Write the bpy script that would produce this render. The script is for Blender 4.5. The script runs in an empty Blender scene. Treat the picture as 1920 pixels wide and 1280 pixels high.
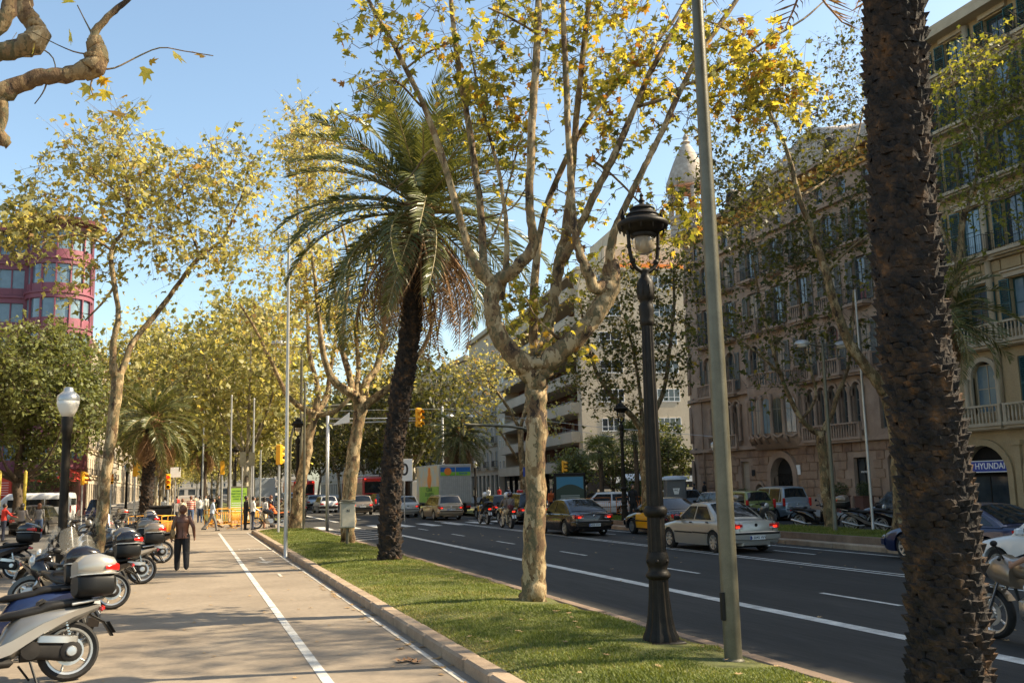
import bpy,bmesh,math,random
import numpy as np
from mathutils import Vector,Matrix
rnd=random.Random(7)
nrs=np.random.RandomState(7)
pi=math.pi
S=bpy.context.scene
COL=S.collection
#  camera, sky, sun, exposure
RM=[[0.94860696,-0.02474361,-0.31548785],[-0.31560959,-0.14686783,-0.93745423],[-0.02313901,0.9888466,-0.14712917]]
CAMH=2.1
cam_d=bpy.data.cameras.new('camera')
cam=bpy.data.objects.new('camera',cam_d)
COL.objects.link(cam)
cam_d.sensor_width=36.0
cam_d.lens=33.75
cam_d.clip_start=0.1
cam_d.clip_end=3000
m4=Matrix(RM).to_4x4()
m4.translation=Vector((0,0,CAMH))
cam.matrix_world=m4
S.camera=cam
SUN_EL,SUN_A=40.0,11.0
world=bpy.data.worlds.new('World')
S.world=world
world.use_nodes=True
wn=world.node_tree
for n_ in list(wn.nodes):
 wn.nodes.remove(n_)
wo=wn.nodes.new('ShaderNodeOutputWorld')
wb=wn.nodes.new('ShaderNodeBackground')
sky=wn.nodes.new('ShaderNodeTexSky')
sky.sky_type='NISHITA'
sky.sun_disc=False
sky.sun_elevation=math.radians(SUN_EL)
sky.sun_rotation=math.radians(90+SUN_A)
sky.altitude=50
sky.air_density=1.0
sky.dust_density=1.6
sky.ozone_density=0.8
wb.inputs['Strength'].default_value=0.112
skt=wn.nodes.new('ShaderNodeMixRGB');skt.blend_type='MULTIPLY';skt.inputs[0].default_value=1.0;skt.inputs[2].default_value=(1.03,1.06,0.98,1)
wn.links.new(sky.outputs[0],skt.inputs[1])
wn.links.new(skt.outputs[0],wb.inputs[0])
wn.links.new(wb.outputs[0],wo.inputs[0])
sd=bpy.data.lights.new('sun','SUN')
sd.energy=5.0
sd.angle=math.radians(0.5)
sd.color=(1.0,0.84,0.60)
sun=bpy.data.objects.new('sun',sd)
COL.objects.link(sun)
_e,_a=math.radians(SUN_EL),math.radians(SUN_A)
sdir=Vector((math.cos(_e)*math.cos(_a),-math.cos(_e)*math.sin(_a),math.sin(_e)))
sun.rotation_euler=(-sdir).to_track_quat('-Z','Y').to_euler()
sun.location=(40,-10,60)
S.view_settings.view_transform='Standard'
S.view_settings.look='None'
S.view_settings.exposure=1.25
S.view_settings.gamma=1.0
S.view_settings.use_curve_mapping=False
_R=np.array(RM)
def at(px,py,Y):
 """world point seen at a pixel of the 1920 x 1280 photograph at street distance Y"""
 d=_R@np.array([(px-960)/1800.0,-(py-640)/1800.0,-1.0])
 d=d*(Y/d[1])
 return Vector((d[0],d[1],d[2]+CAMH))
 #  bookkeeping
def tag(o,label=None,cat=None,group=None,kind=None):
 if label:o['label']=label
 if cat:o['category']=cat
 if group:o['group']=group
 if kind:o['kind']=kind
 return o
def thing(name,label,cat,loc=(0,0,0),rz=0.0,group=None):
 o=bpy.data.objects.new(name,None)
 o.empty_display_size=0.2
 COL.objects.link(o)
 o.location=loc
 o.rotation_euler=(0,0,rz)
 return tag(o,label,cat,group)
def link(name,me,parent=None,loc=None,rot=None,scale=None):
 o=bpy.data.objects.new(name,me)
 COL.objects.link(o)
 if parent is not None:o.parent=parent
 if loc is not None:o.location=loc
 if rot is not None:o.rotation_euler=rot
 if scale is not None:o.scale=scale
 return o
KIDS=None
def kids_of(o):
 return[c for c in bpy.data.objects if c.parent==o]
def dup(root,loc=None,rz=None,label=None,group=None,scale=None,mats=None):
 """a copy of a thing, its parts and its sub-parts (sharing mesh data)"""
 r=root.copy();COL.objects.link(r)
 if loc is not None:r.location=loc
 if rz is not None:r.rotation_euler=(0,0,rz)
 if scale is not None:r.scale=(scale,)*3 if isinstance(scale,(int,float))else scale
 if label:r['label']=label
 if group:r['group']=group
 def rec(src,dst):
  for ch in list(src.children):
   c=ch.copy();COL.objects.link(c);c.parent=dst
   if mats and c.type=='MESH':
    for i_,sl in enumerate(c.material_slots):
     if sl.material and sl.material.name in mats:
      nm_=mats[sl.material.name]
      sl.link='OBJECT'
      sl.material=nm_
   rec(ch,c)
 rec(root,r)
 return r
class MB:
 """collects geometry of one part"""
 def __init__(s):
  s.v=[];s.f=[];s.m=[];s.cur=0
 def face(s,pts,mi=None):
  n=len(s.v)
  s.v.extend([tuple(p)for p in pts])
  s.f.append(tuple(range(n,n+len(pts))));s.m.append(s.cur if mi is None else mi)
 def add(s,vs,fs,mi=None):
  n=len(s.v)
  s.v.extend([tuple(p)for p in vs])
  for f in fs:
   s.f.append(tuple(i+n for i in f));s.m.append(s.cur if mi is None else mi)
 def box(s,x0,x1,y0,y1,z0,z1,mi=None):
  vs=[(x0,y0,z0),(x1,y0,z0),(x1,y1,z0),(x0,y1,z0),(x0,y0,z1),(x1,y0,z1),(x1,y1,z1),(x0,y1,z1)]
  s.add(vs,[(0,3,2,1),(4,5,6,7),(0,1,5,4),(1,2,6,5),(2,3,7,6),(3,0,4,7)],mi)
 def cbox(s,c,size,mi=None,rz=0,rx=0,ry=0,b=0.0):
  """box by centre and size, optional rotation and chamfer"""
  hx,hy,hz=size[0]/2,size[1]/2,size[2]/2
  M=Matrix.Translation(c)@Matrix.Rotation(rz,4,'Z')@Matrix.Rotation(ry,4,'Y')@Matrix.Rotation(rx,4,'X')
  if b>0:
   vs=[]
   for zz,k in((-hz,1),(-hz+b,0),(hz-b,0),(hz,1)):
    ax,ay=hx-b*k,hy-b*k
    for(px,py)in((-ax,-ay+b),(-ax+b,-ay),(ax-b,-ay),(ax,-ay+b),(ax,ay-b),(ax-b,ay),(-ax+b,ay),(-ax,ay-b)):
     vs.append(M@Vector((px,py,zz)))
   fs=[tuple(reversed(range(8))),tuple(range(24,32))]
   for r_ in range(3):
    for i in range(8):
     j=(i+1)%8
     fs.append((r_*8+i,r_*8+j,r_*8+8+j,r_*8+8+i))
   s.add(vs,fs,mi)
  else:
   vs=[M@Vector(p)for p in((-hx,-hy,-hz),(hx,-hy,-hz),(hx,hy,-hz),(-hx,hy,-hz),(-hx,-hy,hz),(hx,-hy,hz),(hx,hy,hz),(-hx,hy,hz))]
   s.add(vs,[(0,3,2,1),(4,5,6,7),(0,1,5,4),(1,2,6,5),(2,3,7,6),(3,0,4,7)],mi)
 def tube(s,pts,rad,n=8,mi=None,cap=True,bump=0.0,squash=1.0):
  pts=[Vector(p)for p in pts]
  if isinstance(rad,(int,float)):rad=[rad]*len(pts)
  base=len(s.v)
  t0=(pts[1]-pts[0]).normalized()
  up=Vector((0,0,1))if abs(t0.z)<0.9 else Vector((1,0,0))
  nx=t0.cross(up).normalized();ny=nx.cross(t0).normalized()
  for i,p in enumerate(pts):
   if i==0:t=t0
   elif i==len(pts)-1:t=(pts[i]-pts[i-1]).normalized()
   else:t=((pts[i+1]-p).normalized()+(p-pts[i-1]).normalized())
   if t.length<1e-6:t=t0
   t.normalize()
   nx=(nx-t*nx.dot(t))
   if nx.length<1e-5:nx=t.orthogonal()
   nx.normalize();ny=t.cross(nx)
   for k in range(n):
    a=2*pi*k/n
    r=rad[i]*(1+(rnd.uniform(-bump,bump)if bump else 0))
    q=p+nx*(math.cos(a)*r)+ny*(math.sin(a)*r*squash)
    s.v.append((q.x,q.y,q.z))
  mi=s.cur if mi is None else mi
  for i in range(len(pts)-1):
   for k in range(n):
    a=base+i*n+k;b=base+i*n+(k+1)%n
    s.f.append((a,b,b+n,a+n));s.m.append(mi)
  if cap:
   s.f.append(tuple(base+n-1-k for k in range(n)));s.m.append(mi)
   e=base+(len(pts)-1)*n
   s.f.append(tuple(e+k for k in range(n)));s.m.append(mi)
 def lathe(s,prof,n=24,c=(0,0,0),mi=None,flute=0.0,nfl=12,axis='Z',caps=True):
  """prof = list of (r, z)"""
  base=len(s.v);cx,cy,cz=c
  for(r,z)in prof:
   for k in range(n):
    a=2*pi*k/n
    rr=r*(1-flute*(0.5-0.5*math.cos(nfl*a)))if flute else r
    x,y=rr*math.cos(a),rr*math.sin(a)
    if axis=='Z':s.v.append((cx+x,cy+y,cz+z))
    elif axis=='Y':s.v.append((cx+x,cy+z,cz+y))
    else:s.v.append((cx+z,cy+x,cz+y))
  mi=s.cur if mi is None else mi
  for i in range(len(prof)-1):
   for k in range(n):
    a=base+i*n+k;b=base+i*n+(k+1)%n
    s.f.append((a,b,b+n,a+n));s.m.append(mi)
  if caps and prof[0][0]>1e-4:
   s.f.append(tuple(base+n-1-k for k in range(n)));s.m.append(mi)
  if caps and prof[-1][0]>1e-4:
   e=base+(len(prof)-1)*n
   s.f.append(tuple(e+k for k in range(n)));s.m.append(mi)
 def prism(s,poly,z0,z1,mi=None,plane='XY',off=0):
  """extrude a polygon: plane XY -> along z, YZ -> along x, XZ -> along y"""
  n=len(poly)
  def P(a,b,h):
   return(a,b,h)if plane=='XY' else((h,a,b)if plane=='YZ' else(a,h,b))
  vs=[P(a,b,z0)for a,b in poly]+[P(a,b,z1)for a,b in poly]
  fs=[tuple(reversed(range(n))),tuple(range(n,2*n))]
  for i in range(n):
   j=(i+1)%n
   fs.append((i,j,n+j,n+i))
  s.add(vs,fs,mi)
 def ball(s,c,r,n=12,mi=None,sz=1.0,sx=1.0,sy=1.0):
  m=n//2
  prof=[(r*math.sin(pi*i/m),-r*math.cos(pi*i/m)*sz)for i in range(m+1)]
  prof[0]=(1e-5,prof[0][1]);prof[-1]=(1e-5,prof[-1][1])
  b=len(s.v)
  s.lathe(prof,n,(0,0,0),mi)
  for i in range(b,len(s.v)):
   x,y,z=s.v[i]
   s.v[i]=(c[0]+x*sx,c[1]+y*sy,c[2]+z)
 def mesh(s,name,mats,smooth=False,angle=None):
  me=bpy.data.meshes.new(name)
  me.from_pydata(s.v,[],s.f)
  if not isinstance(mats,(list,tuple)):mats=[mats]
  for m_ in mats:me.materials.append(m_)
  if len(mats)>1:me.polygons.foreach_set('material_index',s.m)
  if smooth:me.polygons.foreach_set('use_smooth',[True]*len(me.polygons))
  me.update()
  if smooth and angle:
   try:me.set_sharp_from_angle(angle=math.radians(angle))
   except Exception:pass
  return me
 def fixn(s):return s
 def build(s,name,mats,parent=None,smooth=False,angle=None,loc=None,rot=None,fix=False,bevel=0.0):
  me=s.mesh(name,mats,smooth,angle)
  if fix or bevel:
   bm=bmesh.new();bm.from_mesh(me)
   bmesh.ops.remove_doubles(bm,verts=bm.verts,dist=1e-4)
   bmesh.ops.recalc_face_normals(bm,faces=bm.faces)
   if bevel:
    es=[e for e in bm.edges if len(e.link_faces)==2 and e.calc_face_angle(0)>math.radians(35)]
    bmesh.ops.bevel(bm,geom=es,offset=bevel,segments=2,affect='EDGES',profile=0.6)
   bm.to_mesh(me);bm.free()
  return link(name,me,parent,loc,rot)
def cat(pts,sub=4):
 """Catmull-Rom through points (each a tuple of any length)"""
 P=[np.array(p,float)for p in pts]
 P=[2*P[0]-P[1]]+P+[2*P[-1]-P[-2]]
 out=[]
 for i in range(1,len(P)-2):
  for k in range(sub):
   t=k/sub
   a,b,c,d=P[i-1],P[i],P[i+1],P[i+2]
   out.append(0.5*(2*b+(c-a)*t+(2*a-5*b+4*c-d)*t*t+(3*b-a-3*c+d)*t**3))
 out.append(P[-2])
 return out
 #  materials
def _new(name):
 m=bpy.data.materials.new(name);m.use_nodes=True
 nt=m.node_tree
 b=nt.nodes.get('Principled BSDF')
 return m,nt,b
def _noise(nt,scale,detail=4,rough=0.55,coord=None,dist=0.0):
 n=nt.nodes.new('ShaderNodeTexNoise')
 n.inputs['Scale'].default_value=scale
 n.inputs['Detail'].default_value=detail
 n.inputs['Roughness'].default_value=rough
 n.inputs['Distortion'].default_value=dist
 if coord is not None:nt.links.new(coord,n.inputs['Vector'])
 return n
def _ramp(nt,fac,stops,interp='LINEAR'):
 r=nt.nodes.new('ShaderNodeValToRGB')
 r.color_ramp.interpolation=interp
 el=r.color_ramp.elements
 while len(el)<len(stops):el.new(0.5)
 for e,(p,c)in zip(el,stops):
  e.position=p;e.color=(c[0],c[1],c[2],1)
 nt.links.new(fac,r.inputs[0])
 return r
def mat(name,c,c2=None,rough=0.7,metal=0.0,scale=3.0,stops=None,bump=0.0,bscale=30.0,detail=5,stretch=None,spec=None,alpha=None,trans=0.0,emit=None,estr=0.0,coat=0.0,bdist=0.02,fine=0.0,rvar=0.0,ior=None,world=False):
 m,nt,b=_new(name)
 b.inputs['Base Color'].default_value=(c[0],c[1],c[2],1)
 b.inputs['Roughness'].default_value=rough
 b.inputs['Metallic'].default_value=metal
 if spec is not None:b.inputs['Specular IOR Level'].default_value=spec
 if trans:b.inputs['Transmission Weight'].default_value=trans
 if ior:b.inputs['IOR'].default_value=ior
 if coat:b.inputs['Coat Weight'].default_value=coat;b.inputs['Coat Roughness'].default_value=0.05
 if emit:b.inputs['Emission Color'].default_value=(*emit,1);b.inputs['Emission Strength'].default_value=estr
 if alpha is not None:b.inputs['Alpha'].default_value=alpha
 tc=nt.nodes.new('ShaderNodeTexCoord')
 co=tc.outputs['Object']
 if world:
  g=nt.nodes.new('ShaderNodeNewGeometry');co=g.outputs['Position']
 if stretch:
  mp=nt.nodes.new('ShaderNodeMapping');mp.inputs['Scale'].default_value=stretch
  nt.links.new(co,mp.inputs[0]);co=mp.outputs[0]
 if c2 is not None or stops:
  n=_noise(nt,scale,detail,0.6,co)
  st=stops or[(0.32,c),(0.68,c2)]
  r=_ramp(nt,n.outputs['Fac'],st)
  out=r.outputs[0]
  if fine:
   n2=_noise(nt,scale*18,3,0.7,co)
   mx=nt.nodes.new('ShaderNodeMixRGB');mx.blend_type='OVERLAY';mx.inputs[0].default_value=fine
   nt.links.new(out,mx.inputs[1]);nt.links.new(n2.outputs['Fac'],mx.inputs[2]);out=mx.outputs[0]
  nt.links.new(out,b.inputs['Base Color'])
  if rvar:
   mr=nt.nodes.new('ShaderNodeMapRange')
   mr.inputs[3].default_value=rough-rvar;mr.inputs[4].default_value=rough+rvar
   nt.links.new(n.outputs['Fac'],mr.inputs[0]);nt.links.new(mr.outputs[0],b.inputs['Roughness'])
 if bump:
  n3=_noise(nt,bscale,5,0.65,co)
  bp=nt.nodes.new('ShaderNodeBump');bp.inputs['Strength'].default_value=bump;bp.inputs['Distance'].default_value=bdist
  nt.links.new(n3.outputs['Fac'],bp.inputs['Height']);nt.links.new(bp.outputs[0],b.inputs['Normal'])
 return m
def leaf_mat(name,stops,trans=0.35,rough=0.5):
 """thin leaf: diffuse + translucent, colour from the per-leaf 'tint' attribute"""
 m,nt,b=_new(name)
 nt.nodes.remove(b)
 out=nt.nodes.get('Material Output')
 at_=nt.nodes.new('ShaderNodeAttribute');at_.attribute_name='tint'
 r=_ramp(nt,at_.outputs['Fac'],stops)
 d=nt.nodes.new('ShaderNodeBsdfPrincipled');d.inputs['Roughness'].default_value=rough
 d.inputs['Specular IOR Level'].default_value=0.35
 t=nt.nodes.new('ShaderNodeBsdfTranslucent')
 g=nt.nodes.new('ShaderNodeMixRGB');g.blend_type='MULTIPLY';g.inputs[0].default_value=1.0;g.inputs[2].default_value=(1.5,1.36,0.66,1)
 mx=nt.nodes.new('ShaderNodeMixShader');mx.inputs[0].default_value=trans
 nt.links.new(r.outputs[0],d.inputs['Base Color']);nt.links.new(r.outputs[0],g.inputs[1]);nt.links.new(g.outputs[0],t.inputs[0])
 nt.links.new(d.outputs[0],mx.inputs[1]);nt.links.new(t.outputs[0],mx.inputs[2]);nt.links.new(mx.outputs[0],out.inputs[0])
 return m
def bark_mat(name,cols,scale=5.0,bump=0.6):
 m,nt,b=_new(name)
 b.inputs['Roughness'].default_value=0.85
 g=nt.nodes.new('ShaderNodeNewGeometry')
 mp=nt.nodes.new('ShaderNodeMapping');mp.inputs['Scale'].default_value=(1,1,0.55)
 nt.links.new(g.outputs['Position'],mp.inputs[0])
 v=nt.nodes.new('ShaderNodeTexVoronoi');v.inputs['Scale'].default_value=scale*1.8
 n0=_noise(nt,scale*2.2,3,0.6,mp.outputs[0])
 mix=nt.nodes.new('ShaderNodeMixRGB');mix.inputs[0].default_value=0.22
 nt.links.new(mp.outputs[0],mix.inputs[1]);nt.links.new(n0.outputs['Color'],mix.inputs[2])
 nt.links.new(mix.outputs[0],v.inputs['Vector'])
 n1=_noise(nt,scale,5,0.65,mp.outputs[0],0.6)
 ad=nt.nodes.new('ShaderNodeMath');ad.operation='MULTIPLY_ADD';ad.inputs[1].default_value=0.34
 sp=nt.nodes.new('ShaderNodeSeparateColor');nt.links.new(v.outputs['Color'],sp.inputs[0])
 nt.links.new(sp.outputs[0],ad.inputs[0])
 ml=nt.nodes.new('ShaderNodeMath');ml.operation='MULTIPLY';ml.inputs[1].default_value=0.66
 nt.links.new(n1.outputs['Fac'],ml.inputs[0]);nt.links.new(ml.outputs[0],ad.inputs[2])
 k=len(cols)
 st=[]
 for i,c in enumerate(cols):
  a=0.26+0.44*i/k
  if i:st.append((a,c))
  if i<k-1:st.append((a+0.44/k*0.72,c))
 r=_ramp(nt,ad.outputs[0],st)
 nt.links.new(r.outputs[0],b.inputs['Base Color'])
 n2=_noise(nt,40,5,0.7,mp.outputs[0])
 a2=nt.nodes.new('ShaderNodeMath');a2.operation='ADD'
 nt.links.new(ad.outputs[0],a2.inputs[0]);nt.links.new(n2.outputs['Fac'],a2.inputs[1])
 bp=nt.nodes.new('ShaderNodeBump');bp.inputs['Strength'].default_value=bump;bp.inputs['Distance'].default_value=0.03
 nt.links.new(a2.outputs[0],bp.inputs['Height']);nt.links.new(bp.outputs[0],b.inputs['Normal'])
 return m
M={}
M['prom']=mat('promenade_paving',(0.195,0.155,0.112),(0.285,0.232,0.172),rough=0.85,scale=0.55,detail=8,fine=0.35,bump=0.25,bscale=60,bdist=0.006,world=True)
M['road']=mat('asphalt',(0.026,0.0245,0.022),(0.052,0.049,0.044),rough=0.84,spec=.22,scale=0.42,detail=9,stretch=(1.9,0.10,1),fine=0.65,bump=0.4,bscale=90,bdist=0.006,rvar=0.07,world=True)
M['ground']=mat('ground',(0.11,0.10,0.09),(0.15,0.14,0.12),rough=0.9,scale=0.3,world=True)
M['side']=mat('side_asphalt',(0.085,0.08,0.075),(0.13,0.122,0.11),rough=0.85,scale=0.4,detail=7,fine=0.4,world=True)
M['pave']=mat('pavement_tiles',(0.25,0.23,0.20),(0.33,0.30,0.26),rough=0.85,scale=0.8,fine=0.3,world=True)
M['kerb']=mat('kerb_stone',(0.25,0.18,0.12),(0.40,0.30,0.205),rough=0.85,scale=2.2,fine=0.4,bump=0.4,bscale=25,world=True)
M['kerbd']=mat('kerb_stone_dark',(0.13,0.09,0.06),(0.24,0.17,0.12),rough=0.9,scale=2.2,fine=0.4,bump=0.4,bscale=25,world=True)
M['gutter']=mat('gutter',(0.19,0.155,0.12),(0.25,0.205,0.16),rough=0.9,scale=1.5,fine=0.4,world=True)
M['line']=mat('road_paint',(0.34,0.325,0.295),(0.72,0.70,0.64),rough=0.7,scale=3.5,detail=9,fine=0.7,world=True)
M['lineworn']=mat('worn_paint',(0.33,0.29,0.235),(0.60,0.56,0.49),rough=0.8,scale=6,detail=8,fine=0.6,world=True)
M['soil']=mat('lawn_soil',(0.075,0.085,0.02),(0.12,0.125,0.032),rough=0.95,scale=1.6,detail=7,fine=0.4,bump=0.6,bscale=30,world=True)
M['blade']=leaf_mat('grass_blade',[(0,(0.07,0.095,0.016)),(0.45,(0.135,0.175,0.03)),(0.8,(0.22,0.24,0.055)),(1,(0.32,0.27,0.11))],0.3,0.6)
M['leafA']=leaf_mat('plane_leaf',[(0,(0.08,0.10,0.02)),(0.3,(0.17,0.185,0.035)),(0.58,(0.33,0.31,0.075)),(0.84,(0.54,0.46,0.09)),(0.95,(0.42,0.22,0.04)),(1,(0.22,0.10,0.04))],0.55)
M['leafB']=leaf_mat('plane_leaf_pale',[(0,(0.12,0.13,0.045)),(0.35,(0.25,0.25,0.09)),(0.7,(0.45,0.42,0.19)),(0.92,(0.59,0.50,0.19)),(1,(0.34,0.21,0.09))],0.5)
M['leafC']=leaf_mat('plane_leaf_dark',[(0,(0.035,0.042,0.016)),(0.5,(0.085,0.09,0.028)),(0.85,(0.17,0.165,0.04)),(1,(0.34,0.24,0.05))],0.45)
M['leafG']=leaf_mat('green_leaf',[(0,(0.045,0.055,0.02)),(0.5,(0.105,0.125,0.042)),(1,(0.21,0.23,0.08))],0.35)
M['frond']=leaf_mat('palm_leaflet',[(0,(0.045,0.058,0.02)),(0.5,(0.105,0.12,0.04)),(1,(0.30,0.285,0.11))],0.25,0.38)
M['dead']=leaf_mat('dead_palm_leaflet',[(0,(0.10,0.055,0.025)),(0.6,(0.27,0.16,0.075)),(1,(0.45,0.31,0.16))],0.2,0.8)
M['rachis']=mat('palm_rachis',(0.20,0.17,0.06),(0.30,0.22,0.09),rough=0.6)
M['deadr']=mat('dead_rachis',(0.22,0.11,0.05),(0.34,0.20,0.10),rough=0.8)
M['bark']=bark_mat('plane_bark',[(0.035,0.020,0.010),(0.12,0.07,0.032),(0.22,0.14,0.062),(0.12,0.098,0.046),(0.27,0.185,0.088),(0.40,0.30,0.165)],5.2)
M['barkfar']=bark_mat('plane_bark_far',[(0.09,0.07,0.05),(0.20,0.165,0.11),(0.30,0.26,0.18),(0.42,0.37,0.27)],2.5)
M['barkd']=mat('dark_bark',(0.05,0.035,0.022),(0.12,0.085,0.055),rough=0.9,scale=8,bump=0.8,bscale=20,world=True)
M['twig']=mat('twig',(0.07,0.045,0.03),(0.14,0.10,0.06),rough=0.85,scale=4,world=True)
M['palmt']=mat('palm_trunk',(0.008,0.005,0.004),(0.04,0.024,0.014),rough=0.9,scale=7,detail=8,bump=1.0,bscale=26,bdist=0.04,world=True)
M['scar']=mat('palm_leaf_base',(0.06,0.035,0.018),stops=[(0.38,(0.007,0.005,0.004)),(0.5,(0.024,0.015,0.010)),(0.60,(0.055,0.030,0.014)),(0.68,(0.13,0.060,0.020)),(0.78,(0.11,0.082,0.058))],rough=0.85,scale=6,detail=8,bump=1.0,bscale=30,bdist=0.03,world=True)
M['iron']=mat('cast_iron',(0.009,0.007,0.0055),(0.02,0.016,0.011),rough=0.5,spec=.2,scale=9,bump=0.15,bscale=40)
M['pole']=mat('grey_painted_steel',(0.10,0.092,0.062),(0.15,0.138,0.095),rough=0.38,metal=0.25,scale=4,fine=0.3,bump=0.12,bscale=70)
M['polel']=mat('galvanised_steel',(0.42,0.42,0.41),(0.52,0.52,0.50),rough=0.4,metal=0.6,scale=4)
M['glass']=mat('glass',(0.03,0.035,0.04),rough=0.05,spec=0.8,coat=0.3)
M['lampglass']=mat('lamp_glass',(0.50,0.40,0.28),rough=0.12,trans=0.55,ior=1.3)
M['white']=mat('white_paint',(0.75,0.74,0.71),(0.82,0.81,0.78),rough=0.45,scale=2)
M['black']=mat('black_plastic',(0.008,0.008,0.008),rough=0.5,spec=.3)
M['blackm']=mat('black_matte',(0.013,0.012,0.011),(0.024,0.021,0.019),rough=0.75,spec=.25,scale=6)
M['rubber']=mat('rubber',(0.010,0.0095,0.009),(0.02,0.018,0.017),rough=0.85,scale=20)
M['chrome']=mat('chrome',(0.62,0.62,0.62),rough=0.15,metal=1.0)
M['alu']=mat('aluminium',(0.55,0.54,0.52),rough=0.35,metal=0.9)
M['yel']=mat('signal_yellow',(0.75,0.36,0.01),rough=0.4)
M['baryel']=mat('barrier_yellow',(0.78,0.33,0.02),(0.85,0.42,0.05),rough=0.5,scale=8)
M['orange']=mat('orange_paint',(0.70,0.20,0.02),rough=0.5)
M['red']=mat('red_lens',(0.55,0.02,0.015),rough=0.15,coat=0.6)
M['redlit']=mat('red_lens_lit',(0.8,0.05,0.02),rough=0.2,emit=(1.0,0.03,0.012),estr=.7)
M['amber']=mat('amber_lens',(0.7,0.25,0.03),rough=0.2)
M['blue']=mat('blue_plate',(0.02,0.05,0.30),rough=0.4)
M['plate']=mat('number_plate',(0.72,0.72,0.70),rough=0.4)
M['ink']=mat('black_ink',(0.015,0.015,0.02),rough=0.6)
M['skin']=mat('skin',(0.36,0.19,0.12),(0.42,0.23,0.15),rough=0.55,scale=8)
M['skind']=mat('skin_dark',(0.16,0.08,0.05),(0.20,0.105,0.065),rough=0.55,scale=8)
def text_mesh(txt,size,depth=0.004,bold=True):
 cu=bpy.data.curves.new('lettering','FONT')
 cu.body=txt;cu.size=size;cu.extrude=depth;cu.align_x='CENTER';cu.align_y='CENTER'
 if bold:cu.offset=size*0.012
 o=bpy.data.objects.new('lettering',cu);COL.objects.link(o)
 dg=bpy.context.evaluated_depsgraph_get()
 me=bpy.data.meshes.new_from_object(o.evaluated_get(dg))
 bpy.data.objects.remove(o);bpy.data.curves.remove(cu)
 return me
def lettering(txt,size,material,parent,loc,rot,name='lettering',depth=0.004,bold=True,sx=1.0):
 me=text_mesh(txt,size,depth,bold);me.materials.clear();me.materials.append(material)
 return link(name,me,parent,loc,rot,(sx,1,1))
 #  the ground, roads and kerbs
def sheet(name,x0,x1,y0,y1,z,m,kind='structure',step=None):
 mb=MB()
 ny=max(1,int((y1-y0)/step))if step else 1
 for i in range(ny):
  a=y0+(y1-y0)*i/ny;b=y0+(y1-y0)*(i+1)/ny
  mb.face([(x0,a,z),(x1,a,z),(x1,b,z),(x0,b,z)])
 o=mb.build(name,m)
 return tag(o,kind=kind)
sheet('ground',-1500,1500,-300,2600,-0.06,M['ground'])
sheet('road',6.22,18.3,-40,1200,0.0,M['road'])
sheet('promenade',-4.6,3.05,-40,1200,0.0,M['prom'])
sheet('side_road',-12.2,-4.6,-40,700,-0.012,M['side'])
sheet('service_road',22.75,30.5,-40,700,0.0,M['road'])
sheet('cross_street',-60,-12.2,72,92,-0.03,M['side'])
sheet('cross_street',30.5,90,70,88,-0.02,M['road'])
mb=MB();mb.box(-13.2,-12.2,-40,72,-0.02,0.12);mb.box(-40,-12.2,92,700,-0.02,0.12)
tag(mb.build('pavement',M['pave']),kind='structure')
mb=MB();mb.box(30.5,37.0,-40,70,-0.02,0.13);mb.box(30.5,60.0,88,700,-0.02,0.13)
tag(mb.build('pavement',M['pave']),kind='structure')
sheet('crossing',3.05,6.22,50.6,64,0.0,M['prom'])
def stripes(name,segs,z,m):
 mb=MB()
 for(x0,x1,y0,y1)in segs:
  mb.face([(x0,y0,z),(x1,y0,z),(x1,y1,z),(x0,y1,z)])
 return tag(mb.build(name,m),kind='structure')
stripes('cycle_lane_line',[(1.44,1.56,-20,51.5),(1.44,1.56,66,400)],0.006,M['line'])
stripes('cycle_lane_edge',[(2.84,2.92,-20,27.9),(2.80,2.87,27.9,51.0)],0.006,M['lineworn'])
stripes('gutter_strip',[(2.93,3.02,-20,51)],0.004,M['gutter'])
stripes('solid_line',[(8.80,9.06,-40,46),(8.80,9.06,62,400)],0.006,M['line'])
stripes('double_line',[(14.22,14.32,-40,58),(14.48,14.58,-40,58),(14.22,14.32,66,400)],0.006,M['line'])
stripes('edge_line',[(17.55,17.66,-40,60)],0.006,M['line'])
dash=[]
for k in range(-4,40):
 y=21.8+k*6.6
 if 56<y<66:continue
 dash+=[(11.0,11.11,y-1.9,y+0.2),(16.95-0.6,16.45,y+1.2,y+3.2)]
stripes('lane_dash',dash,0.006,M['line'])
cross=[]
for k in range(8):
 cross.append((6.6+k*1.45,7.2+k*1.45,51.0,55.0))
stripes('zebra_crossing',cross,0.006,M['line'])
mb=MB()
for k in range(7):
 y=39.5+k*1.7
 mb.face([(6.5,y,0.0065),(6.5,y+0.35,0.0065),(8.6,y+1.9,0.0065),(8.6,y+1.55,0.0065)])
tag(mb.build('hatched_marking',M['lineworn']),kind='structure')
mb=MB()
def ringm(cx,cy,r,w,z=0.0075):
 for k in range(16):
  a,b=2*pi*k/16,2*pi*(k+1)/16
  mb.face([(cx+math.cos(a)*r,cy+math.sin(a)*r*1.8,z),(cx+math.cos(b)*r,cy+math.sin(b)*r*1.8,z),(cx+math.cos(b)*(r-w),cy+math.sin(b)*(r-w)*1.8,z),(cx+math.cos(a)*(r-w),cy+math.sin(a)*(r-w)*1.8,z)])
def barm(x0,y0,x1,y1,w,z=0.0075):
 d=Vector((x1-x0,y1-y0,0));n=Vector((-d.y,d.x,0)).normalized()*w/2
 mb.face([(x0+n.x,y0+n.y,z),(x0-n.x,y0-n.y,z),(x1-n.x,y1-n.y,z),(x1+n.x,y1+n.y,z)])
ringm(1.95,36.6,0.22,0.05);ringm(2.5,36.6,0.22,0.05)
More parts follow.
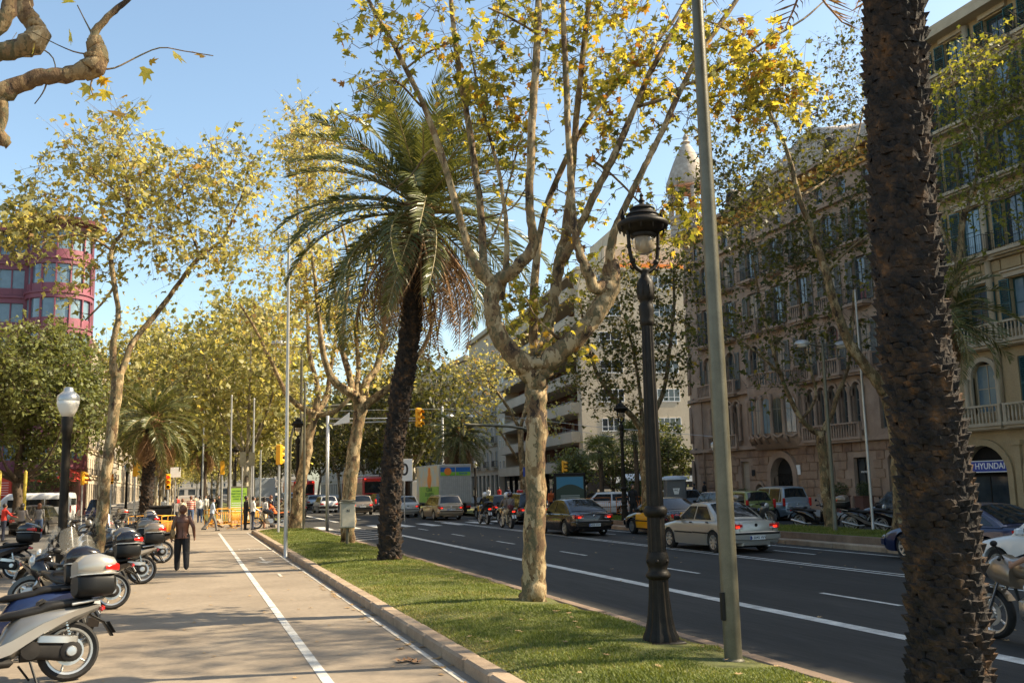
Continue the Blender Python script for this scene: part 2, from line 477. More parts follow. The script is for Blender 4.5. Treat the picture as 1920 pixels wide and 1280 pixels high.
barm(1.95,36.6,2.2,37.1,.05);barm(2.2,37.1,2.5,36.6,.05);barm(2.05,37.3,2.3,36.7,.05,.0085);barm(2.05,37.3,2.45,37.4,.05,.0095)
barm(2.2,30.2,2.2,32.2,.09);mb.face([(2.2,29.2,.0075),(2.5,30.3,.0075),(2.2,30.05,.0075),(1.9,30.3,.0075)])
barm(2.2,24.6,2.2,25.6,.07);barm(1.95,25.6,2.5,25.3,.07,.0085)
tag(mb.build('cycle_lane_symbols',M['lineworn']),kind='structure')
kerb=tag(MB().build('kerb',M['kerb']),kind='structure')
def kerb_run(parent,x0,x1,ya,yb,z0,z1,m,length=1.0,b=0.03,rise=0.0):
 mb=MB();L=length-0.018
 mb.cbox((0,0,(z1-z0)/2),(x1-x0,L,z1-z0),b=b)
 me=mb.mesh('kerb_stone',m,True,30)
 n=int((yb-ya)/length)
 for i in range(n):
  o=link('kerb_stone',me,parent,((x0+x1)/2+rnd.uniform(-.006,.006),ya+(i+.5)*length,z0+rnd.uniform(-.005,.006)),(rnd.uniform(-.004,.004),rnd.uniform(-.006,.006),rnd.uniform(-.004,.004)))
 return n
kerb_run(kerb,3.02,3.26,4.0,50.0,-0.05,0.155,M['kerb'])
for k in range(9):
 a=pi-pi*(k+.5)/9
 mb=MB();mb.cbox((0,0,0),(0.24,0.52,0.2),b=0.02)
 link('kerb_stone',mb.mesh('kerb_stone',M['kerb'],True,30),kerb,(4.63+1.49*math.cos(a),50.0+1.0*math.sin(a),0.05),(0,0,math.atan2(1.0*math.cos(a),-1.49*math.sin(a))-pi/2))
kerb2=tag(MB().build('kerb',M['kerb']),kind='structure')
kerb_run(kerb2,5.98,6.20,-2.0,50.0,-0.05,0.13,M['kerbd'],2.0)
kerb3=tag(MB().build('median_kerb',M['kerbd']),kind='structure')
kerb_run(kerb3,18.28,18.58,2.0,56.0,-0.05,0.16,M['kerb'],1.2)
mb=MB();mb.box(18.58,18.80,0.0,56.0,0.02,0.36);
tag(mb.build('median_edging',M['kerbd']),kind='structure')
mb=MB();mb.box(22.5,22.74,0.0,56.0,-0.02,0.15);mb.box(-4.72,-4.6,-40,70,-0.05,0.11)
tag(mb.build('side_kerb',M['kerb']),kind='structure')
mb=MB();mb.box(-12.35,-12.2,-40,72,-0.05,0.13);mb.box(30.35,30.5,-40,70,-0.05,0.14)
tag(mb.build('pavement_kerb',M['kerb']),kind='structure')
def lawn(name,x0,x1,y0,y1,z,mound,m,nx=10,dy=0.5,endround=False):
 mb=MB();ny=int((y1-y0)/dy)
 for j in range(ny+1):
  y=y0+(y1-y0)*j/ny
  for i in range(nx+1):
   u=i/nx;x=x0+(x1-x0)*u
   zz=z+mound*math.sin(pi*u)**0.7+0.012*math.sin(y*2.1+u*5)+0.01*math.sin(y*5.3-u*9)
   if endround:
    t=max(0.0,(y-(y1-1.2))/1.2);x=(x0+x1)/2+(x-(x0+x1)/2)*math.sqrt(max(0.02,1-t*t))
   mb.v.append((x,y,zz))
 w=nx+1
 for j in range(ny):
  for i in range(nx):
   a=j*w+i
   mb.f.append((a,a+1,a+1+w,a+w));mb.m.append(0)
 return tag(mb.build(name,m,smooth=True),kind='structure')
def lawn_z(x,y,x0,x1,z,mound):
 u=min(1,max(0,(x-x0)/(x1-x0)))
 return z+mound*math.sin(pi*u)**0.7+0.012*math.sin(y*2.1+u*5)+0.01*math.sin(y*5.3-u*9)
lawn('lawn',3.24,6.0,-2,50.8,0.115,0.075,M['soil'],endround=True)
lawn('lawn',18.78,22.52,-2,56,0.19,0.06,M['soil'],dy=1.0)
lawn('lawn',1.2,6.0,66,200,0.1,0.05,M['soil'],dy=3.0)
lawn('lawn',18.78,22.52,64,260,0.15,0.06,M['soil'],dy=3.0)
def scatter(name,base_v,base_f,pos,R_,tint,m,parent=None,smooth=False):
 """merge many small copies of one template (numpy): pos (n,3), R_ (n,3,3) incl. scale"""
 bv=np.array(base_v,np.float32);n=len(pos);k=len(bv)
 V=np.einsum('nij,kj->nki',R_,bv)+pos[:,None,:]
 V=V.reshape(-1,3)
 ln=[len(f)for f in base_f];flat=np.array([i for f in base_f for i in f],np.int32)
 nl=len(flat)
 F_=(flat[None,:]+(np.arange(n,dtype=np.int32)*k)[:,None]).ravel()
 me=bpy.data.meshes.new(name)
 me.vertices.add(len(V));me.vertices.foreach_set('co',V.ravel().astype(np.float32))
 me.loops.add(len(F_));me.loops.foreach_set('vertex_index',F_)
 nf=len(base_f)
 me.polygons.add(n*nf)
 starts=np.concatenate([[0],np.cumsum(ln)[:-1]]).astype(np.int32)
 ls=(starts[None,:]+(np.arange(n,dtype=np.int32)*nl)[:,None]).ravel()
 me.polygons.foreach_set('loop_start',ls)
 me.update(calc_edges=True)
 a=me.attributes.new('tint','FLOAT','POINT')
 a.data.foreach_set('value',np.repeat(tint,k).astype(np.float32))
 me.materials.append(m)
 if smooth:me.polygons.foreach_set('use_smooth',[True]*len(me.polygons))
 return me
def blades(name,n,xr,yfun,zf,h,m,label):
 x=nrs.uniform(xr[0],xr[1],n);u=nrs.rand(n);y=yfun(u)
 z=np.array([zf(a,b)for a,b in zip(x,y)])-0.004
 az=nrs.uniform(0,2*pi,n);le=nrs.uniform(0.0,0.75,n)*nrs.rand(n)**.3;hh=h*nrs.uniform(0.55,1.35,n)*(1+0.35*np.sin(x*3.1+np.sin(y*1.7)*2)*np.sin(y*2.3))
 w=nrs.uniform(0.8,1.6,n)
 c,s_=np.cos(az),np.sin(az);cl,sl=np.cos(le),np.sin(le)
 ed_=np.clip((np.abs((x-xr[0])/(xr[1]-xr[0])-.5)-.36)/.14,0,1)*nrs.rand(n)*.6
 tint=np.clip(0.45+0.26*np.sin(x*1.9+y*.7)*np.sin(y*.9+x)+0.12*np.sin(y*4.1+x*3)+ed_+nrs.normal(0,.2,n),0,1)
 for tx_,ty_ in((5.6,15.8),(5.5,10.92),(5.15,25.9),(5.5,35.2),(6.05,6.9),(5.72,9.63)):
  nd=np.clip((np.hypot(x-tx_,y-ty_)-.38)/.35,0,1)
  hh=hh*(.2+.8*nd);tint=np.clip(tint+.5*(1-nd),0,1)
 hh=hh*(1-.5*ed_)
 R_=np.zeros((n,3,3))
 R_[:,0,0]=c*w;R_[:,1,0]=s_*w
 R_[:,0,1]=-s_;R_[:,1,1]=c
 R_[:,0,2]=-s_*sl*hh;R_[:,1,2]=c*sl*hh;R_[:,2,2]=cl*hh
 R_[:,2,1]=0
 me=scatter(name,[(-0.004,0,0),(0.004,0,0),(0.003,0.12*h,0.6),(0,0.45*h,1.0)],[(0,1,2),(0,2,3)],np.stack([x,y,z],1),R_,tint,m)
 return tag(link(name,me),label,'grass',kind='stuff')
blades('grass',130000,(3.27,5.97),lambda u:7.0+19.0*u**1.55,lambda a,b:lawn_z(a,b,3.24,6.0,.115,.075),0.036,M['blade'],'short mown green grass along the kerb beside the cycle path')
blades('grass',50000,(3.3,5.95),lambda u:24.0+26.0*u,lambda a,b:lawn_z(a,b,3.24,6.0,.115,.075),0.055,M['blade'],'far end of the mown grass strip around the second plane tree')
blades('grass',40000,(18.85,22.4),lambda u:18.0+30.0*u,lambda a,b:lawn_z(a,b,18.78,22.52,.19,.06),0.11,M['blade'],'darker grass on the median across the road')
star_v=[(0,0.30,0)];
_out=[(0,0,0),(-.22,-.04,.02),(-.5,.12,.06),(-.27,.26,.0),(-.46,.62,.06),(-.16,.52,0),(0,1.0,.05),(.16,.52,0),(.46,.62,.06),(.27,.26,.0),(.5,.12,.06),(.22,-.04,.02)]
star_v+=_out
star_f=[(0,i,i+1 if i<12 else 1)for i in range(1,13)]
def litter(n,xr,yr,z,size,label):
 x=nrs.uniform(*xr,n);y=yr[0]+(yr[1]-yr[0])*nrs.rand(n)**1.3
 az=nrs.uniform(0,2*pi,n);s_=size*nrs.uniform(.6,1.2,n)
 R_=np.zeros((n,3,3));R_[:,0,0]=np.cos(az)*s_;R_[:,1,0]=np.sin(az)*s_;R_[:,0,1]=-np.sin(az)*s_;R_[:,1,1]=np.cos(az)*s_
 R_[:,2,2]=s_*1.4;R_[:,2,0]=s_*nrs.uniform(-.2,.2,n)
 me=scatter('fallen_leaves',star_v,star_f,np.stack([x,y,np.full(n,z)if not callable(z)else np.array([z(a,b)for a,b in zip(x,y)])],1),R_,nrs.uniform(.8,1,n),M['dead'])
 return tag(link('fallen_leaves',me),label,'leaves',kind='stuff')
litter(60,(3.4,5.9),(8,40),lambda a,b:lawn_z(a,b,3.24,6.0,.115,.075)+.03,.085,'dry brown leaves fallen on the mown grass strip')
litter(90,(2.7,3.0),(9,40),.012,.12,'dry leaves gathered in the gutter at the foot of the kerb')
litter(60,(-1.2,2.7),(11,45),.012,.07,'few small leaves and litter specks on the cycle path')
litter(80,(6.5,17),(9,45),.012,.10,'few leaves lying on the dark asphalt road')
for(x,y,a)in((2.62,11.55,.4),(2.72,11.75,2.0)):
 mb=MB();mb.add([Vector(v)*.26 for v in star_v],star_f)
 pass
mb=MB()
for(x,y,a)in((2.52,11.85,.4),(2.66,11.95,2.2),(2.60,11.80,4.1)):
 Mx=Matrix.Translation((x,y,.02))@Matrix.Rotation(a,4,'Z')@Matrix.Scale(.19,4)
 mb.add([Mx@Vector((v[0],v[1],v[2]*2.5))for v in star_v],star_f)
_m=mb.mesh('dead_leaf',M['deadr']);tag(link('dead_leaf',_m),'curled brown plane leaf cluster lying on the worn edge line by the kerb','leaf')
#  trees
LEAF_STAR=(star_v,star_f)
DENS=1.0
LEAF_MID=([(0,0,0),(-.46,.35,.10),(-.18,.5,0),(0,1,.06),(.18,.5,0),(.46,.35,.10)],[(0,2,1),(0,3,2),(0,4,3),(0,5,4)])
LEAF_LOW=([(0,0,0),(-.42,.45,.12),(0,1,0),(.42,.45,.12)],[(0,2,1),(0,3,2)])
def rand_rot(n,size,droop=0.0):
 """random leaf orientations; leaves hang a little and mostly face up"""
 q=nrs.normal(0,1,(n,4));
 az=nrs.uniform(0,2*pi,n);tilt=nrs.normal(0.25+droop,0.75,n);roll=nrs.normal(0,0.7,n)
 ca,sa=np.cos(az),np.sin(az);ct,st=np.cos(tilt),np.sin(tilt);cr,sr=np.cos(roll),np.sin(roll)
 y=np.stack([ca*ct,sa*ct,-st],1)
 x=np.stack([-sa,ca,np.zeros(n)],1)
 z=np.cross(x,y)
 x2=x*cr[:,None]+z*sr[:,None];z2=-x*sr[:,None]+z*cr[:,None]
 R_=np.stack([x2,y,z2],2)*size[:,None,None]
 return R_
class Tree:
 def __init__(s,seed=1):
  s.wood=MB();s.twig=MB();s.nodes=[];s.rad=[];s.rs=np.random.RandomState(seed);s.leaf=[];s.r=random.Random(seed)
 def limb(s,pts,n=10,sub=4,knob=0.0,attach=True):
  """pts: list of (Vector, radius)"""
  c=cat([(p.x,p.y,p.z,r)for p,r in pts],sub)
  P=[Vector(q[:3])for q in c];R_=[max(0.004,q[3])for q in c]
  for i in range(1,len(P)-1):
   k=R_[i]*0.16
   P[i]=P[i]+Vector((s.r.uniform(-k,k),s.r.uniform(-k,k),s.r.uniform(-k,k)))
   R_[i]*=1+s.r.uniform(-.05,.06)+knob*max(0,s.r.random()-.6)
  s.wood.tube(P,R_,n,bump=0.035 if n>6 else 0)
  if attach:
   for p,r in zip(P,R_):s.nodes.append(p.copy());s.rad.append(r)
  return P,R_
 def clump(s,c,rad,n,leaves,size,spread=0.45,shell=0.35):
  """attractor points in an ellipsoid; each is joined to the closest wood by a crooked twig carrying leaves"""
  pts=[];tw=.004+size*.014;n=int(n*DENS)
  for _ in range(n):
   v=s.rs.normal(0,1,3);v/=np.linalg.norm(v)+1e-9
   k=(shell+(1-shell)*s.rs.rand()**.7)
   pts.append(Vector((c[0]+v[0]*rad[0]*k,c[1]+v[1]*rad[1]*k,c[2]+v[2]*rad[2]*k)))
  A=np.array([list(q)for q in s.nodes])
  pts.sort(key=lambda p:np.min(np.sum((A-np.array(p))**2,1)))
  for p in pts:
   A=np.array([list(q)for q in s.nodes])
   D=A-np.array(p)
   w=np.sum(D*D,1)+0.8*np.maximum(0,D[:,2])**2
   i=int(np.argmin(w));q=s.nodes[i];d=p-q;L=d.length
   if L<0.05:continue
   r0=min(s.rad[i]*0.55,0.010+0.011*L)
   ns=max(2,min(6,int(L/0.45)+1))
   side=Vector(s.rs.normal(0,1,3))*(0.10*L)
   P=[q.copy()]
   for k in range(1,ns+1):
    t=k/ns
    pp=q+d*t+side*math.sin(pi*t)+Vector(s.rs.normal(0,1,3))*(0.035*L)
    P.append(pp)
   R_=[max(tw,r0*(1-.75*k/ns))for k in range(ns+1)]
   s.twig.tube(P,R_,4 if r0<.03 else 6,cap=False)
   for k in range(1,ns+1):s.nodes.append(P[k]);s.rad.append(R_[k])
   m=max(1,int(leaves*s.rs.uniform(.5,1.5)))
   ks=max(1,int(round(m/4.0)));sp=spread*1.5
   for _ in range(ks):
    t=1-s.rs.rand()**1.3*min(1.0,1.1/L if L>1.1 else 1)
    k=min(ns-1,int(t*ns));f=t*ns-k
    b0=P[k].lerp(P[k+1],max(0,min(1,f)))
    dv=Vector(s.rs.normal(0,1,3))*sp+d.normalized()*sp*.8
    e0=b0+dv;e0.z-=.12*sp
    s.twig.tube([b0,b0.lerp(e0,.5)+Vector((0,0,.06*sp)),e0],[tw,tw*.7,tw*.4],3,cap=False)
    for q_ in range(max(1,int(m/ks+.5))):
     u=s.rs.rand()**.6;o=s.rs.normal(0,1,3)*size*.42;c0=b0.lerp(e0,u)
     s.leaf.append((c0.x+o[0],c0.y+o[1],c0.z+o[2]-size*.2,size*s.rs.choice([.5,.75,.95,1.1,1.35])))
 def meshes(s,tmpl,wood_m,leaf_m,tb=0.0,ts=0.22,smooth=True,zt=0.0,split=0,view=None,twig_m=None):
  wm=s.wood.mesh('trunk',wood_m,smooth)
  tm=s.twig.mesh('branches',twig_m or M['twig'],smooth)if s.twig.v else None
  out=[]
  if s.leaf:
   L=np.array(s.leaf)
   if split:
    d=np.linalg.norm(L[:,:3]-np.array([0,0,CAMH]),axis=1)
    L=L[np.argsort(d)]
   n=len(L)
   lo,hi=L[:,2].min(),L[:,2].max()
   cl=np.sin(L[:,0]*1.7+1.3)*np.sin(L[:,1]*1.9)*np.sin(L[:,2]*1.6+.4)
   tint=np.clip(0.42+tb+ts*nrs.normal(0,1,n)+0.16*cl+zt*(L[:,2]-lo)/(hi-lo+.1),0,1)
   R_=rand_rot(n,L[:,3],.15)
   out=(L,R_,tint)
  return wm,tm,out
def tree_thing(T,name,label,base,tmpl,wood_m,leaf_m,group=None,tb=0,ts=.22,zt=0,split=0,twig_m=None,cat_='tree'):
 """base: world position; geometry of T is in world coordinates and shifted to the base"""
 wm,tm,lv=T.meshes(tmpl,wood_m,leaf_m,tb,ts,zt=zt,split=split,twig_m=twig_m)
 base=Vector(base);sh=Matrix.Translation(-base)
 wm.transform(sh)
 if tm:tm.transform(sh)
 root=thing(name,label,cat_,base,0,group)
 link('trunk',wm,root)
 if tm:tag(link('branches',tm,root),kind='stuff')
 if lv:
  L,R_,tint=lv
  pos=L[:,:3]-np.array(base)
  k=min(split,len(L))
  if k<len(L):
   me=scatter('foliage',tmpl[0],tmpl[1],pos[k:],R_[k:],tint[k:],leaf_m)
   tag(link('foliage',me,root),kind='stuff')
  if k:
   var=[]
   for b in range(6):
    var.append(scatter('leaf',LEAF_STAR[0],LEAF_STAR[1],np.zeros((1,3)),np.eye(3)[None],np.array([[.1,.35,.55,.7,.8,.92][b]]),leaf_m))
   for i in range(k):
    b=int(np.argmin(abs(np.array([.1,.35,.55,.7,.8,.92])-tint[i])))
    o=bpy.data.objects.new('leaf',var[b]);COL.objects.link(o);o.parent=root
    Rm=Matrix(R_[i].tolist()).to_4x4();Rm.translation=Vector(pos[i]);o.matrix_local=Rm
 return root
px_w=lambda w,px,py,Y:w/1800.0*(0.9375*Y-0.3155*at(px,py,Y).x*-1)
def depth(px,py,Y):
 p=at(px,py,Y);return 0.31548785*p.x+0.93745423*p.y
LW=1.0
def lp(Y,lst):
 """(px, py, width px[, dY]) -> [(point, radius)]"""
 out=[]
 for q in lst:
  y=Y+(q[3]if len(q)>3 else 0)
  out.append((at(q[0],q[1],y),q[2]/2/1800.0*LW*depth(q[0],q[1],y)))
 return out
 #  the big pollarded plane tree in the grass strip
Y0=15.8
T=Tree(11)
DENS=.9
LW=.88
T.limb(lp(Y0,[(1001,1140,64),(1002,1118,55),(1003,1060,48),(1003,960,45),(1005,850,44),(1006,760,45),(1006,715,52),(1006,690,64),(1008,670,50)]),20,5)
T.limb(lp(Y0,[(1004,715,46),(985,690,46),(950,650,40),(927,605,36),(921,565,34),(934,528,32),(948,515,28)]),14,5,knob=.25)
T.limb(lp(Y0,[(928,545,26),(915,525,28),(893,500,26),(878,470,19),(868,430,17),(840,330,15),(800,212,13),(742,92,11),(690,0,9),(660,-70,7,.3),(640,-150,4,.4)]),10,5)
T.limb(lp(Y0,[(910,520,22,0),(906,490,19,.2),(904,420,16,.4),(893,330,15,.5),(878,230,14,.6),(862,140,13,.7),(850,50,11,.7),(842,-50,9,.8),(835,-160,4,.9)]),10,5)
T.limb(lp(Y0,[(938,530,28,0),(975,494,27,-.3),(1000,462,25,-.4),(996,415,20,-.5),(993,340,19,-.5),(1000,200,18,-.5),(1006,90,17,-.5),(1010,0,16,-.4),(1014,-90,12,-.4),(1020,-190,5,-.3)]),12,5)
T.limb(lp(Y0,[(1008,700,34,.3),(1022,645,28,.5),(1034,580,25,.6),(1045,522,24,.6),(1054,470,25,.6),(1062,430,22,.6),(1072,330,15,.6),(1084,190,14,.6),(1096,80,13,.7),(1106,-10,11,.7),(1115,-120,5,.8)]),12,5)
T.limb(lp(Y0,[(1056,490,20,.4),(1080,440,18,.2),(1105,385,17,0),(1140,315,16,-.1),(1170,250,15,-.1),(1212,152,13,0),(1250,80,12,0),(1294,0,9,.1),(1330,-90,5,.2)]),10,5)
T.limb(lp(Y0,[(1012,690,26,.8),(1000,640,20,1.0),(1002,540,18,1.2),(1015,425,14,1.3),(1045,335,13,1.4),(1090,245,12,1.5),(1150,165,11,1.5),(1205,105,10,1.6),(1262,40,8,1.6),(1300,-30,5,1.7)]),10,5)
T.limb(lp(Y0,[(940,560,16,.8),(950,480,13,1.0),(948,410,10,1.0),(935,320,9,1.1),(912,235,8,1.2),(895,160,6,1.2),(880,80,4,1.3)]),8,5)
T.limb(lp(Y0,[(1010,702,44,0),(1040,665,44,-.2),(1075,640,42,-.3),(1110,600,40,-.4),(1135,560,42,-.4),(1146,525,44,-.4),(1148,490,30,-.4)]),14,5,knob=.5)
T.limb(lp(Y0,[(1140,530,30,-.4),(1115,540,27,-.5),(1100,505,23,-.6),(1085,470,20,-.6),(1076,420,16,-.6),(1068,300,15,-.6),(1062,160,14,-.5),(1056,20,12,-.5),(1050,-90,8,-.5),(1046,-190,4,-.5)]),10,5)
T.limb(lp(Y0,[(1146,520,28,-.4),(1144,470,21,-.5),(1155,425,17,-.6),(1176,380,15,-.6),(1205,320,14,-.7),(1234,262,13,-.7),(1300,122,12,-.8),(1350,45,11,-.8),(1385,-5,10,-.8),(1430,-80,5,-.8)]),10,5)
T.limb(lp(Y0,[(1195,200,9,-.1),(1240,187,8,-.4),(1275,165,7,-.5),(1330,140,7,-.7),(1381,109,6,-.8),(1440,75,5.5,-.9),(1506,36,5,-1),(1550,-2,3,-1)]),6,4)
T.limb(lp(Y0,[(1305,30,6,0),(1350,50,5,-.4),(1400,80,4.5,-.6),(1450,130,3.5,-.8),(1490,190,2.5,-.9)]),6,4)
for a in([(838,325,6),(810,280,5,.3),(770,330,4,.5),(720,370,3,.7),(690,400,2,.8)],[(760,130,6),(800,100,5,.2),(850,75,4,.5)],[(790,200,6),(740,150,5,-.3),(700,160,4,-.5),(665,175,3,-.7)],[(1002,60,6,-.5),(950,30,5,-.6),(915,15,4,-.6)],[(1098,290,6,.2),(1150,330,5,.3),(1210,390,4,.4),(1250,420,3,.4)],[(905,410,5,.5),(960,390,4,.6),(1000,330,3,.8)],[(1065,650,8,0),(1010,600,5,-.5),(985,560,4,-.7)],[(905,470,7,.3),(935,420,5,.2),(965,300,4,.2),(980,250,3,.2)]):
 T.limb(lp(Y0,a),6,3)
def cl(px,py,Y,rpx,rpy,rd,n,lv,sz,**k):
 c=at(px,py,Y);d=depth(px,py,Y)/1800.0
 T.clump(c,(rpx*d,rd,rpy*d),n,lv,sz,**k)
LS=.142
cl(740,60,Y0,90,110,1.6,49,6,LS,spread=.16)
cl(690,190,Y0+.6,60,60,1.2,25,6,LS,spread=.16)
cl(860,90,Y0+.8,110,100,1.8,61,6,LS,spread=.16)
cl(900,200,Y0+1,90,70,1.6,72,9,LS,spread=.17)
cl(965,290,Y0+1.2,75,70,1.5,41,7,LS,spread=.17)
cl(1010,60,Y0,100,100,1.6,39,5,LS,spread=.16)
cl(1130,80,Y0+.6,120,110,1.8,94,9,LS,spread=.17)
cl(1170,190,Y0+.4,100,90,1.6,65,8,LS,spread=.17)
cl(1120,330,Y0+.8,90,100,1.4,37,5,LS,spread=.16)
cl(1255,90,Y0,90,90,1.6,60,8,LS,spread=.17)
cl(1400,130,Y0-.6,120,90,1.3,103,9,LS,spread=.17)
cl(1455,180,Y0-.8,95,70,1.0,56,8,LS,spread=.16)
cl(1330,200,Y0-.4,70,60,1.0,28,6,LS,spread=.16)
cl(1250,410,Y0+.4,70,55,1.0,41,9,LS,spread=.16)
cl(990,570,Y0+.8,60,60,.6,39,6,LS*.9,spread=.15)
cl(1090,470,Y0+.8,60,80,.9,25,5,LS*.9,spread=.15)
cl(1080,640,Y0-.2,80,40,.8,18,5,LS*.9,spread=.13)
cl(1000,-110,Y0,330,90,2.2,142,9,LS*1.1,spread=.22)
cl(700,300,Y0+.8,60,60,.8,4,3,LS,spread=.13)
_o=T.clump
tree_thing(T,'plane_tree','big pollarded plane tree with thick forked arms left of the near ornate lamp post',(5.6,15.8,.1),LEAF_STAR,M['bark'],M['leafA'],'plane trees in the grass strip',tb=.19,ts=.23,split=300,twig_m=M['twig'])
#  second plane tree of the strip (grey meter box in front)
Y0=35.2
T=Tree(12)
LW=.92
T.limb(lp(Y0,[(650,1024,38),(651,1012,31),(655,930,28),(663,860,27),(672,790,25),(677,755,28),(679,742,24)]),14,4)
T.limb(lp(Y0,[(677,760,22),(660,738,19,-.3),(638,725,17,-.5),(618,700,15,-.6),(606,660,12,-.7),(598,600,9,-.8),(590,520,7,-.8),(578,440,5,-.8)]),10,4,knob=.25)
T.limb(lp(Y0,[(660,735,16,0),(655,700,14,.3),(640,650,11,.4),(646,590,9,.5),(655,500,7,.6),(640,420,4,.7)]),8,4)
T.limb(lp(Y0,[(680,750,20),(688,715,16,.3),(706,690,15,.6),(718,640,11,.8),(722,570,8,1),(730,480,6,1.1)]),10,4,knob=.2)
T.limb(lp(Y0,[(680,764,18),(705,745,16,-.3),(735,722,14,-.6),(765,690,12,-1),(800,640,9,-1.2),(820,560,7,-1.3)]),10,4)
T.limb(lp(Y0,[(668,742,12),(672,690,10,.8),(668,600,7,1.2),(690,500,5,1.4),(690,420,3,1.5)]),8,4)
LS=.2
cl(600,300,Y0+4,70,110,2.5,110,16,LS,spread=.3)
cl(560,270,Y0+3,50,90,2.0,34,10,LS,spread=.28)
cl(590,520,Y0,60,90,2,80,14,LS,spread=.3)
cl(660,600,Y0+1,90,90,2,90,14,LS,spread=.3)
cl(720,420,Y0+3,110,120,2.5,110,15,LS,spread=.3)
cl(780,560,Y0+1,70,80,2,30,8,LS,spread=.28)
cl(720,700,Y0,50,40,1.5,20,7,LS,spread=.25)
tree_thing(T,'plane_tree','plane tree with pale trunk standing behind the beige box on a post',(5.5,35.2,.1),LEAF_MID,M['bark'],M['leafB'],'plane trees in the grass strip',tb=.2,ts=.22)
#  third plane tree, leaning, at the end of the strip
Y0=49.3
T=Tree(13)
T.limb(lp(Y0,[(548,1000,32),(552,985,26),(562,920,23),(573,860,21),(583,800,19),(590,770,22)]),12,4)
T.limb(lp(Y0,[(588,775,15),(560,760,12,-.5),(535,735,10,-.9),(510,680,8,-1.2),(480,620,6,-1.4),(450,570,4,-1.5)]),8,4)
T.limb(lp(Y0,[(590,775,15),(596,730,12,.3),(580,660,9,.5),(575,560,7,.6),(560,450,5,.7),(556,330,4,.8),(550,250,2.5,.8)]),8,4)
T.limb(lp(Y0,[(592,775,14),(612,745,12,.6),(620,690,9,.8),(632,600,7,1),(620,480,5,1.1),(600,350,3,1.2)]),8,4)
T.limb(lp(Y0,[(592,780,12),(630,770,10,-.6),(660,740,8,-.8),(700,700,6,-1),(730,640,4,-1.1)]),8,4)
LS=.24
cl(560,260,Y0+1,60,80,2.2,50,13,LS,spread=.36)
cl(590,400,Y0+1,80,100,3,80,13,LS,spread=.4)
cl(520,480,Y0,70,90,3,50,12,LS,spread=.4)
cl(500,620,Y0-1,70,70,2.5,50,12,LS,spread=.4)
cl(610,600,Y0+1,90,90,3,60,12,LS,spread=.4)
cl(690,660,Y0,60,60,2.5,36,10,LS,spread=.36)
cl(600,720,Y0,60,30,2,20,9,LS,spread=.34)
tree_thing(T,'plane_tree','leaning plane tree with sunlit white trunk at the far end of the grass strip',(5.0,49.3,.1),LEAF_MID,M['bark'],M['leafB'],'plane trees in the grass strip',tb=.2,ts=.22)
#  slender forked plane tree on the left
Y0=30.5
T=Tree(14)
DENS=.68
T.limb(lp(Y0,[(176,1072,30),(180,1050,26),(187,990,24),(198,900,23),(212,790,22),(221,715,24),(222,700,20)]),14,4)
T.limb(lp(Y0,[(220,712,17),(212,690,15,-.2),(213,640,12,-.3),(222,590,11,-.3),(214,530,10,-.4),(208,470,9,-.4),(232,430,8,-.4),(242,370,7,-.4),(232,310,5,-.4),(220,250,3,-.4)]),10,4)
T.limb(lp(Y0,[(223,710,17),(234,680,14,.2),(250,640,12,.4),(292,590,11,.5),(340,525,9,.7),(375,480,8,.8),(418,448,6,.9),(440,400,5,1),(462,345,3,1)]),10,4)
T.limb(lp(Y0,[(210,470,6,-.4),(180,450,5,-.8),(140,440,4,-1),(90,450,3,-1.3),(50,480,2,-1.5)]),6,4)
T.limb(lp(Y0,[(212,540,6,-.4),(190,570,5,0),(160,600,3,.4)]),6,3)
T.limb(lp(Y0,[(375,482,5,.8),(360,440,4,1),(345,380,3,1.2),(340,320,2,1.2)]),6,3)
T.limb(lp(Y0,[(240,372,4,-.4),(190,340,3,-.6),(140,310,2.5,-.7)]),6,3)
LS=.19
cl(230,290,Y0,110,80,2.2,140,15,LS,spread=.26)
cl(120,330,Y0-.6,80,60,1.6,40,10,LS,spread=.26)
cl(60,430,Y0-1,75,60,1.6,90,14,LS,spread=.26)
cl(230,410,Y0,110,70,2.0,110,13,LS,spread=.26)
cl(330,350,Y0+.8,80,80,2.0,100,13,LS,spread=.26)
cl(430,330,Y0+1,80,80,2.0,110,14,LS,spread=.26)
cl(430,450,Y0+1,80,60,1.8,70,12,LS,spread=.26)
cl(330,480,Y0+.6,70,60,1.6,50,11,LS,spread=.26)
cl(170,520,Y0,70,60,1.5,44,10,LS,spread=.26)
cl(60,380,Y0-1,70,50,1.2,36,10,LS,spread=.26)
tree_thing(T,'plane_tree','slender forked plane tree rising behind the parked motorcycles on the left',(-2.5,30.5,0),LEAF_MID,M['bark'],M['leafB'],'plane trees left of the cycle path',tb=.12,ts=.22)
#  thick pollard branches hanging into the frame from a tree left of it
Y0=7.0
T=Tree(15)
DENS=1.0
cp=at(-60,200,Y0)
T.limb([(Vector((-5.6,7.2,0)),.30),(Vector((-5.55,7.2,.5)),.24),(Vector((-5.4,7.1,2.2)),.22),(Vector((-5.0,7.0,3.6)),.23),(Vector((-4.6,7.0,4.2)),.20)],16,4)
T.limb([(Vector((-5.0,7.0,3.6)),.17),(at(-230,330,Y0),.14),(at(-120,330,Y0),.10),(at(-60,290,Y0),.085)],12,4)
T.limb([(Vector((-4.9,7.0,3.8)),.16),(at(-330,200,Y0),.14),(at(-150,215,Y0),.12)]+lp(Y0,[(-60,205,44),(0,175,40),(60,150,34),(110,142,34),(150,135,34),(176,125,46),(182,100,40),(176,70,30)]),14,5,knob=.45)
T.limb(lp(Y0,[(178,95,26),(176,66,20),(190,45,15),(215,20,13),(240,0,11),(270,-30,8)]),10,4,knob=.2)
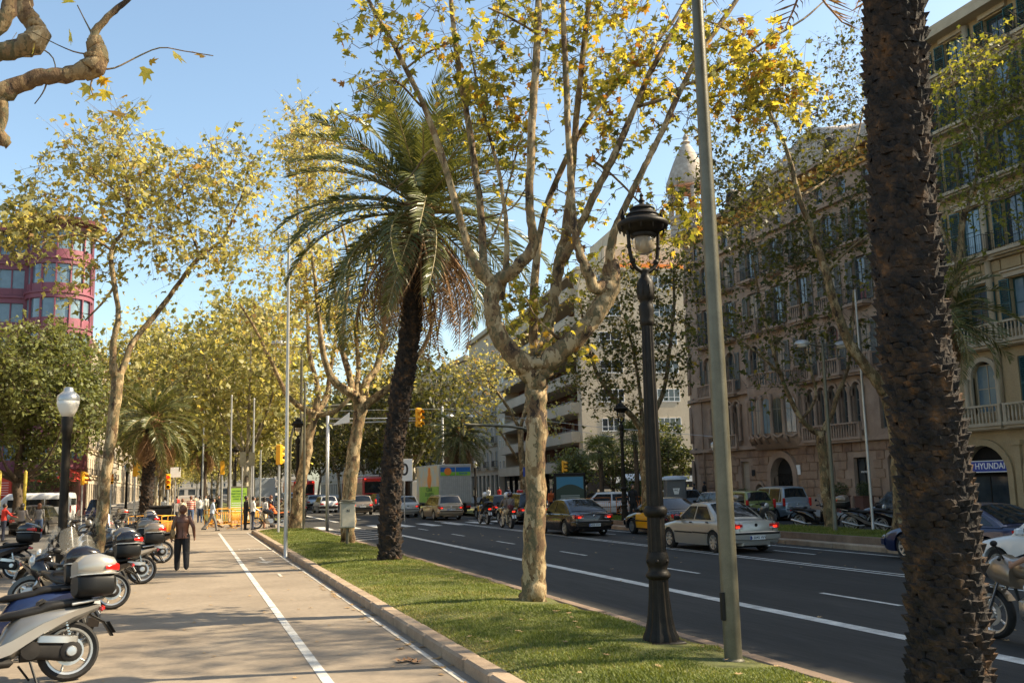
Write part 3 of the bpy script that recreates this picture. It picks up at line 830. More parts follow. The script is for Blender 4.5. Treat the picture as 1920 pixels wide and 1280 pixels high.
T.limb([(at(-150,215,Y0),.11)]+lp(Y0,[(-70,130,46,.3),(-20,105,42,.3),(25,92,40,.3),(62,82,52,.3),(72,64,44,.3),(55,35,36,.3),(42,0,38,.3),(38,-50,36,.3)]),14,5,knob=.4)
T.limb(lp(Y0,[(-90,130,44,-.3),(-30,70,38,-.3),(8,40,32,-.3),(20,0,30,-.3),(25,-60,26,-.3)]),12,4,knob=.3)
T.limb([(at(-60,180,Y0),.09)]+lp(Y0,[(-20,178,38),(0,190,30),(5,215,22),(0,245,18),(8,265,26),(4,274,14)]),12,4,knob=.3)
for a in([(182,130,6),(215,128,4),(255,108,3.5),(300,90,3),(345,96,2.5),(400,105,2)],[(188,100,5),(150,100,3.5),(110,85,2.5),(60,60,2)],[(176,70,5),(160,40,3),(145,10,2)],[(90,150,5),(80,175,3),(65,195,2)],[(70,85,4,.3),(100,110,3,.3),(105,150,2.4,.2)],[(180,130,5),(170,160,3.5),(175,180,2.5)]):
 T.limb(lp(Y0,a),5,3)
for(x,y,k)in((325,100,1.1),(383,107,.9),(275,128,1.1),(130,65,1.0),(128,5,.9),(185,150,1.0),(165,160,.9),(185,175,1.1),(200,170,1.0),(238,178,.6),(210,212,1.3),(238,215,.9),(280,118,.7),(232,190,.5),(195,145,.8),(30,62,.7),(62,100,.7)):
 p=at(x,y,Y0);T.leaf.append((p.x,p.y,p.z,.115*k))
for i in range(420):
 v=Vector((rnd.gauss(0,1),rnd.gauss(0,1),rnd.gauss(0,1))).normalized()*rnd.uniform(.4,1)
 T.leaf.append((-5.6+v.x*2.2,5.0+v.y*2.4,8.6+v.z*1.3,.16))
T.twig.tube([at(40,-60,Y0+.3),Vector((-4.0,6.3,7.8)),Vector((-5.0,5.4,8.4)),Vector((-6.4,4.4,9.2))],[.07,.05,.04,.02],6)
T.twig.tube([Vector((-5.0,7.0,3.9)),Vector((-5.4,6.3,6.0)),Vector((-5.6,5.2,8.3)),Vector((-5.2,3.6,9.4))],[.12,.09,.05,.02],6)
tree_thing(T,'plane_tree','knobbly plane branches with a few yellow leaves reaching in at the upper left corner',(-5.6,7.2,0),LEAF_STAR,M['bark'],M['leafA'],'plane trees left of the cycle path',tb=.40,ts=.12,split=17,twig_m=M['twig'])
#  median trees across the road
def median_tree(seed,Y0,limbs,clumps,base,label,leafm,LS,tb=0.,ts=.2,n0=12,barkm='bark',lod=LEAF_MID,zt=0.):
 global T
 T=Tree(seed)
 for i,l in enumerate(limbs):T.limb(lp(Y0,l),n0 if i==0 else 8,4)
 for c in clumps:cl(c[0],c[1],Y0+(c[5]if len(c)>5 else 0),c[2],c[3],2.2,int(c[4]*(.9 if seed in(23,25)else 1.0)),c[6]if len(c)>6 else 11,LS,spread=.34)
 return tree_thing(T,'plane_tree',label,base,lod,M[barkm],M[leafm],'plane trees on the median',tb=tb,ts=ts,zt=zt)
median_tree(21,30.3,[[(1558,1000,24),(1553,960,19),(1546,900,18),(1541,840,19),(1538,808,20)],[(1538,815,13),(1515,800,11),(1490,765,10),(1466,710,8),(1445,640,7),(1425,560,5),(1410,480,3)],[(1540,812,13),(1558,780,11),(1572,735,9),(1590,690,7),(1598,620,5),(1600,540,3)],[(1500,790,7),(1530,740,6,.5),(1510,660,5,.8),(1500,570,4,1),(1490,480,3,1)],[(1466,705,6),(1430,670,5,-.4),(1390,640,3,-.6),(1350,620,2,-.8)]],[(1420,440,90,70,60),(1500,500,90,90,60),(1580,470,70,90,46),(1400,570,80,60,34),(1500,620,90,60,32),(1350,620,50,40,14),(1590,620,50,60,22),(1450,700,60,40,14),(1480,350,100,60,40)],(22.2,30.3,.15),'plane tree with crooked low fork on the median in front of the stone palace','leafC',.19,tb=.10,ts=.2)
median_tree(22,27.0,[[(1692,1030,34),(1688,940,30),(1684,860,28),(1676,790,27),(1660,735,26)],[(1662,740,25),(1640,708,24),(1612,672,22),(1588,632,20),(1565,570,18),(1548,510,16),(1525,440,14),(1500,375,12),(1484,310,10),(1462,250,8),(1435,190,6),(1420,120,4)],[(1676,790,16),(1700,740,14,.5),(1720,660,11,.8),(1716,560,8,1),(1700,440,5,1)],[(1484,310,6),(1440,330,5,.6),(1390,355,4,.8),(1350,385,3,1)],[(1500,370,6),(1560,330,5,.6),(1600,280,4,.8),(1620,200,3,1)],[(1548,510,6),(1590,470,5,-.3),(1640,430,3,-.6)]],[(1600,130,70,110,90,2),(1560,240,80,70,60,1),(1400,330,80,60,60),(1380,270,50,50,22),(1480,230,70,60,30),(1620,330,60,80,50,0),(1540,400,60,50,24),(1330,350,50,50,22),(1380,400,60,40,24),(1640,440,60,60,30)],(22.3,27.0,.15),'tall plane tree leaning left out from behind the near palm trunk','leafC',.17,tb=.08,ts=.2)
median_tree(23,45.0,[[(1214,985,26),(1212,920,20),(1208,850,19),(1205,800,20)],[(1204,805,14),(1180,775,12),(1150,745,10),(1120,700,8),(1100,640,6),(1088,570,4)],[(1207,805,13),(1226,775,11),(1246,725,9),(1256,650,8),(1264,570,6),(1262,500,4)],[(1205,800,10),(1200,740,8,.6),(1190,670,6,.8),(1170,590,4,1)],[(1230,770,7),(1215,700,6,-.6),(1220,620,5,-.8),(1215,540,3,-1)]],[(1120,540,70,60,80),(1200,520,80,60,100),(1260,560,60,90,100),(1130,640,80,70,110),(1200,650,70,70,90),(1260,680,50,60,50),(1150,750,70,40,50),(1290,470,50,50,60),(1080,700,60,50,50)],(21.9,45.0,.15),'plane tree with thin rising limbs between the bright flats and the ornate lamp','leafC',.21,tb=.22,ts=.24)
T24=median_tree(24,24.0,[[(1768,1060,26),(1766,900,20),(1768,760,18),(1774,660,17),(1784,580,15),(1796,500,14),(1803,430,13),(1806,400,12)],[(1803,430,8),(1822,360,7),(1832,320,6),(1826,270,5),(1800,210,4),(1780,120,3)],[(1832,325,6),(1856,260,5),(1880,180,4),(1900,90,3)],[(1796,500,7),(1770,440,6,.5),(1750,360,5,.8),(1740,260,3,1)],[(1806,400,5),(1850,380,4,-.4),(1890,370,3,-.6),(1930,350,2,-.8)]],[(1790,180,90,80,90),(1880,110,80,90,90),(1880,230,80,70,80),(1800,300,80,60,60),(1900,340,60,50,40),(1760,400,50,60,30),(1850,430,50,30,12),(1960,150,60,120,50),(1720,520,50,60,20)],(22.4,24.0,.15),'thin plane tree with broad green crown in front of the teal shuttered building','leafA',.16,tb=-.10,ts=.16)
median_tree(25,64.0,[[(985,960,16),(980,880,13),(975,800,12)],[(975,805,8),(950,760,7),(920,720,5),(890,690,3)],[(976,803,8),(990,740,6),(1000,690,4)],[(970,860,6),(930,800,4),(890,770,3)]],[(900,720,60,50,60),(870,690,50,40,36),(950,680,50,50,40),(990,640,50,50,30),(910,790,60,40,30),(1040,780,40,50,16)],(21.0,64.0,.1),'sunlit golden plane tree showing left of the big trunk before the balconies','leafB',.26,tb=.22,ts=.22)
#  generic avenue trees, each kind built once and copied with its parts
def avenue_tree(seed,h,cr,label,leafm,LS,n=150,lv=16,tb=0.,group=None,lean=0.0,kind='plane_tree',barkm='barkfar',fork=.34,lod=LEAF_LOW,cz=None,dense=.5):
 global T
 T=Tree(seed);r=T.r
 fz=h*fork
 T.limb([(Vector((0,0,-.1)),.26),(Vector((.02,0,.5)),.2),(Vector((lean*.4,.05,fz*.6)),.17),(Vector((lean,0,fz)),.19)],9,3)
 k=r.randint(4,5)
 for i in range(k):
  a=2*pi*(i+r.uniform(-.2,.2))/k;e=cr*r.uniform(.45,.75)
  top=h*r.uniform(.75,.95)
  T.limb([(Vector((lean,0,fz-.1)),.12),(Vector((lean+math.cos(a)*e*.35,math.sin(a)*e*.35,fz+(top-fz)*.18)),.11),(Vector((lean+math.cos(a)*e*.7,math.sin(a)*e*.7,fz+(top-fz)*.5)),.07),(Vector((lean+math.cos(a)*e,math.sin(a)*e,top)),.025)],6,3)
 cz=cz or(h+fz)/2+.6
 T.clump((lean,0,cz),(cr,cr,(h-fz)/2),n,lv,LS,spread=dense,shell=.45)
 return T
def protos(name,label,T,leafm,barkm,tb,ts,group,lod=LEAF_LOW):
 return tree_thing(T,name,label,(0,0,0),lod,M[barkm],M[leafm],group,tb=tb,ts=ts)
G_L='plane trees lining the far cycle path'
G_R='dark plane trees along the far road side'
pa=protos('plane_tree','x',avenue_tree(31,17.5,5.4,'','leafB',.40,200,30,fork=.27,dense=.75),'leafB','barkfar',.06,.2,G_L)
pb=protos('plane_tree','x',avenue_tree(32,18.5,5.2,'','leafB',.40,200,30,lean=.5,fork=.25,dense=.75),'leafB','barkfar',.12,.2,G_L)
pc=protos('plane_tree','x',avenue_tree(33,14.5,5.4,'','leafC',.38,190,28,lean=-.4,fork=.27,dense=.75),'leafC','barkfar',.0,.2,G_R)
farL=[(-3.2,86,0,.95),(-3.2,98,1,1.0),(-3.2,110,1,1.0),(-3.2,122,0,1.05),(-3.4,140,1,1.05),(-3.4,162,0,1.1),(-3.4,190,1,1.1),(-3.4,225,0,1.2),(-3.4,265,1,1.1),(-3.6,310,0,1.1),(-3.6,360,1,1.1),(3.8,70,0,.95),(4.4,84,1,.92),(4.2,99,0,.95),(4.4,116,1,1.0),(4.2,138,0,1.0),(4.3,165,1,1.1),(4.3,200,0,1.1),(4.3,245,1,1.2),(4.3,300,0,1.1),(4.3,350,1,1.15),(-11,290,0,1.0),(-8,330,1,.95),(-12,380,0,1.2),(-4,400,1,1.1),(3,405,0,1.1),(10,400,1,1.2),(17,400,0,1.2),(-18,400,0,1.2)]
ordn=['first','second','third','fourth','fifth','sixth','seventh','eighth','ninth','tenth','eleventh','twelfth','thirteenth','fourteenth','fifteenth','sixteenth','seventeenth','eighteenth','nineteenth','twentieth','twenty first','twenty second']
nl=nr_=0
for i,(x,y,k,s_)in enumerate(farL):
 src=(pa,pb)[k]
 if x<0:lab='yellowing plane tree, %s beyond the left palm in the row left of the cycle path'%ordn[nl];nl+=1
 else:lab='yellowing plane tree, %s beyond the green billboard between cycle path and road'%ordn[nr_];nr_+=1
 if i==0:o=pa;o.location=(x,y,0);o.scale=(s_,)*3;o['label']=lab;o['group']=G_L
 elif i==1:o=pb;o.location=(x,y,0);o.scale=(s_,)*3;o['label']=lab;o['group']=G_L
 else:dup(src,(x,y,0),i*1.9,lab,G_L,s_)
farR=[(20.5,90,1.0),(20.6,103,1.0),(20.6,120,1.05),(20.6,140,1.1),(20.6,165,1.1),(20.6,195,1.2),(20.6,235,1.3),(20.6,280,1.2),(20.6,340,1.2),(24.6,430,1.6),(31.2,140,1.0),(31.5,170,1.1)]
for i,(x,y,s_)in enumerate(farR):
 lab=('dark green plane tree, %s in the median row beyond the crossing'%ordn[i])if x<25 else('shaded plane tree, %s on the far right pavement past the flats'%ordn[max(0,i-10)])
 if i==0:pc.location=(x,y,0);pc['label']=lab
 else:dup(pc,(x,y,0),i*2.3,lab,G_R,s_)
for i_,(x,y,s_,lab)in enumerate(((22.4,15.5,1.0,'dark plane tree on the median, crown entering at the right edge behind the palm'),(22.4,7.0,1.0,'dark plane tree on the median just outside the right edge'))):
 dup(T24,(x,y,.15),i_*1.3+.9,lab,'plane trees on the median',s_)
 #  rounded dense green tree on the left pavement and smaller green trees
def bushy(seed,h,r_,n,lv,LS,leafm,label,loc,group=None,tb=0,fz=.3,name='broadleaf_tree',lod=LEAF_LOW):
 T=Tree(seed);z0=h*fz
 T.limb([(Vector((0,0,-.1)),.2*h/7),(Vector((.05,0,z0*.6)),.15*h/7),(Vector((0,.05,z0)),.14*h/7),(Vector((.1,0,h*.6)),.06)],10,3)
 for i in range(6):
  a=i*pi/3+.3
  T.limb([(Vector((0,0,z0*.9)),.09*h/7),(Vector((math.cos(a)*r_*.4,math.sin(a)*r_*.4,z0*1.3)),.06),(Vector((math.cos(a)*r_*.7,math.sin(a)*r_*.7,h*.6)),.025)],6,3)
 for k in range(9):
  a=T.r.uniform(0,6.28);rr=r_*T.r.uniform(0.1,.55);zz=z0+(h-z0)*T.r.uniform(.3,.72)
  T.clump((math.cos(a)*rr,math.sin(a)*rr,zz),(r_*.52,r_*.52,(h-z0)*.3),n//9,lv,LS,spread=.28,shell=.5)
 T.leaf=[(a,b,c,d)for a,b,c,d in T.leaf]
 wm,tm,lv_=T.meshes(lod,M['barkd'],M[leafm],tb,.2)
 root=thing(name,label,'tree',loc,0,group)
 link('trunk',wm,root);tag(link('branches',tm,root),kind='stuff')
 L,R_,tint=lv_
 tag(link('foliage',scatter('foliage',lod[0],lod[1],L[:,:3],R_,tint,M[leafm]),root),kind='stuff')
 return root
bushy(41,12.4,5.8,520,44,.22,'leafG','dense rounded dark green tree over the white van at the left edge',(-9.2,61,0),tb=.30,fz=.26)
bushy(42,5.2,2.3,120,24,.16,'leafG','small fresh green tree behind the white minibus near the red shop',(-11.0,85,0),tb=.35,fz=.3)
bushy(43,4.6,1.9,120,26,.2,'leafG','small round bright green tree right of the big trunk before the flats',(27.0,66.0,0),tb=.45,fz=.34)
bushy(44,7.6,3.4,160,30,.22,'leafG','bushy green tree in the side street behind the grey portable toilet',(37.2,72.3,0),tb=.25,fz=.2)
bushy(45,7.0,2.6,110,26,.22,'leafG','dark leafy tree hidden behind the ornate lamp near the shrubs',(33.5,74.0,0),tb=.0,fz=.25)
#  palms
def frond_mesh(name,L,arch,leaf,m,mr,n=46,wl=.035,droop=.35,twist=0.,ragged=0.0,seed=0,vee=.55):
 """frond along +X rising then bending: arch = total bend angle (radians) downward from its starting direction"""
 r=random.Random(seed)
 mb=MB();pts=[];p=Vector((0,0,0));a=0.0;K=14
 for i in range(K+1):
  pts.append(p.copy());t=i/K
  a=-arch*(t**1.3)
  p=p+Vector((math.cos(a),math.sin(twist*t)*.12,math.sin(a)))*(L/K)
 mb.tube(pts,[.035*(1-.85*i/K)+.004 for i in range(K+1)],5,mi=1,cap=False)
 tv=[];
 for i in range(n):
  t=.12+.88*i/(n-1)
  k=min(K-1,int(t*K));f=t*K-k
  q=pts[k].lerp(pts[k+1],f);d=(pts[k+1]-pts[k]).normalized()
  up=Vector((0,1,0)).cross(d)*-1
  ll=leaf*math.sin(pi*min(1,(.16+.80*t)))**.6*r.uniform(.85,1.1)
  for sgn in(-1,1):
   if ragged and r.random()<ragged:continue
   side=Vector((0,sgn,0))
   dirn=(side*(1.0)+d*(.55+.5*t)+up*(vee+r.uniform(-.25,.25))).normalized()
   w=up.cross(dirn).normalized()*wl/2 if False else(d*.8+up*r.uniform(-.5,.5)).normalized()*wl/2
   mid=q+dirn*ll*.5;dr=droop*ll*r.uniform(.6,1.4)
   tip=q+dirn*ll+Vector((0,0,-dr))
   if ragged:tip+=Vector((r.uniform(-.1,.1),r.uniform(-.1,.1),r.uniform(-.15,0)))*ll
   mb.add([q+w*.5,q-w*.5,mid-w-Vector((0,0,dr*.25)),mid+w-Vector((0,0,dr*.25)),tip],[(0,1,2,3),(3,2,4)],0)
 me=mb.mesh(name,[m,mr],smooth=False)
 at_=me.attributes.new('tint','FLOAT','POINT')
 v=np.clip(.45+nrs.normal(0,.22,len(me.vertices)),0,1).astype(np.float32)
 at_.data.foreach_set('value',v)
 return me
def palm(name,label,base,trunk_pts,trunk_r,L,n_live,n_dead,scars,cat_='palm tree',group=None,seed=1,nleaf=46,scar_size=.16,dead_len=None,up=1.25,wl=.035,headr=.32,scar_parts=300,leaf=.55):
 r=random.Random(seed)
 root=thing(name,label,cat_,base,0,group);B=Vector(base)
 c=cat([(p.x-B.x,p.y-B.y,p.z-B.z,q)for p,q in zip(trunk_pts,trunk_r)],6)
 P=[Vector(q[:3])for q in c];R_=[q[3]for q in c]
 mb=MB();mb.tube(P,[q*.93 for q in R_],16,bump=.05)
 link('trunk',mb.mesh('trunk',M['palmt'],True),root)
 if scars:
  ln=[0]
  for i in range(1,len(P)):ln.append(ln[-1]+(P[i]-P[i-1]).length)
  tot=ln[-1];rows=int(tot/scars);around=max(8,int(2*pi*R_[len(R_)//2]/scar_size))
  tm=[]
  for s_ in range(5):
   q=MB();rr=random.Random(s_)
   w,h,d=scar_size*.68,scars*1.05,scar_size*.28
   pts=[(-w,0,-h*.6),(-w*.6,d*.5,-h*.62),(0,d*.75,-h*.7),(w*.6,d*.5,-h*.62),(w,0,-h*.6),(-w*.95,-d*.2,h*.25),(-w*.55,d*1.0,h*.32),(0,d*1.55,h*.42),(w*.55,d*1.05,h*.3),(w*.95,-d*.2,h*.25),(-w*.8,-d*.9,h*.55),(0,-d*.6,h*.72),(w*.8,-d*.9,h*.55)]
   pts=[(a+rr.uniform(-.10,.10)*w*2,b+rr.uniform(-.3,.35)*d,z+rr.uniform(-.12,.12)*h)for a,b,z in pts]
   q.add(pts,[(0,1,6,5),(1,2,7,6),(2,3,8,7),(3,4,9,8),(5,6,11,10),(6,7,11),(7,8,11),(8,9,12,11)])
   tm.append(q)
  items=[]
  for j in range(rows):
   d=(j+.5)*scars
   k=max(i for i in range(len(ln))if ln[i]<=d);k=min(k,len(P)-2);f=(d-ln[k])/(ln[k+1]-ln[k])
   cpt=P[k].lerp(P[k+1],f);rr=R_[k]*(1-f)+R_[k+1]*f;ax=(P[k+1]-P[k]).normalized()
   for i in range(around):
    a=2*pi*(i+.5*(j%2)+r.uniform(-.18,.18))/around
    n_=Vector((math.cos(a),math.sin(a),0));n_=(n_-ax*n_.dot(ax)).normalized()
    pos=cpt+n_*rr*.97+ax*r.uniform(-.14,.14)*scars
    sd_=ax.cross(n_)*-1
    Mx=Matrix((sd_,n_,ax)).transposed().to_4x4();Mx.translation=pos
    Mx=Mx@Matrix.Rotation(r.uniform(-.07,.07),4,'Y')@Matrix.Diagonal((r.uniform(.85,1.2),r.uniform(.45,1.7),r.uniform(.8,1.3),1))
    wp=pos+B;tocam=(Vector((0,0,CAMH))-wp)
    face=tocam.normalized().dot(n_)
    vis=(face>.1)and(0.9375*wp.y+.3155*wp.x>1)and abs(wp.z-2.1)<.6*tocam.length
    items.append(((tocam.length if vis else 1e3+tocam.length),Mx,r.randrange(5)))
  items.sort(key=lambda t:t[0])
  me5=[q.mesh('leaf_base',M['scar'],False)for q in tm]
  for dd,Mx,v in items[:scar_parts]:
   o=bpy.data.objects.new('leaf_base',me5[v]);COL.objects.link(o);o.parent=root;o.matrix_local=Mx
  rest=MB()
  for dd,Mx,v in items[scar_parts:]:
   rest.add([Mx@Vector(q)for q in tm[v].v],tm[v].f)
  if rest.v:tag(link('leaf_bases',rest.mesh('leaf_bases',M['scar'],False),root),kind='stuff')
 top=P[-1]
 if n_live:
  mb=MB();mb.lathe([(R_[-1]*.9,-.7),(headr*1.25,-.25),(headr*1.1,.1),(headr*.6,.4),(.02,.55)],14,(top.x,top.y,top.z))
  for i in range(40):
   a=r.uniform(0,6.28);e=r.uniform(-.2,.9)
   dv=Vector((math.cos(a)*math.cos(e),math.sin(a)*math.cos(e),math.sin(e)))
   s0=top+Vector((0,0,r.uniform(-.5,.2)))+dv*headr*.7
   mb.tube([s0,s0+dv*r.uniform(.25,.45)],[.055,.03],5)
  link('crown_head',mb.mesh('crown_head',M['deadr'],False),root)
  live=[frond_mesh('frond',L*(.8+.04*i),.75+.14*i,leaf,M['frond'],M['rachis'],nleaf,wl,seed=i)for i in range(6)]
  for i in range(n_live):
   t=i/max(1,n_live-1)
   el=up-t*(up+.55)+r.uniform(-.1,.1)
   az=i*2.39996+r.uniform(-.2,.2)
   v=min(5,int(t*5.99))if el<.9 else r.choice([0,0,1])
   o=link('frond',live[v],root)
   o.matrix_local=Matrix.Translation(top+Vector((0,0,.25-.5*t)))@Matrix.Rotation(az,4,'Z')@Matrix.Rotation(-el,4,'Y')@Matrix.Rotation(r.uniform(-.5,.5),4,'X')
 if n_dead:
  dl=dead_len or L*.9
  dead=[frond_mesh('dead_frond',dl*(.7+.1*i),.7+.2*i,.42,M['dead'],M['deadr'],36,.03,droop=.75,ragged=.2,seed=20+i,vee=-.5)for i in range(4)]
  for i in range(n_dead):
   az=i*2.39996+r.uniform(-.3,.3);el=-r.uniform(.55,1.15)
   o=link('dead_frond',dead[r.randrange(4)],root)
   o.matrix_local=Matrix.Translation(top+Vector((math.cos(az)*.12,math.sin(az)*.12,-.35-r.uniform(0,.35))))@Matrix.Rotation(az,4,'Z')@Matrix.Rotation(-el,4,'Y')@Matrix.Rotation(r.uniform(-.8,.8),4,'X')
 return root
Yp=25.9
palm('date_palm','tall date palm with full feathery crown and brown dead skirt in the grass strip',(5.15,25.9,.1),[at(x,y,Yp)for x,y in((731,1056),(732,960),(737,860),(750,750),(764,660),(778,540),(788,430),(790,395))],[.28,.25,.25,.25,.25,.25,.24,.22],4.7,70,46,.085,seed=3,nleaf=72,scar_size=.15,up=1.45,wl=.05,leaf=.66,dead_len=4.0)
Yn=6.9
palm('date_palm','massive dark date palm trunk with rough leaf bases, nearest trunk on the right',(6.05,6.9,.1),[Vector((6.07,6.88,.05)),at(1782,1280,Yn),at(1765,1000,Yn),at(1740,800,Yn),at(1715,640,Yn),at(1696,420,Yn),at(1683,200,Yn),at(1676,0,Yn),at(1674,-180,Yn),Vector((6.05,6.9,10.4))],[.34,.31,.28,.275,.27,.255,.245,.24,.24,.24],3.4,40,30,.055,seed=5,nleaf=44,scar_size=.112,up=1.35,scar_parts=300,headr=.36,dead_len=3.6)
palm('date_palm','olive toned date palm with brown hanging skirt left of the walking woman',(-2.2,56,0),[Vector((-2.2,56,0)),Vector((-2.15,56,2.5)),Vector((-2.0,56,4.6)),Vector((-1.95,56,6.0))],[.34,.27,.27,.25],3.1,46,30,.13,seed=8,nleaf=40,scar_size=.2,wl=.06,scar_parts=60,dead_len=2.6)
palm('date_palm','drooping grey green palm by the double lamp before the balcony flats',(19.4,71,0),[Vector((19.4,71,0)),Vector((19.4,71,2.5)),Vector((19.45,71,5.9))],[.34,.28,.27],3.0,50,34,0,seed=9,nleaf=34,wl=.07,dead_len=2.6,up=.9)
palm('date_palm','dark palm on the median behind the near palm trunk, fronds spreading right',(22.5,24.6,.15),[Vector((22.5,24.6,.1)),Vector((22.5,24.6,2.5)),at(1768,590,24.6)],[.28,.22,.22],2.6,34,10,0,seed=10,nleaf=36,wl=.05,up=1.1,dead_len=1.6)
palm('date_palm','distant palm standing behind the orange barriers near the billboard',(1.2,90,0),[Vector((1.2,90,0)),Vector((1.2,90,3)),Vector((1.25,90,6.6))],[.34,.28,.27],2.8,36,20,0,seed=12,nleaf=26,wl=.09)
palm('date_palm','dark distant palm between the two red buses',(20.9,96,0),[Vector((20.9,96,0)),Vector((20.9,96,3)),Vector((20.9,96,7.0))],[.34,.28,.27],2.9,36,20,0,seed=13,nleaf=26,wl=.09)
def fan_palm(label,base,h,seed,n=26,s_=1.0):
 r=random.Random(seed)
 root=thing('fan_palm',label,'palm tree',base)
 mb=MB();mb.tube([(0,0,0),(.05,0,h*.5),(0,.05,h)],[.2,.16,.17],10,bump=.08)
 link('trunk',mb.mesh('trunk',M['barkd'],True),root)
 f=MB()
 for k in range(17):
  a=(k-8)/8*1.9;d=Vector((math.cos(a),math.sin(a),0))
  b=Vector((.75,0,.05));w=Vector((-d.y,d.x,0))*.035
  f.add([b,b+d*.4*s_-w,b+d*.4*s_+w,b+d*.85*s_+Vector((0,0,-.32))],[(0,1,2),(2,1,3)])
 f.tube([(0,0,0),(.4,0,.08),(.75,0,.05)],[.02,.015,.01],4)
 me=f.mesh('fan_leaf',M['leafG'])
 at_=me.attributes.new('tint','FLOAT','POINT');at_.data.foreach_set('value',np.clip(.7+nrs.normal(0,.15,len(me.vertices)),0,1).astype(np.float32))
 for i in range(n):
  o=link('fan_leaf',me,root);az=i*2.4;el=1.2-1.9*i/n
  o.matrix_local=Matrix.Translation((0,0.05,h))@Matrix.Rotation(az,4,'Z')@Matrix.Rotation(-el,4,'Y')
 return root
fan_palm('bright fan palm left of the distant ornate lamp, sunlit leaves',(27.6,63.0,0),4.3,1,s_=1.25)
fan_palm('taller shaded fan palm right of the distant ornate lamp',(28.9,60.0,0),5.2,2,30,1.3)
def shrub(label,loc,r_,h,seed,tb=0,n=1500,LS=.16):
 rs=np.random.RandomState(seed);root=thing('shrub',label,'shrub',loc)
 v=rs.normal(0,1,(n,3));v/=np.linalg.norm(v,axis=1)[:,None];v*=(rs.rand(n,1)**.4)
 pos=v*np.array([r_,r_,h/2])+np.array([0,0,h/2]);pos[:,2]=np.abs(pos[:,2])
 pos*=(1+.15*np.sin(pos[:,:1]*3+pos[:,1:2]*2.3))
 me=scatter('foliage',LEAF_LOW[0],LEAF_LOW[1],pos,rand_rot(n,rs.uniform(.6,1.3,n)*LS),np.clip(.35+tb+rs.normal(0,.2,n),0,1),M['leafG'])
 tag(link('foliage',me,root),kind='stuff')
 mb=MB()
 for i in range(7):
  a=i*.9;mb.tube([(0,0,0),(math.cos(a)*r_*.3,math.sin(a)*r_*.3,h*.4),(math.cos(a)*r_*.55,math.sin(a)*r_*.55,h*.7)],[.03,.02,.01],5)
 link('stems',mb.mesh('stems',M['barkd'],True),root)
 return root
shrub('dark spiky shrub bed under the fan palms by the food stand',(30.0,61.5,0),2.0,2.4,1)
shrub('pale green low shrub at the foot of the fan palms',(27.3,64.2,0),1.1,1.3,2,.35,900)
shrub('dark shrub between the food stand and the portable toilet',(33.0,68.0,0),2.4,2.8,3,-.1)
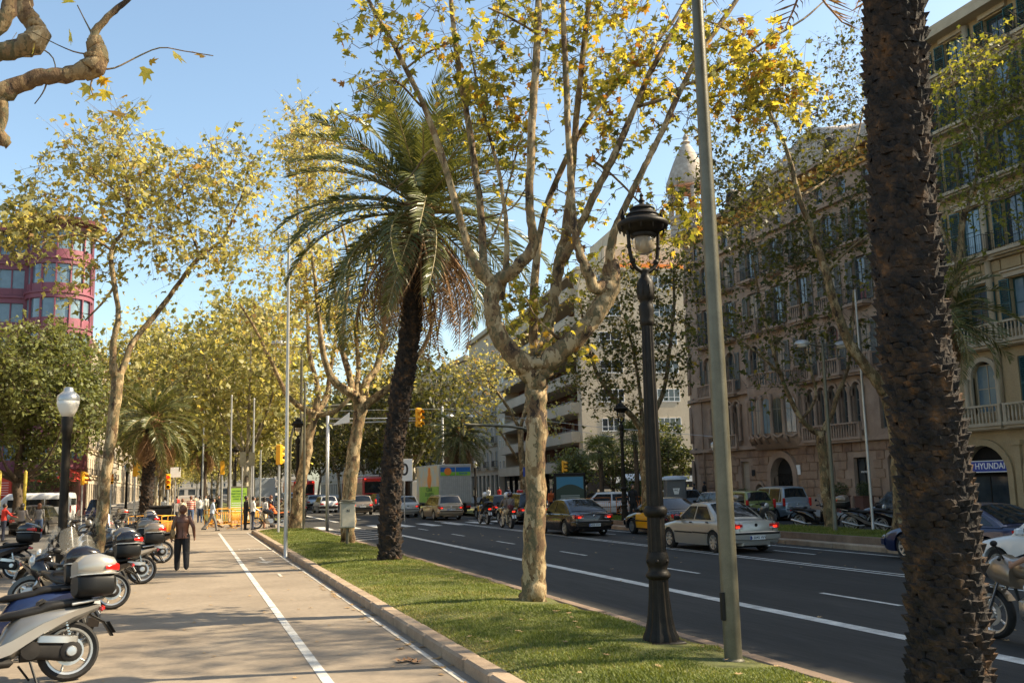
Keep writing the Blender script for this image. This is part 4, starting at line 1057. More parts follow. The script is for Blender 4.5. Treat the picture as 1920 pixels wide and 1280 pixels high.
#  street furniture
def lamp_post(label,loc,h=5.5,seg=28,group='ornate cast iron lamp posts',detail=True):
 """ornate cast iron post with flared foot, fluted shaft, fork and hooded glass globe"""
 k=h/5.5
 root=thing('lamp_post',label,'lamp post',loc,0,group)
 mb=MB()
 mb.cbox((0,0,.02),(.46,.46,.05),b=.012)
 mb.lathe([(.225,.04),(.215,.10),(.185,.16),(.155,.30),(.128,.55),(.118,.74),(.122,.78)],48,flute=.14,nfl=12)
 mb.lathe([(.122,.77),(.15,.80),(.155,.83),(.13,.86),(.115,.90),(.13,.94),(.142,.99),(.135,1.05),(.118,1.10)],seg)
 link('foot',mb.mesh('foot',M['iron'],True,50),root,None,None,(1,1,k))
 mb=MB()
 mb.lathe([(.112,1.09),(.11,1.30),(.108,1.52)],48,flute=.10,nfl=12)
 mb.lathe([(.112,1.52),(.14,1.55),(.15,1.59),(.14,1.63),(.11,1.66)],seg)
 mb.lathe([(.105,1.65),(.096,2.4),(.082,3.2),(.072,3.93)],60,flute=.14,nfl=12)
 link('shaft',mb.mesh('shaft',M['iron'],True,50),root,None,None,(1,1,k))
 mb=MB()
 mb.lathe([(.072,3.92),(.095,3.95),(.09,3.98),(.088,4.04),(.098,4.12),(.092,4.18),(.075,4.22),(.088,4.25),(.108,4.28),(.112,4.34),(.105,4.48),(.088,4.52),(.06,4.55),(.05,4.60),(.06,4.64),(.04,4.66)],seg)
 for i in range(8):
  a=i*pi/4;mb.cbox((.104*math.cos(a),.104*math.sin(a),4.38),(.03,.02,.13),rz=a,b=.006)
 for i in range(6):
  a=i*pi/3;mb.ball((.128*math.cos(a),.128*math.sin(a),.99),.03,8)
 link('capital',mb.mesh('capital',M['iron'],True,50),root,None,None,(1,1,k))
 mb=MB()
 for s in(-1,1):
  mb.tube(cat([(s*.02,0,4.62),(s*.10,0,4.66),(s*.165,0,4.74),(s*.20,0,4.90),(s*.215,0,5.16)],5),[.034,.033,.032,.031,.03,.03,.03,.03,.028,.028,.028,.028,.026,.026,.026,.025,.025,.025,.024,.024,.024],8)
  mb.ball((s*.165,0,4.76),.042,8);mb.ball((s*.208,0,4.95),.036,8)
  mb.tube([(s*.12,0,4.68),(s*.185,0,4.66),(s*.2,0,4.71)],[.022,.018,.008],6)
 link('fork',mb.mesh('fork',M['iron'],True,50),root,None,None,(1,1,k))
 mb=MB()
 mb.lathe([(.30,5.20),(.325,5.215),(.335,5.25),(.325,5.275),(.29,5.295),(.235,5.32),(.205,5.335),(.20,5.36),(.215,5.37),(.19,5.40),(.155,5.42),(.15,5.445),(.165,5.455),(.13,5.485),(.07,5.51),(.035,5.525),(.03,5.55),(.045,5.565),(.03,5.59),(.018,5.62),(.03,5.64),(.004,5.68)],32)
 mb.lathe([(.30,5.20),(.23,5.15),(.17,5.12),(.14,5.13),(.001,5.16)],24)
 mb.lathe([(.16,5.16),(.175,5.10),(.155,5.07),(.13,5.07)],20)
 for s in(-1,1):
  for i in range(3):mb.tube([(s*.27,0,5.28),(s*.285,0,5.34),(s*.27,0,5.40),(s*.285,0,5.45)],[.03,.03,.02,.004],6)
 for i in range(12):
  a=i*pi/6;mb.tube([(.30*math.cos(a),.30*math.sin(a),5.22),(.296*math.cos(a),.296*math.sin(a),5.16),(.29*math.cos(a),.29*math.sin(a),5.145)],[.02,.012,.004],5)
 link('hood',mb.mesh('hood',M['iron'],True,50),root,None,None,(1,1,k))
 mb=MB();mb.lathe([(.135,5.12),(.142,5.02),(.138,4.95),(.115,4.89),(.065,4.86),(.002,4.85)],28)
 link('globe',mb.mesh('globe',M['lampglass'],True),root,None,None,(1,1,k))
 mb=MB();mb.lathe([(.03,5.1),(.035,4.98),(.02,4.92),(.001,4.91)],12)
 link('bulb',mb.mesh('bulb',M['white'],True),root,None,None,(1,1,k))
 return root
lp1=lamp_post('tall ornate black cast iron lamp post with hooded globe beside the grey flagpole',(5.5,10.92,.14))
dup(lp1,(5.15,49.5,.12),.5,'ornate black lamp post at the far strip end by the leaning plane tree','ornate cast iron lamp posts')
dup(lp1,(18.9,40.6,.2),.3,'ornate black lamp post on the median between taxi and fan palms','ornate cast iron lamp posts')
dup(lp1,(3.4,78,0),0,'distant ornate black lamp post behind the grey sign boxes and green billboard','ornate cast iron lamp posts')
def globe_lamp(label,loc,h=4.4,group='globe lamps'):
 root=thing('globe_lamp',label,'lamp post',loc,0,group)
 mb=MB();mb.lathe([(.17,0),(.17,.1),(.13,.2),(.12,.9),(.135,.93),(.115,.98),(.105,1.1),(.098,h-1.5),(.10,h-1.1),(.13,h-1.05),(.12,h-.95),(.14,h-.78),(.12,h-.70)],20)
 link('column',mb.mesh('column',M['iron'],True,50),root)
 mb=MB();mb.lathe([(.12,h-.70),(.19,h-.58),(.245,h-.42),(.25,h-.32)],24)
 link('globe',mb.mesh('globe',mat_globe,True),root)
 mb=MB();mb.lathe([(.252,h-.325),(.255,h-.29),(.24,h-.2),(.16,h-.13),(.115,h-.09),(.11,h-.03),(.08,h),(.002,h+.01)],24)
 link('cap',mb.mesh('cap',M['polel'],True,50),root)
 return root
mat_globe=mat('milk_glass',(0.72,0.68,0.60),rough=0.25,spec=.5)
gl=globe_lamp('black lamp post with milky globe and silver cap among the motorcycles on the left',(-2.77,24.92,0),4.63)
dup(gl,(27.5,47.0,.1),0,'black globe lamp post in front of the round doorway of the stone palace','globe lamps',.9)
dup(gl,(26.8,92,.1),0,'slim globe lamp before the dark shopfronts of the flats','globe lamps',.95)
dup(gl,(-5.0,88,0),0,'distant globe lamp beside the second traffic light on the left','globe lamps')
def pole(label,loc,h,r0,r1,m='pole',extras=None,name='flagpole',cat_='pole',group=None,fin=True):
 root=thing(name,label,cat_,loc,0,group)
 mb=MB();n=20 if r0>.07 else 12
 mb.lathe([(r0*1.25,0),(r0*1.25,.04),(r0,.06),(r0,.5),(r0*.98,h*.3),((r0+r1)/2,h*.6),(r1,h)],n)
 link('shaft',mb.mesh('shaft',M[m],True,50),root)
 mb=MB();mb.ball((0,0,h+r1*.8),r1*1.3,12)
 link('finial',mb.mesh('finial',M[m],True),root)
 if extras:
  mb=MB();extras(mb);link('fitting',mb.mesh('fitting',M['black'],False),root)
 return root
def fl_ex(mb):
 mb.cbox((-.11,-.02,.62),(.04,.05,.3),b=.004)
pole('thick grey green steel mast in the grass right of the ornate lamp post',(5.72,9.63,.1),9.6,.098,.058,'pole',fl_ex)
pole('slim pale steel pole standing on the kerb left of the hero date palm'.replace('hero ','feathery '),(2.9,31.2,.0),10.3,.062,.045,'polel')
pole('thin bright pole leaning slightly on the median before the stone palace',(22.3,27.9,.2),8.4,.052,.034,'polel')
pole('white pole holding overhead wires behind the painted truck',(19.2,75.0,.0),8.3,.09,.07,'white')
pole('pale mast behind the trunk left of the arched road lamp',(20.5,56.0,.0),7.8,.07,.06,'polel')
for i,(x,y,h,lab)in enumerate(((5.3,47.9,7.2,'grey mast right of the far ornate lamp at the strip end'),(2.41,62.5,7.9,'pale mast left of the green billboard'),(3.7,61.3,7.6,'pale mast right of the green billboard'),(1.0,80.0,8.4,'thin mast left of the orange barriers, far off'),(5.0,74.0,8.6,'distant thin mast behind the standing motorcycle'),(6.1,90.0,9.0,'farthest thin mast near the bus lane mouth'),(19.0,110.0,8.0,'thin pale mast among the dark trees behind the first red bus'))):
 pole(lab,(x,y,.05),h,.07,.05,'polel' if i else 'pole')
def double_lamp(label,loc,h,rz=0,single=False):
 root=thing('street_lamp',label,'street lamp',loc,rz,'grey road lamps')
 mb=MB();mb.lathe([(.11,0),(.11,.05),(.085,.1),(.08,1.2),(.05,h-.1),(.045,h)],14)
 mb.cbox((0,0,1.1),(.17,.02,.3))
 link('column',mb.mesh('column',M['pole'],True,50),root)
 for s in((-1,1)if not single else(-1,)):
  mb=MB();mb.tube([(0,0,h-.12),(s*.35,0,h-.06),(s*.7,0,h-.02)],[.03,.028,.025],8)
  link('arm',mb.mesh('arm',M['pole'],True),root)
  mb=MB()
  mb.lathe([(.02,.16),(.12,.15),(.19,.10),(.215,.03),(.21,0)],16,(s*.82,0,h-.06))
  for i in range(len(mb.v)):
   x,y,z=mb.v[i];mb.v[i]=(s*.82+(x-s*.82)*1.35,y,z)
  link('lamp_head',mb.mesh('lamp_head',M['polel'],True,60),root)
  mb=MB();mb.lathe([(.19,0),(.17,-.06),(.08,-.1),(.001,-.11)],14,(s*.82,0,h-.062))
  link('lens',mb.mesh('lens',mat_globe,True),root)
 return root
dl=double_lamp('double headed grey road lamp on the median before the stone palace',(20.8,27.95,.2),6.5)
dup(dl,(19.2,69.8,.0),.4,'double headed road lamp beside the painted truck','grey road lamps',1.12)
dup(dl,(6.0,56.0,.0),.2,'double headed road lamp seen above the far strip end','grey road lamps',1.6)
dup(dl,(4.2,74.5,.0),.3,'double headed road lamp rising behind the grey sign boxes','grey road lamps',1.45)
dup(dl,(-2.0,100.0,.0),.3,'small distant double road lamp in the yellow trees','grey road lamps',1.3)
def arched(label,loc,pts,sign=False,m='pole'):
 root=thing('mast_arm',label,'traffic mast',loc)
 mb=MB();mb.tube(cat(pts,4),[.08]*(4*(len(pts)-1)+1),10)
 link('arm',mb.mesh('arm',M[m],True),root)
 return root
r_=arched('curved grey mast arm reaching left over the road behind the trunk',(19.4,53.0,0),[(0,0,0),(0,0,3.0),(-.05,0,4.4),(-.5,0,5.1),(-1.6,0,5.4),(-3.4,0,5.5),(-4.6,0,5.55)])
mb=MB();mb.tube([(-4.6,0,5.55),(-4.6,0,4.9)],.04,8);link('hook',mb.mesh('hook',M['pole']),r_)
arched('curved road mast behind the leaning plane tree near the far lamp',(5.6,58.0,0),[(0,0,0),(0,0,4.0),(.1,0,5.4),(.6,0,6.3),(1.8,0,6.9),(3.6,0,7.1)])
def traffic_light(label,loc,h,rz=0,lit=0,heads=1,group='yellow traffic lights',pole_=True,horiz=False):
 root=thing('traffic_light',label,'traffic light',loc,rz,group)
 if pole_:
  mb=MB();mb.lathe([(.08,0),(.06,.1),(.055,h-.9)],12);link('post',mb.mesh('post',M['polel'],True,50),root)
 mb=MB();mb.cbox((0,0,h-.45),(.28,.20,.92),b=.03)
 link('housing',mb.mesh('housing',M['yel'],True,40),root)
 for i in range(3):
  z=h-.16-i*.29
  mb=MB();mb.lathe([(.1,-.012),(.1,0),(.06,-.02),(.001,-.03)][::-1],14,(0,-.105,z),axis='Y')
  link('lens',mb.mesh('lens',[M['redlit']if(i==0 and lit)else M['red'],M['amber'],M['black']][i],True),root)
  mb=MB()
  n=12;vs=[];fs=[]
  for k in range(n+1):
   a=pi*(-.1+1.2*k/n)
   for yy,dz in((-.1,0),(-.34,-.05 if True else 0)):
    vs.append((math.cos(a)*.125,yy,z+math.sin(a)*.125+dz))
    vs.append((math.cos(a)*.115,yy,z+math.sin(a)*.115+dz))
  for k in range(n):
   a=k*4;fs+=[(a,a+4,a+6,a+2),(a+1,a+3,a+7,a+5),(a+2,a+6,a+7,a+3)]
  mb.add(vs,fs);link('visor',mb.mesh('visor',M['yel'],False),root)
 return root
tl=traffic_light('yellow traffic light on the post right of the slim pale pole',(3.9,45.5,.05),4.1,2.2)
TG='yellow traffic lights'
dup(tl,(-3.4,68.8,0),2.6,'large yellow traffic light seen from behind left of the palm',TG,1.0)
dup(tl,(-5.6,58.5,0),2.0,'yellow traffic light on the pavement by the cream shopfront',TG,.82)
tl2=traffic_light('traffic light showing red above the pedestrians in the middle distance',(-1.2,62.0,0),3.2,0,1)
dup(tl,(23.6,60.0,.1),.7,'yellow traffic light left of the distant ornate lamp by the orange barriers',TG,.85)
dup(tl,(2.1,68,0),3.2,'yellow signal box pair standing left of the green billboard',TG,1.0)
dup(tl,(-5.9,84,0),.2,'far yellow signal beside the distant globe lamp',TG,.9)
g=thing('mast_arm','white double bar gantry with sign plate reaching over the road to a yellow light','traffic mast',(6.3,47.0,0))
mb=MB();mb.tube([(0,0,0),(0,0,5.6)],.08,10);mb.tube([(0,0,5.45),(4.3,-1.4,5.38)],.03,8);mb.tube([(0,0,5.22),(4.3,-1.4,5.26)],.03,8)
link('arm',mb.mesh('arm',M['polel'],True),g)
mb=MB();mb.add([(.2,-.1,5.1),(1.0,-.36,5.25),(1.0,-.36,5.75),(.2,-.13,5.12),(1.0,-.40,5.25),(1.0,-.40,5.75)],[(0,2,1),(3,4,5),(0,1,4,3),(1,2,5,4),(2,0,3,5)])
link('sign_plate',mb.mesh('sign_plate',M['white']),g)
traffic_light('yellow traffic light hanging from the gantry left of the leaning palm trunk',(10.5,45.7,4.95),.92,.35,0,pole_=False)
w=MB()
wa,wb_=at(820,770,66.0),at(1180,880,52)
for k in(0,):
 a=Vector((19.2,66,10.6));
w.tube([(19.2,75,8.25),(11,75.5,8.1),(3,76,8.4)],.012,4)
w.tube([(19.2,75,8.25),(21.5,66,7.0),(24,56,5.6),(27,46,4.4)],.014,4)
w.tube([(19.2,75,8.0),(24,66,6.4),(29,58,4.6)],.012,4)
tag(link('overhead_wire',w.mesh('overhead_wire',M['polel'])),'thin overhead wires running from the white pole down past the flats','wire')
r_=thing('control_box','beige metal control box strapped on a short post at the second plane tree','box',(5.3,34.3,.14))
mb=MB();mb.lathe([(.06,0),(.055,.7)],12);mb.lathe([(.27,1.5),(.27,1.54),(.25,1.56)],20)
link('post',mb.mesh('post',M['pole'],True,40),r_)
MBOX=mat('beige_enamel',(0.42,0.39,0.30),(0.48,0.45,0.36),rough=.5,scale=6)
mb=MB();mb.cbox((0,-.02,1.02),(.50,.30,.86),b=.02);link('housing',mb.mesh('housing',MBOX,True,40),r_)
mb=MB();mb.cbox((0,-.175,1.02),(.42,.012,.76),b=.003);link('door',mb.mesh('door',MBOX),r_)
lettering('N',.14,M['ink'],r_,(0,-.184,1.18),(pi/2,0,0),'emblem')
mb=MB();mb.cbox((0,0,1.47),(.58,.38,.05),b=.015);link('lid',mb.mesh('lid',MBOX),r_)
def barrier(label,loc,rz,L=2.2,h=1.05,m='baryel'):
 root=thing('barrier',label,'barrier',loc,rz,'yellow orange works barriers')
 mb=MB();r0=.021
 mb.tube(cat([(-L/2,0,.05),(-L/2,0,h-.12),(-L/2+.1,0,h),(L/2-.1,0,h),(L/2,0,h-.12),(L/2,0,.05)],3),r0,6)
 mb.tube([(-L/2,0,.22),(L/2,0,.22)],r0,6);mb.tube([(-L/2,0,h-.24),(L/2,0,h-.24)],r0*.8,6)
 link('frame',mb.mesh('frame',M[m],True),root)
 bar=MB();bar.tube([(0,0,.22),(0,0,h-.24)],.011,5);me=bar.mesh('bar',M[m],True)
 n=12
 for i in range(n):link('bar',me,root,(-L/2+L*(i+1)/(n+1),0,0))
 for s in(-1,1):
  mb=MB();mb.tube([(s*L*.42,-.28,.01),(s*L*.42,-.2,.06),(s*L*.42,.2,.06),(s*L*.42,.28,.01)],.018,6);link('foot',mb.mesh('foot',M[m]),root)
 return root
b0=barrier('yellow steel barrier standing end on behind the last parked scooters',(-.85,47.0,0),1.25,1.7)
BG='yellow orange works barriers'
dup(b0,(-1.75,48.2,0),.05,'yellow barrier across the path edge behind the scooter row',BG)
for i,(x,y,a,lab)in enumerate(((1.75,59.0,.1,'orange barrier nearest the striding man'),(1.3,61.2,1.4,'orange barrier turned side on left of the striding man'),(3.2,61.0,.1,'orange barrier in front of the green billboard'),(2.5,63.5,.4,'orange barrier behind the others by the billboard'),(4.4,63.0,.9,'orange barrier right of the green billboard'),(2.6,57.6,1.2,'orange barrier at the corner near the two talking men'))):
 dup(b0,(x,y,0),a,lab,BG)
RG='dense orange barriers round the works on the right'
for i,(x,y,a,lab)in enumerate(((22.0,55.5,.15,'orange barrier just left of the distant ornate lamp'),(24.1,55.6,.05,'orange barrier just right of the distant ornate lamp'),(26.2,55.6,0,'orange barrier by the portable toilet'),(28.4,55.8,.1,'orange barrier right of the portable toilet'),(19.9,57.5,.6,'orange barrier near the poster stand'))):
 o=dup(b0,(x,y,.1),a,lab,RG,mats={'barrier_yellow':M['orange']})
def poster(label,loc,rz,w,h,base,frame_m,art,name='billboard'):
 root=thing(name,label,'billboard',loc,rz)
 mb=MB();mb.cbox((0,0,base+h/2),(w,.22,h),b=.03);mb.cbox((0,0,base/2),(w*.5,.16,base))
 link('cabinet',mb.mesh('cabinet',frame_m,True,40),root)
 art(root,w,h,base)
 return root
GREEN=mat('poster_green',(0.28,0.46,0.05),rough=.35);GREEND=mat('poster_dark_green',(0.03,0.14,0.04),rough=.5)
def art1(root,w,h,b):
 mb=MB();mb.cbox((0,-.115,b+h/2),(w*.82,.01,h*.88));link('poster',mb.mesh('poster',GREEN),root)
 for i,t in enumerate(('INFORMACIO','OBRES DIAGONAL','MILLORA DEL','CARRIL BICI')):
  lettering(t,.125,GREEND,root,(0,-.123,b+h*.84-i*.17),(pi/2,0,0),'lettering',.002)
 mb=MB()
 for i in range(5):mb.cbox((0,-.122,b+h*.45-i*.13),(w*.62,.004,.035))
 link('print_lines',mb.mesh('print_lines',M['white']),root)
poster('green lit poster stand with grey frame behind the orange barriers',(3.05,66.0,0),.15,1.35,1.95,.45,M['pole'],art1)
BLUEP=mat('poster_blue',(0.03,0.20,0.36),rough=.3);TEALD=mat('poster_dark',(0.02,0.045,0.035),rough=.3);LG=mat('poster_grey',(.30,.32,.30),rough=.5)
def art2(root,w,h,b):
 mb=MB();mb.cbox((0,-.115,b+h*.47),(w*.88,.01,h*.90));link('poster',mb.mesh('poster',TEALD),root)
 n=10;mb=MB();vs=[]
 poly=[(-w*.42,b+h*.90),(w*.42,b+h*.90)]+[(w*.42-w*.84*i/n,b+h*(.58+.13*math.sin(pi*i/n)))for i in range(n+1)]
 mb.prism(poly,-.128,-.121,plane='XZ');link('print',mb.mesh('print',BLUEP),root)
 mb=MB()
 for i in range(3):mb.cbox((0,-.124,b+h*.42-i*.11),(w*.6,.004,.07))
 link('print_lines',mb.mesh('print_lines',LG),root)
poster('dark poster stand with blue band between black car roof and green tree',(21.6,54.0,.1),-.25,1.9,2.3,.3,M['blackm'],art2)
def sign(label,loc,h,w,hh,m,rz=0,txt=None,tm='ink',post=True,name='street_sign',th=.04,tsize=None):
 root=thing(name,label,'sign',loc,rz)
 if post:
  mb=MB();mb.lathe([(.035,0),(.035,h)],10);link('post',mb.mesh('post',M['polel'],True,50),root)
 mb=MB();mb.cbox((0,-.05,h-hh/2),(w,th,hh),b=.008);link('plate',mb.mesh('plate',M[m]if isinstance(m,str)else m),root)
 if txt:lettering(txt,tsize or hh*.8,M[tm],root,(0,-.05-th/2-.004,h-hh/2),(pi/2,0,0))
 return root
s_=sign('grey sign cabinet seen from behind left of the thin mast',(2.75,55.0,0),4.2,.34,.75,'pole',.1)
s_=sign('grey sign cabinet seen from behind right of the thin mast',(3.25,55.3,0),4.2,.34,.75,'pole',.1)
sign('white square sign with dark upright oval right of the leaning palm',(12.2,57.0,0),3.75,.95,1.3,'white',-.2,'0','ink',tsize=1.0)
sign('small blue parking sign left of the dark poster stand',(21.0,60.0,.1),3.1,.5,.6,'blue',-.25,'P','white',tsize=.45)
sign('white triangular looking sign plate above the red light',(-.8,62.5,0),3.6,.6,.6,'white',0)
for i,(x,y,lab)in enumerate(((-8.3,50,'yellow works post at the far left edge before the van'),(-7.3,50.5,'second yellow works post, between the tree trunk and the black lamp'))):
 root=thing('yellow_post',lab,'post',(x,y,0))
 mb=MB();mb.lathe([(.1,0),(.1,.1),(.075,.12),(.075,3.2),(.04,3.27),(.001,3.3)],12);link('shaft',mb.mesh('shaft',mat('post_yellow'+str(i),(.38,.28,.02),rough=.5),True,50),root)
r_=thing('portable_toilet','grey portable toilet cabin with rounded pale roof behind the taxi','portable toilet',(26.75,50.5,.05),-.35)
TG1=mat('toilet_grey',(.10,.105,.11),(.13,.135,.14),rough=.5,scale=3);TG2=mat('toilet_roof',(.42,.46,.50),rough=.4)
mb=MB();mb.cbox((0,0,1.08),(1.15,1.15,2.1),b=.05);mb.cbox((0,0,.06),(1.22,1.22,.12),b=.02)
for i in range(5):mb.cbox((.585,-.42+i*.21,1.1),(.03,.08,1.8));
link('cabin',mb.mesh('cabin',TG1,True,40),r_)
mb=MB();mb.lathe([(.83,2.1),(.82,2.16),(.74,2.25),(.5,2.32),(.001,2.34)],8)
me=mb.mesh('roof',TG2,True,45);me.transform(Matrix.Rotation(pi/8,4,'Z'));link('roof',me,r_)
mb=MB();mb.cbox((0,-.59,1.05),(.8,.03,1.8),b=.01);link('door',mb.mesh('door',TG1),r_)
mb=MB();mb.prism([(-.2,1.62),(.2,1.62),(.12,1.28),(-.12,1.28)],-.62,-.612,plane='XZ');link('sticker',mb.mesh('sticker',M['white']),r_)
lettering('WC',.14,M['ink'],r_,(0,-.625,1.5),(pi/2,0,0))
mb=MB();mb.lathe([(.001,.585),(.19,.585),(.19,.605),(.15,.605),(.001,.606)],20,(0,0,1.65),axis='X')
me=mb.mesh('emblem',M['white']);link('emblem',me,r_)
r_=thing('kiosk','small stand with white awning between the trees behind the taxi','kiosk',(33.6,69.0,0),-.2)
mb=MB();mb.box(-1.2,1.2,0,1.6,0,2.3);link('cabin',mb.mesh('cabin',M['blackm']),r_)
mb=MB();mb.add([(-1.3,-1.2,2.25),(1.3,-1.2,2.25),(1.3,.1,2.7),(-1.3,.1,2.7),(-1.3,-1.2,2.15),(1.3,-1.2,2.15),(1.3,.1,2.6),(-1.3,.1,2.6)],[(0,1,2,3),(7,6,5,4),(0,4,5,1),(1,5,6,2),(3,2,6,7),(0,3,7,4)]);link('awning',mb.mesh('awning',M['white']),r_)
mb=MB();mb.tube([(-1.3,-1.15,0),(-1.3,-1.15,2.2)],.03,8);mb.tube([(-1.25,0,1.4),(-1.25,-1.1,2.15)],.02,6);link('strut',mb.mesh('strut',M['white']),r_)
mb=MB();mb.box(-1.0,1.0,-.3,-.04,1.0,1.08);link('counter',mb.mesh('counter',M['alu']),r_)
for i,(y,lab)in enumerate(((46.6,'terracotta box planter with small round bush by the dark palace shop door'),(44.6,'second box planter with round bush nearer the palm trunk'))):
 root=thing('planter',lab,'planter',(35.2,y,.13))
 mb=MB();mb.cbox((0,0,.45),(.75,.75,.9),b=.03);mb.cbox((0,0,.88),(.82,.82,.06),b=.01);link('pot',mb.mesh('pot',mat('terracotta'+str(i),(.10,.04,.025),rough=.8),True,40),root)
 n=700;v=nrs.normal(0,1,(n,3));v/=np.linalg.norm(v,axis=1)[:,None];v*=.45*nrs.rand(n,1)**.3
 tag(link('foliage',scatter('foliage',LEAF_LOW[0],LEAF_LOW[1],v+np.array([0,0,1.25]),rand_rot(n,nrs.uniform(.05,.1,n)),np.clip(.2+nrs.normal(0,.15,n),0,1),M['leafG']),root),kind='stuff')
r_=thing('rubble_pile','pile of broken paving and earth inside the orange barriers','rubble',(2.2,60.0,0))
for i in range(16):
 mb=MB();s=rnd.uniform(.1,.3);mb.cbox((0,0,0),(s*1.4,s,s*.7),b=.02);o=link('paving_chunk',mb.mesh('paving_chunk',M['kerb']),r_,(rnd.uniform(-.8,.8),rnd.uniform(-.6,.6),rnd.uniform(.05,.3)),(rnd.uniform(-.5,.5),rnd.uniform(-.5,.5),rnd.uniform(0,3)))
r_=thing('litter_container','dark grey box container beside the yellow barrier behind the scooters','container',(-1.3,50.5,0),.1)
mb=MB();mb.cbox((0,0,.75),(1.0,.9,1.3),b=.05);link('bin',mb.mesh('bin',M['black'],True,40),r_)
mb=MB();mb.cbox((0,0,1.43),(1.06,.96,.1),b=.03);link('lid',mb.mesh('lid',M['blackm'],True,40),r_)
#  vehicles
def loft(mb,secs,n=14,e=2.6,mi=None,cap=True):
 """rings along x; secs = (x, z_centre, half_width, half_height[, y])"""
 base=len(mb.v);mi=mb.cur if mi is None else mi
 for s in secs:
  x,z,hw,hh=s[:4];y0=s[4]if len(s)>4 else 0
  for k in range(n):
   a=2*pi*(k+.5)/n;c,q=math.cos(a),math.sin(a)
   mb.v.append((x,y0+hw*math.copysign(abs(c)**(2/e),c),z+hh*math.copysign(abs(q)**(2/e),q)))
 for i in range(len(secs)-1):
  for k in range(n):
   a=base+i*n+k;b=base+i*n+(k+1)%n
   mb.f.append((a,b,b+n,a+n));mb.m.append(mi)
 if cap:
  mb.f.append(tuple(base+k for k in range(n)));mb.m.append(mi)
  e_=base+(len(secs)-1)*n
  mb.f.append(tuple(e_+n-1-k for k in range(n)));mb.m.append(mi)
def paint(name,c,metal=.0,rough=.28,coat=.7):
 m=mat(name,c,rough=rough,metal=metal,coat=coat)
 return m
P_=dict(silver=paint('paint_silver',(.40,.375,.325),.45,.3),black=paint('paint_black',(.012,.009,.009),.1,.2),beige=paint('paint_beige',(.36,.28,.19),.5,.32),white=paint('paint_white',(.70,.70,.68)),blue=paint('paint_navy',(.012,.022,.07),.2),grey=paint('paint_grey',(.12,.115,.11),.5),green=paint('paint_lime_grey',(.19,.22,.07),.3),ice=paint('paint_ice_blue',(.30,.36,.42),.5),yellow=paint('paint_taxi_yellow',(.80,.36,.004)),darkgreen=paint('paint_dark_grey',(.05,.055,.05),.4),red=paint('paint_red',(.45,.02,.015)),champagne=paint('paint_champagne',(.26,.205,.15),.5,.3))
M['lens_red']=mat('tail_lens',(0.50,0.015,0.012),rough=.12,coat=.8)
M['glassc']=mat('car_glass',(0.012,0.015,0.017),rough=.05,spec=.55)
M['wheelal']=mat('alloy',(0.50,0.49,0.46),rough=.35,metal=.7)
def wheel(parent,x,y,r,w=.19,side=1,spokes=7,rim=None,name='wheel'):
 root=MB();root.lathe([(r*.62,-w/2),(r*.9,-w/2),(r*.985,-w*.36),(r,-w*.1),(r,w*.1),(r*.985,w*.36),(r*.9,w/2),(r*.64,w/2-.01),(r*.60,0)],28,axis='Y',caps=False)
 ty=link(name,root.mesh('tyre',M['rubber'],True,40),parent,(x,y,r))
 mb=MB();s=side
 mb.lathe([(r*.66,s*w*.50),(r*.655,s*w*.46),(r*.60,s*w*.44),(r*.57,s*w*.12),(r*.55,s*w*.10)],28,axis='Y',caps=False)
 for k in range(spokes):
  a=2*pi*k/spokes;d=Vector((math.cos(a),0,math.sin(a)));t=Vector((-d.z,0,d.x))
  i0,i1=d*r*.10,d*r*.62;w0,w1=r*.085,r*.13 if spokes<9 else r*.05
  y0,y1,yb=s*w*.42,s*w*.47,s*w*.2
  P=[i0-t*w0+Vector((0,y0,0)),i0+t*w0+Vector((0,y0,0)),i1+t*w1*.8+Vector((0,y1,0)),i1-t*w1*.8+Vector((0,y1,0))]
  Q=[p-Vector((0,s*w*.25,0))for p in P]
  mb.add(P+Q,[(0,1,2,3),(0,4,5,1),(2,6,7,3),(1,5,6,2),(3,7,4,0)])
 mb.lathe([(r*.17,s*w*.3),(r*.16,s*w*.47),(.001,s*w*.49)],14,axis='Y')
 link('rim',mb.mesh('rim',rim or M['wheelal'],True,35),ty)
 mb=MB();mb.lathe([(r*.57,s*w*.12),(.001,s*w*.12)],20,axis='Y');link('brake_disc',mb.mesh('brake_disc',M['blackm']),ty)
 return ty
def plate_on(parent,x,z,txt,face=-1,w=.50,old=False):
 mb=MB();mb.cbox((x,0,z),(.014,w,.115),b=.003);p=link('number_plate',mb.mesh('number_plate',M['plate']),parent)
 mb=MB();mb.cbox((x+face*.0085,(w/2-.025)*(1 if face<0 else-1),z),(.003,.045,.105));link('plate_band',mb.mesh('plate_band',M['blue']),p)
 lettering(txt,.105,M['ink'],p,(x+face*.0095,-.015*(1 if face<0 else-1),z),(pi/2,0,-pi/2 if face<0 else pi/2),'lettering',.001)
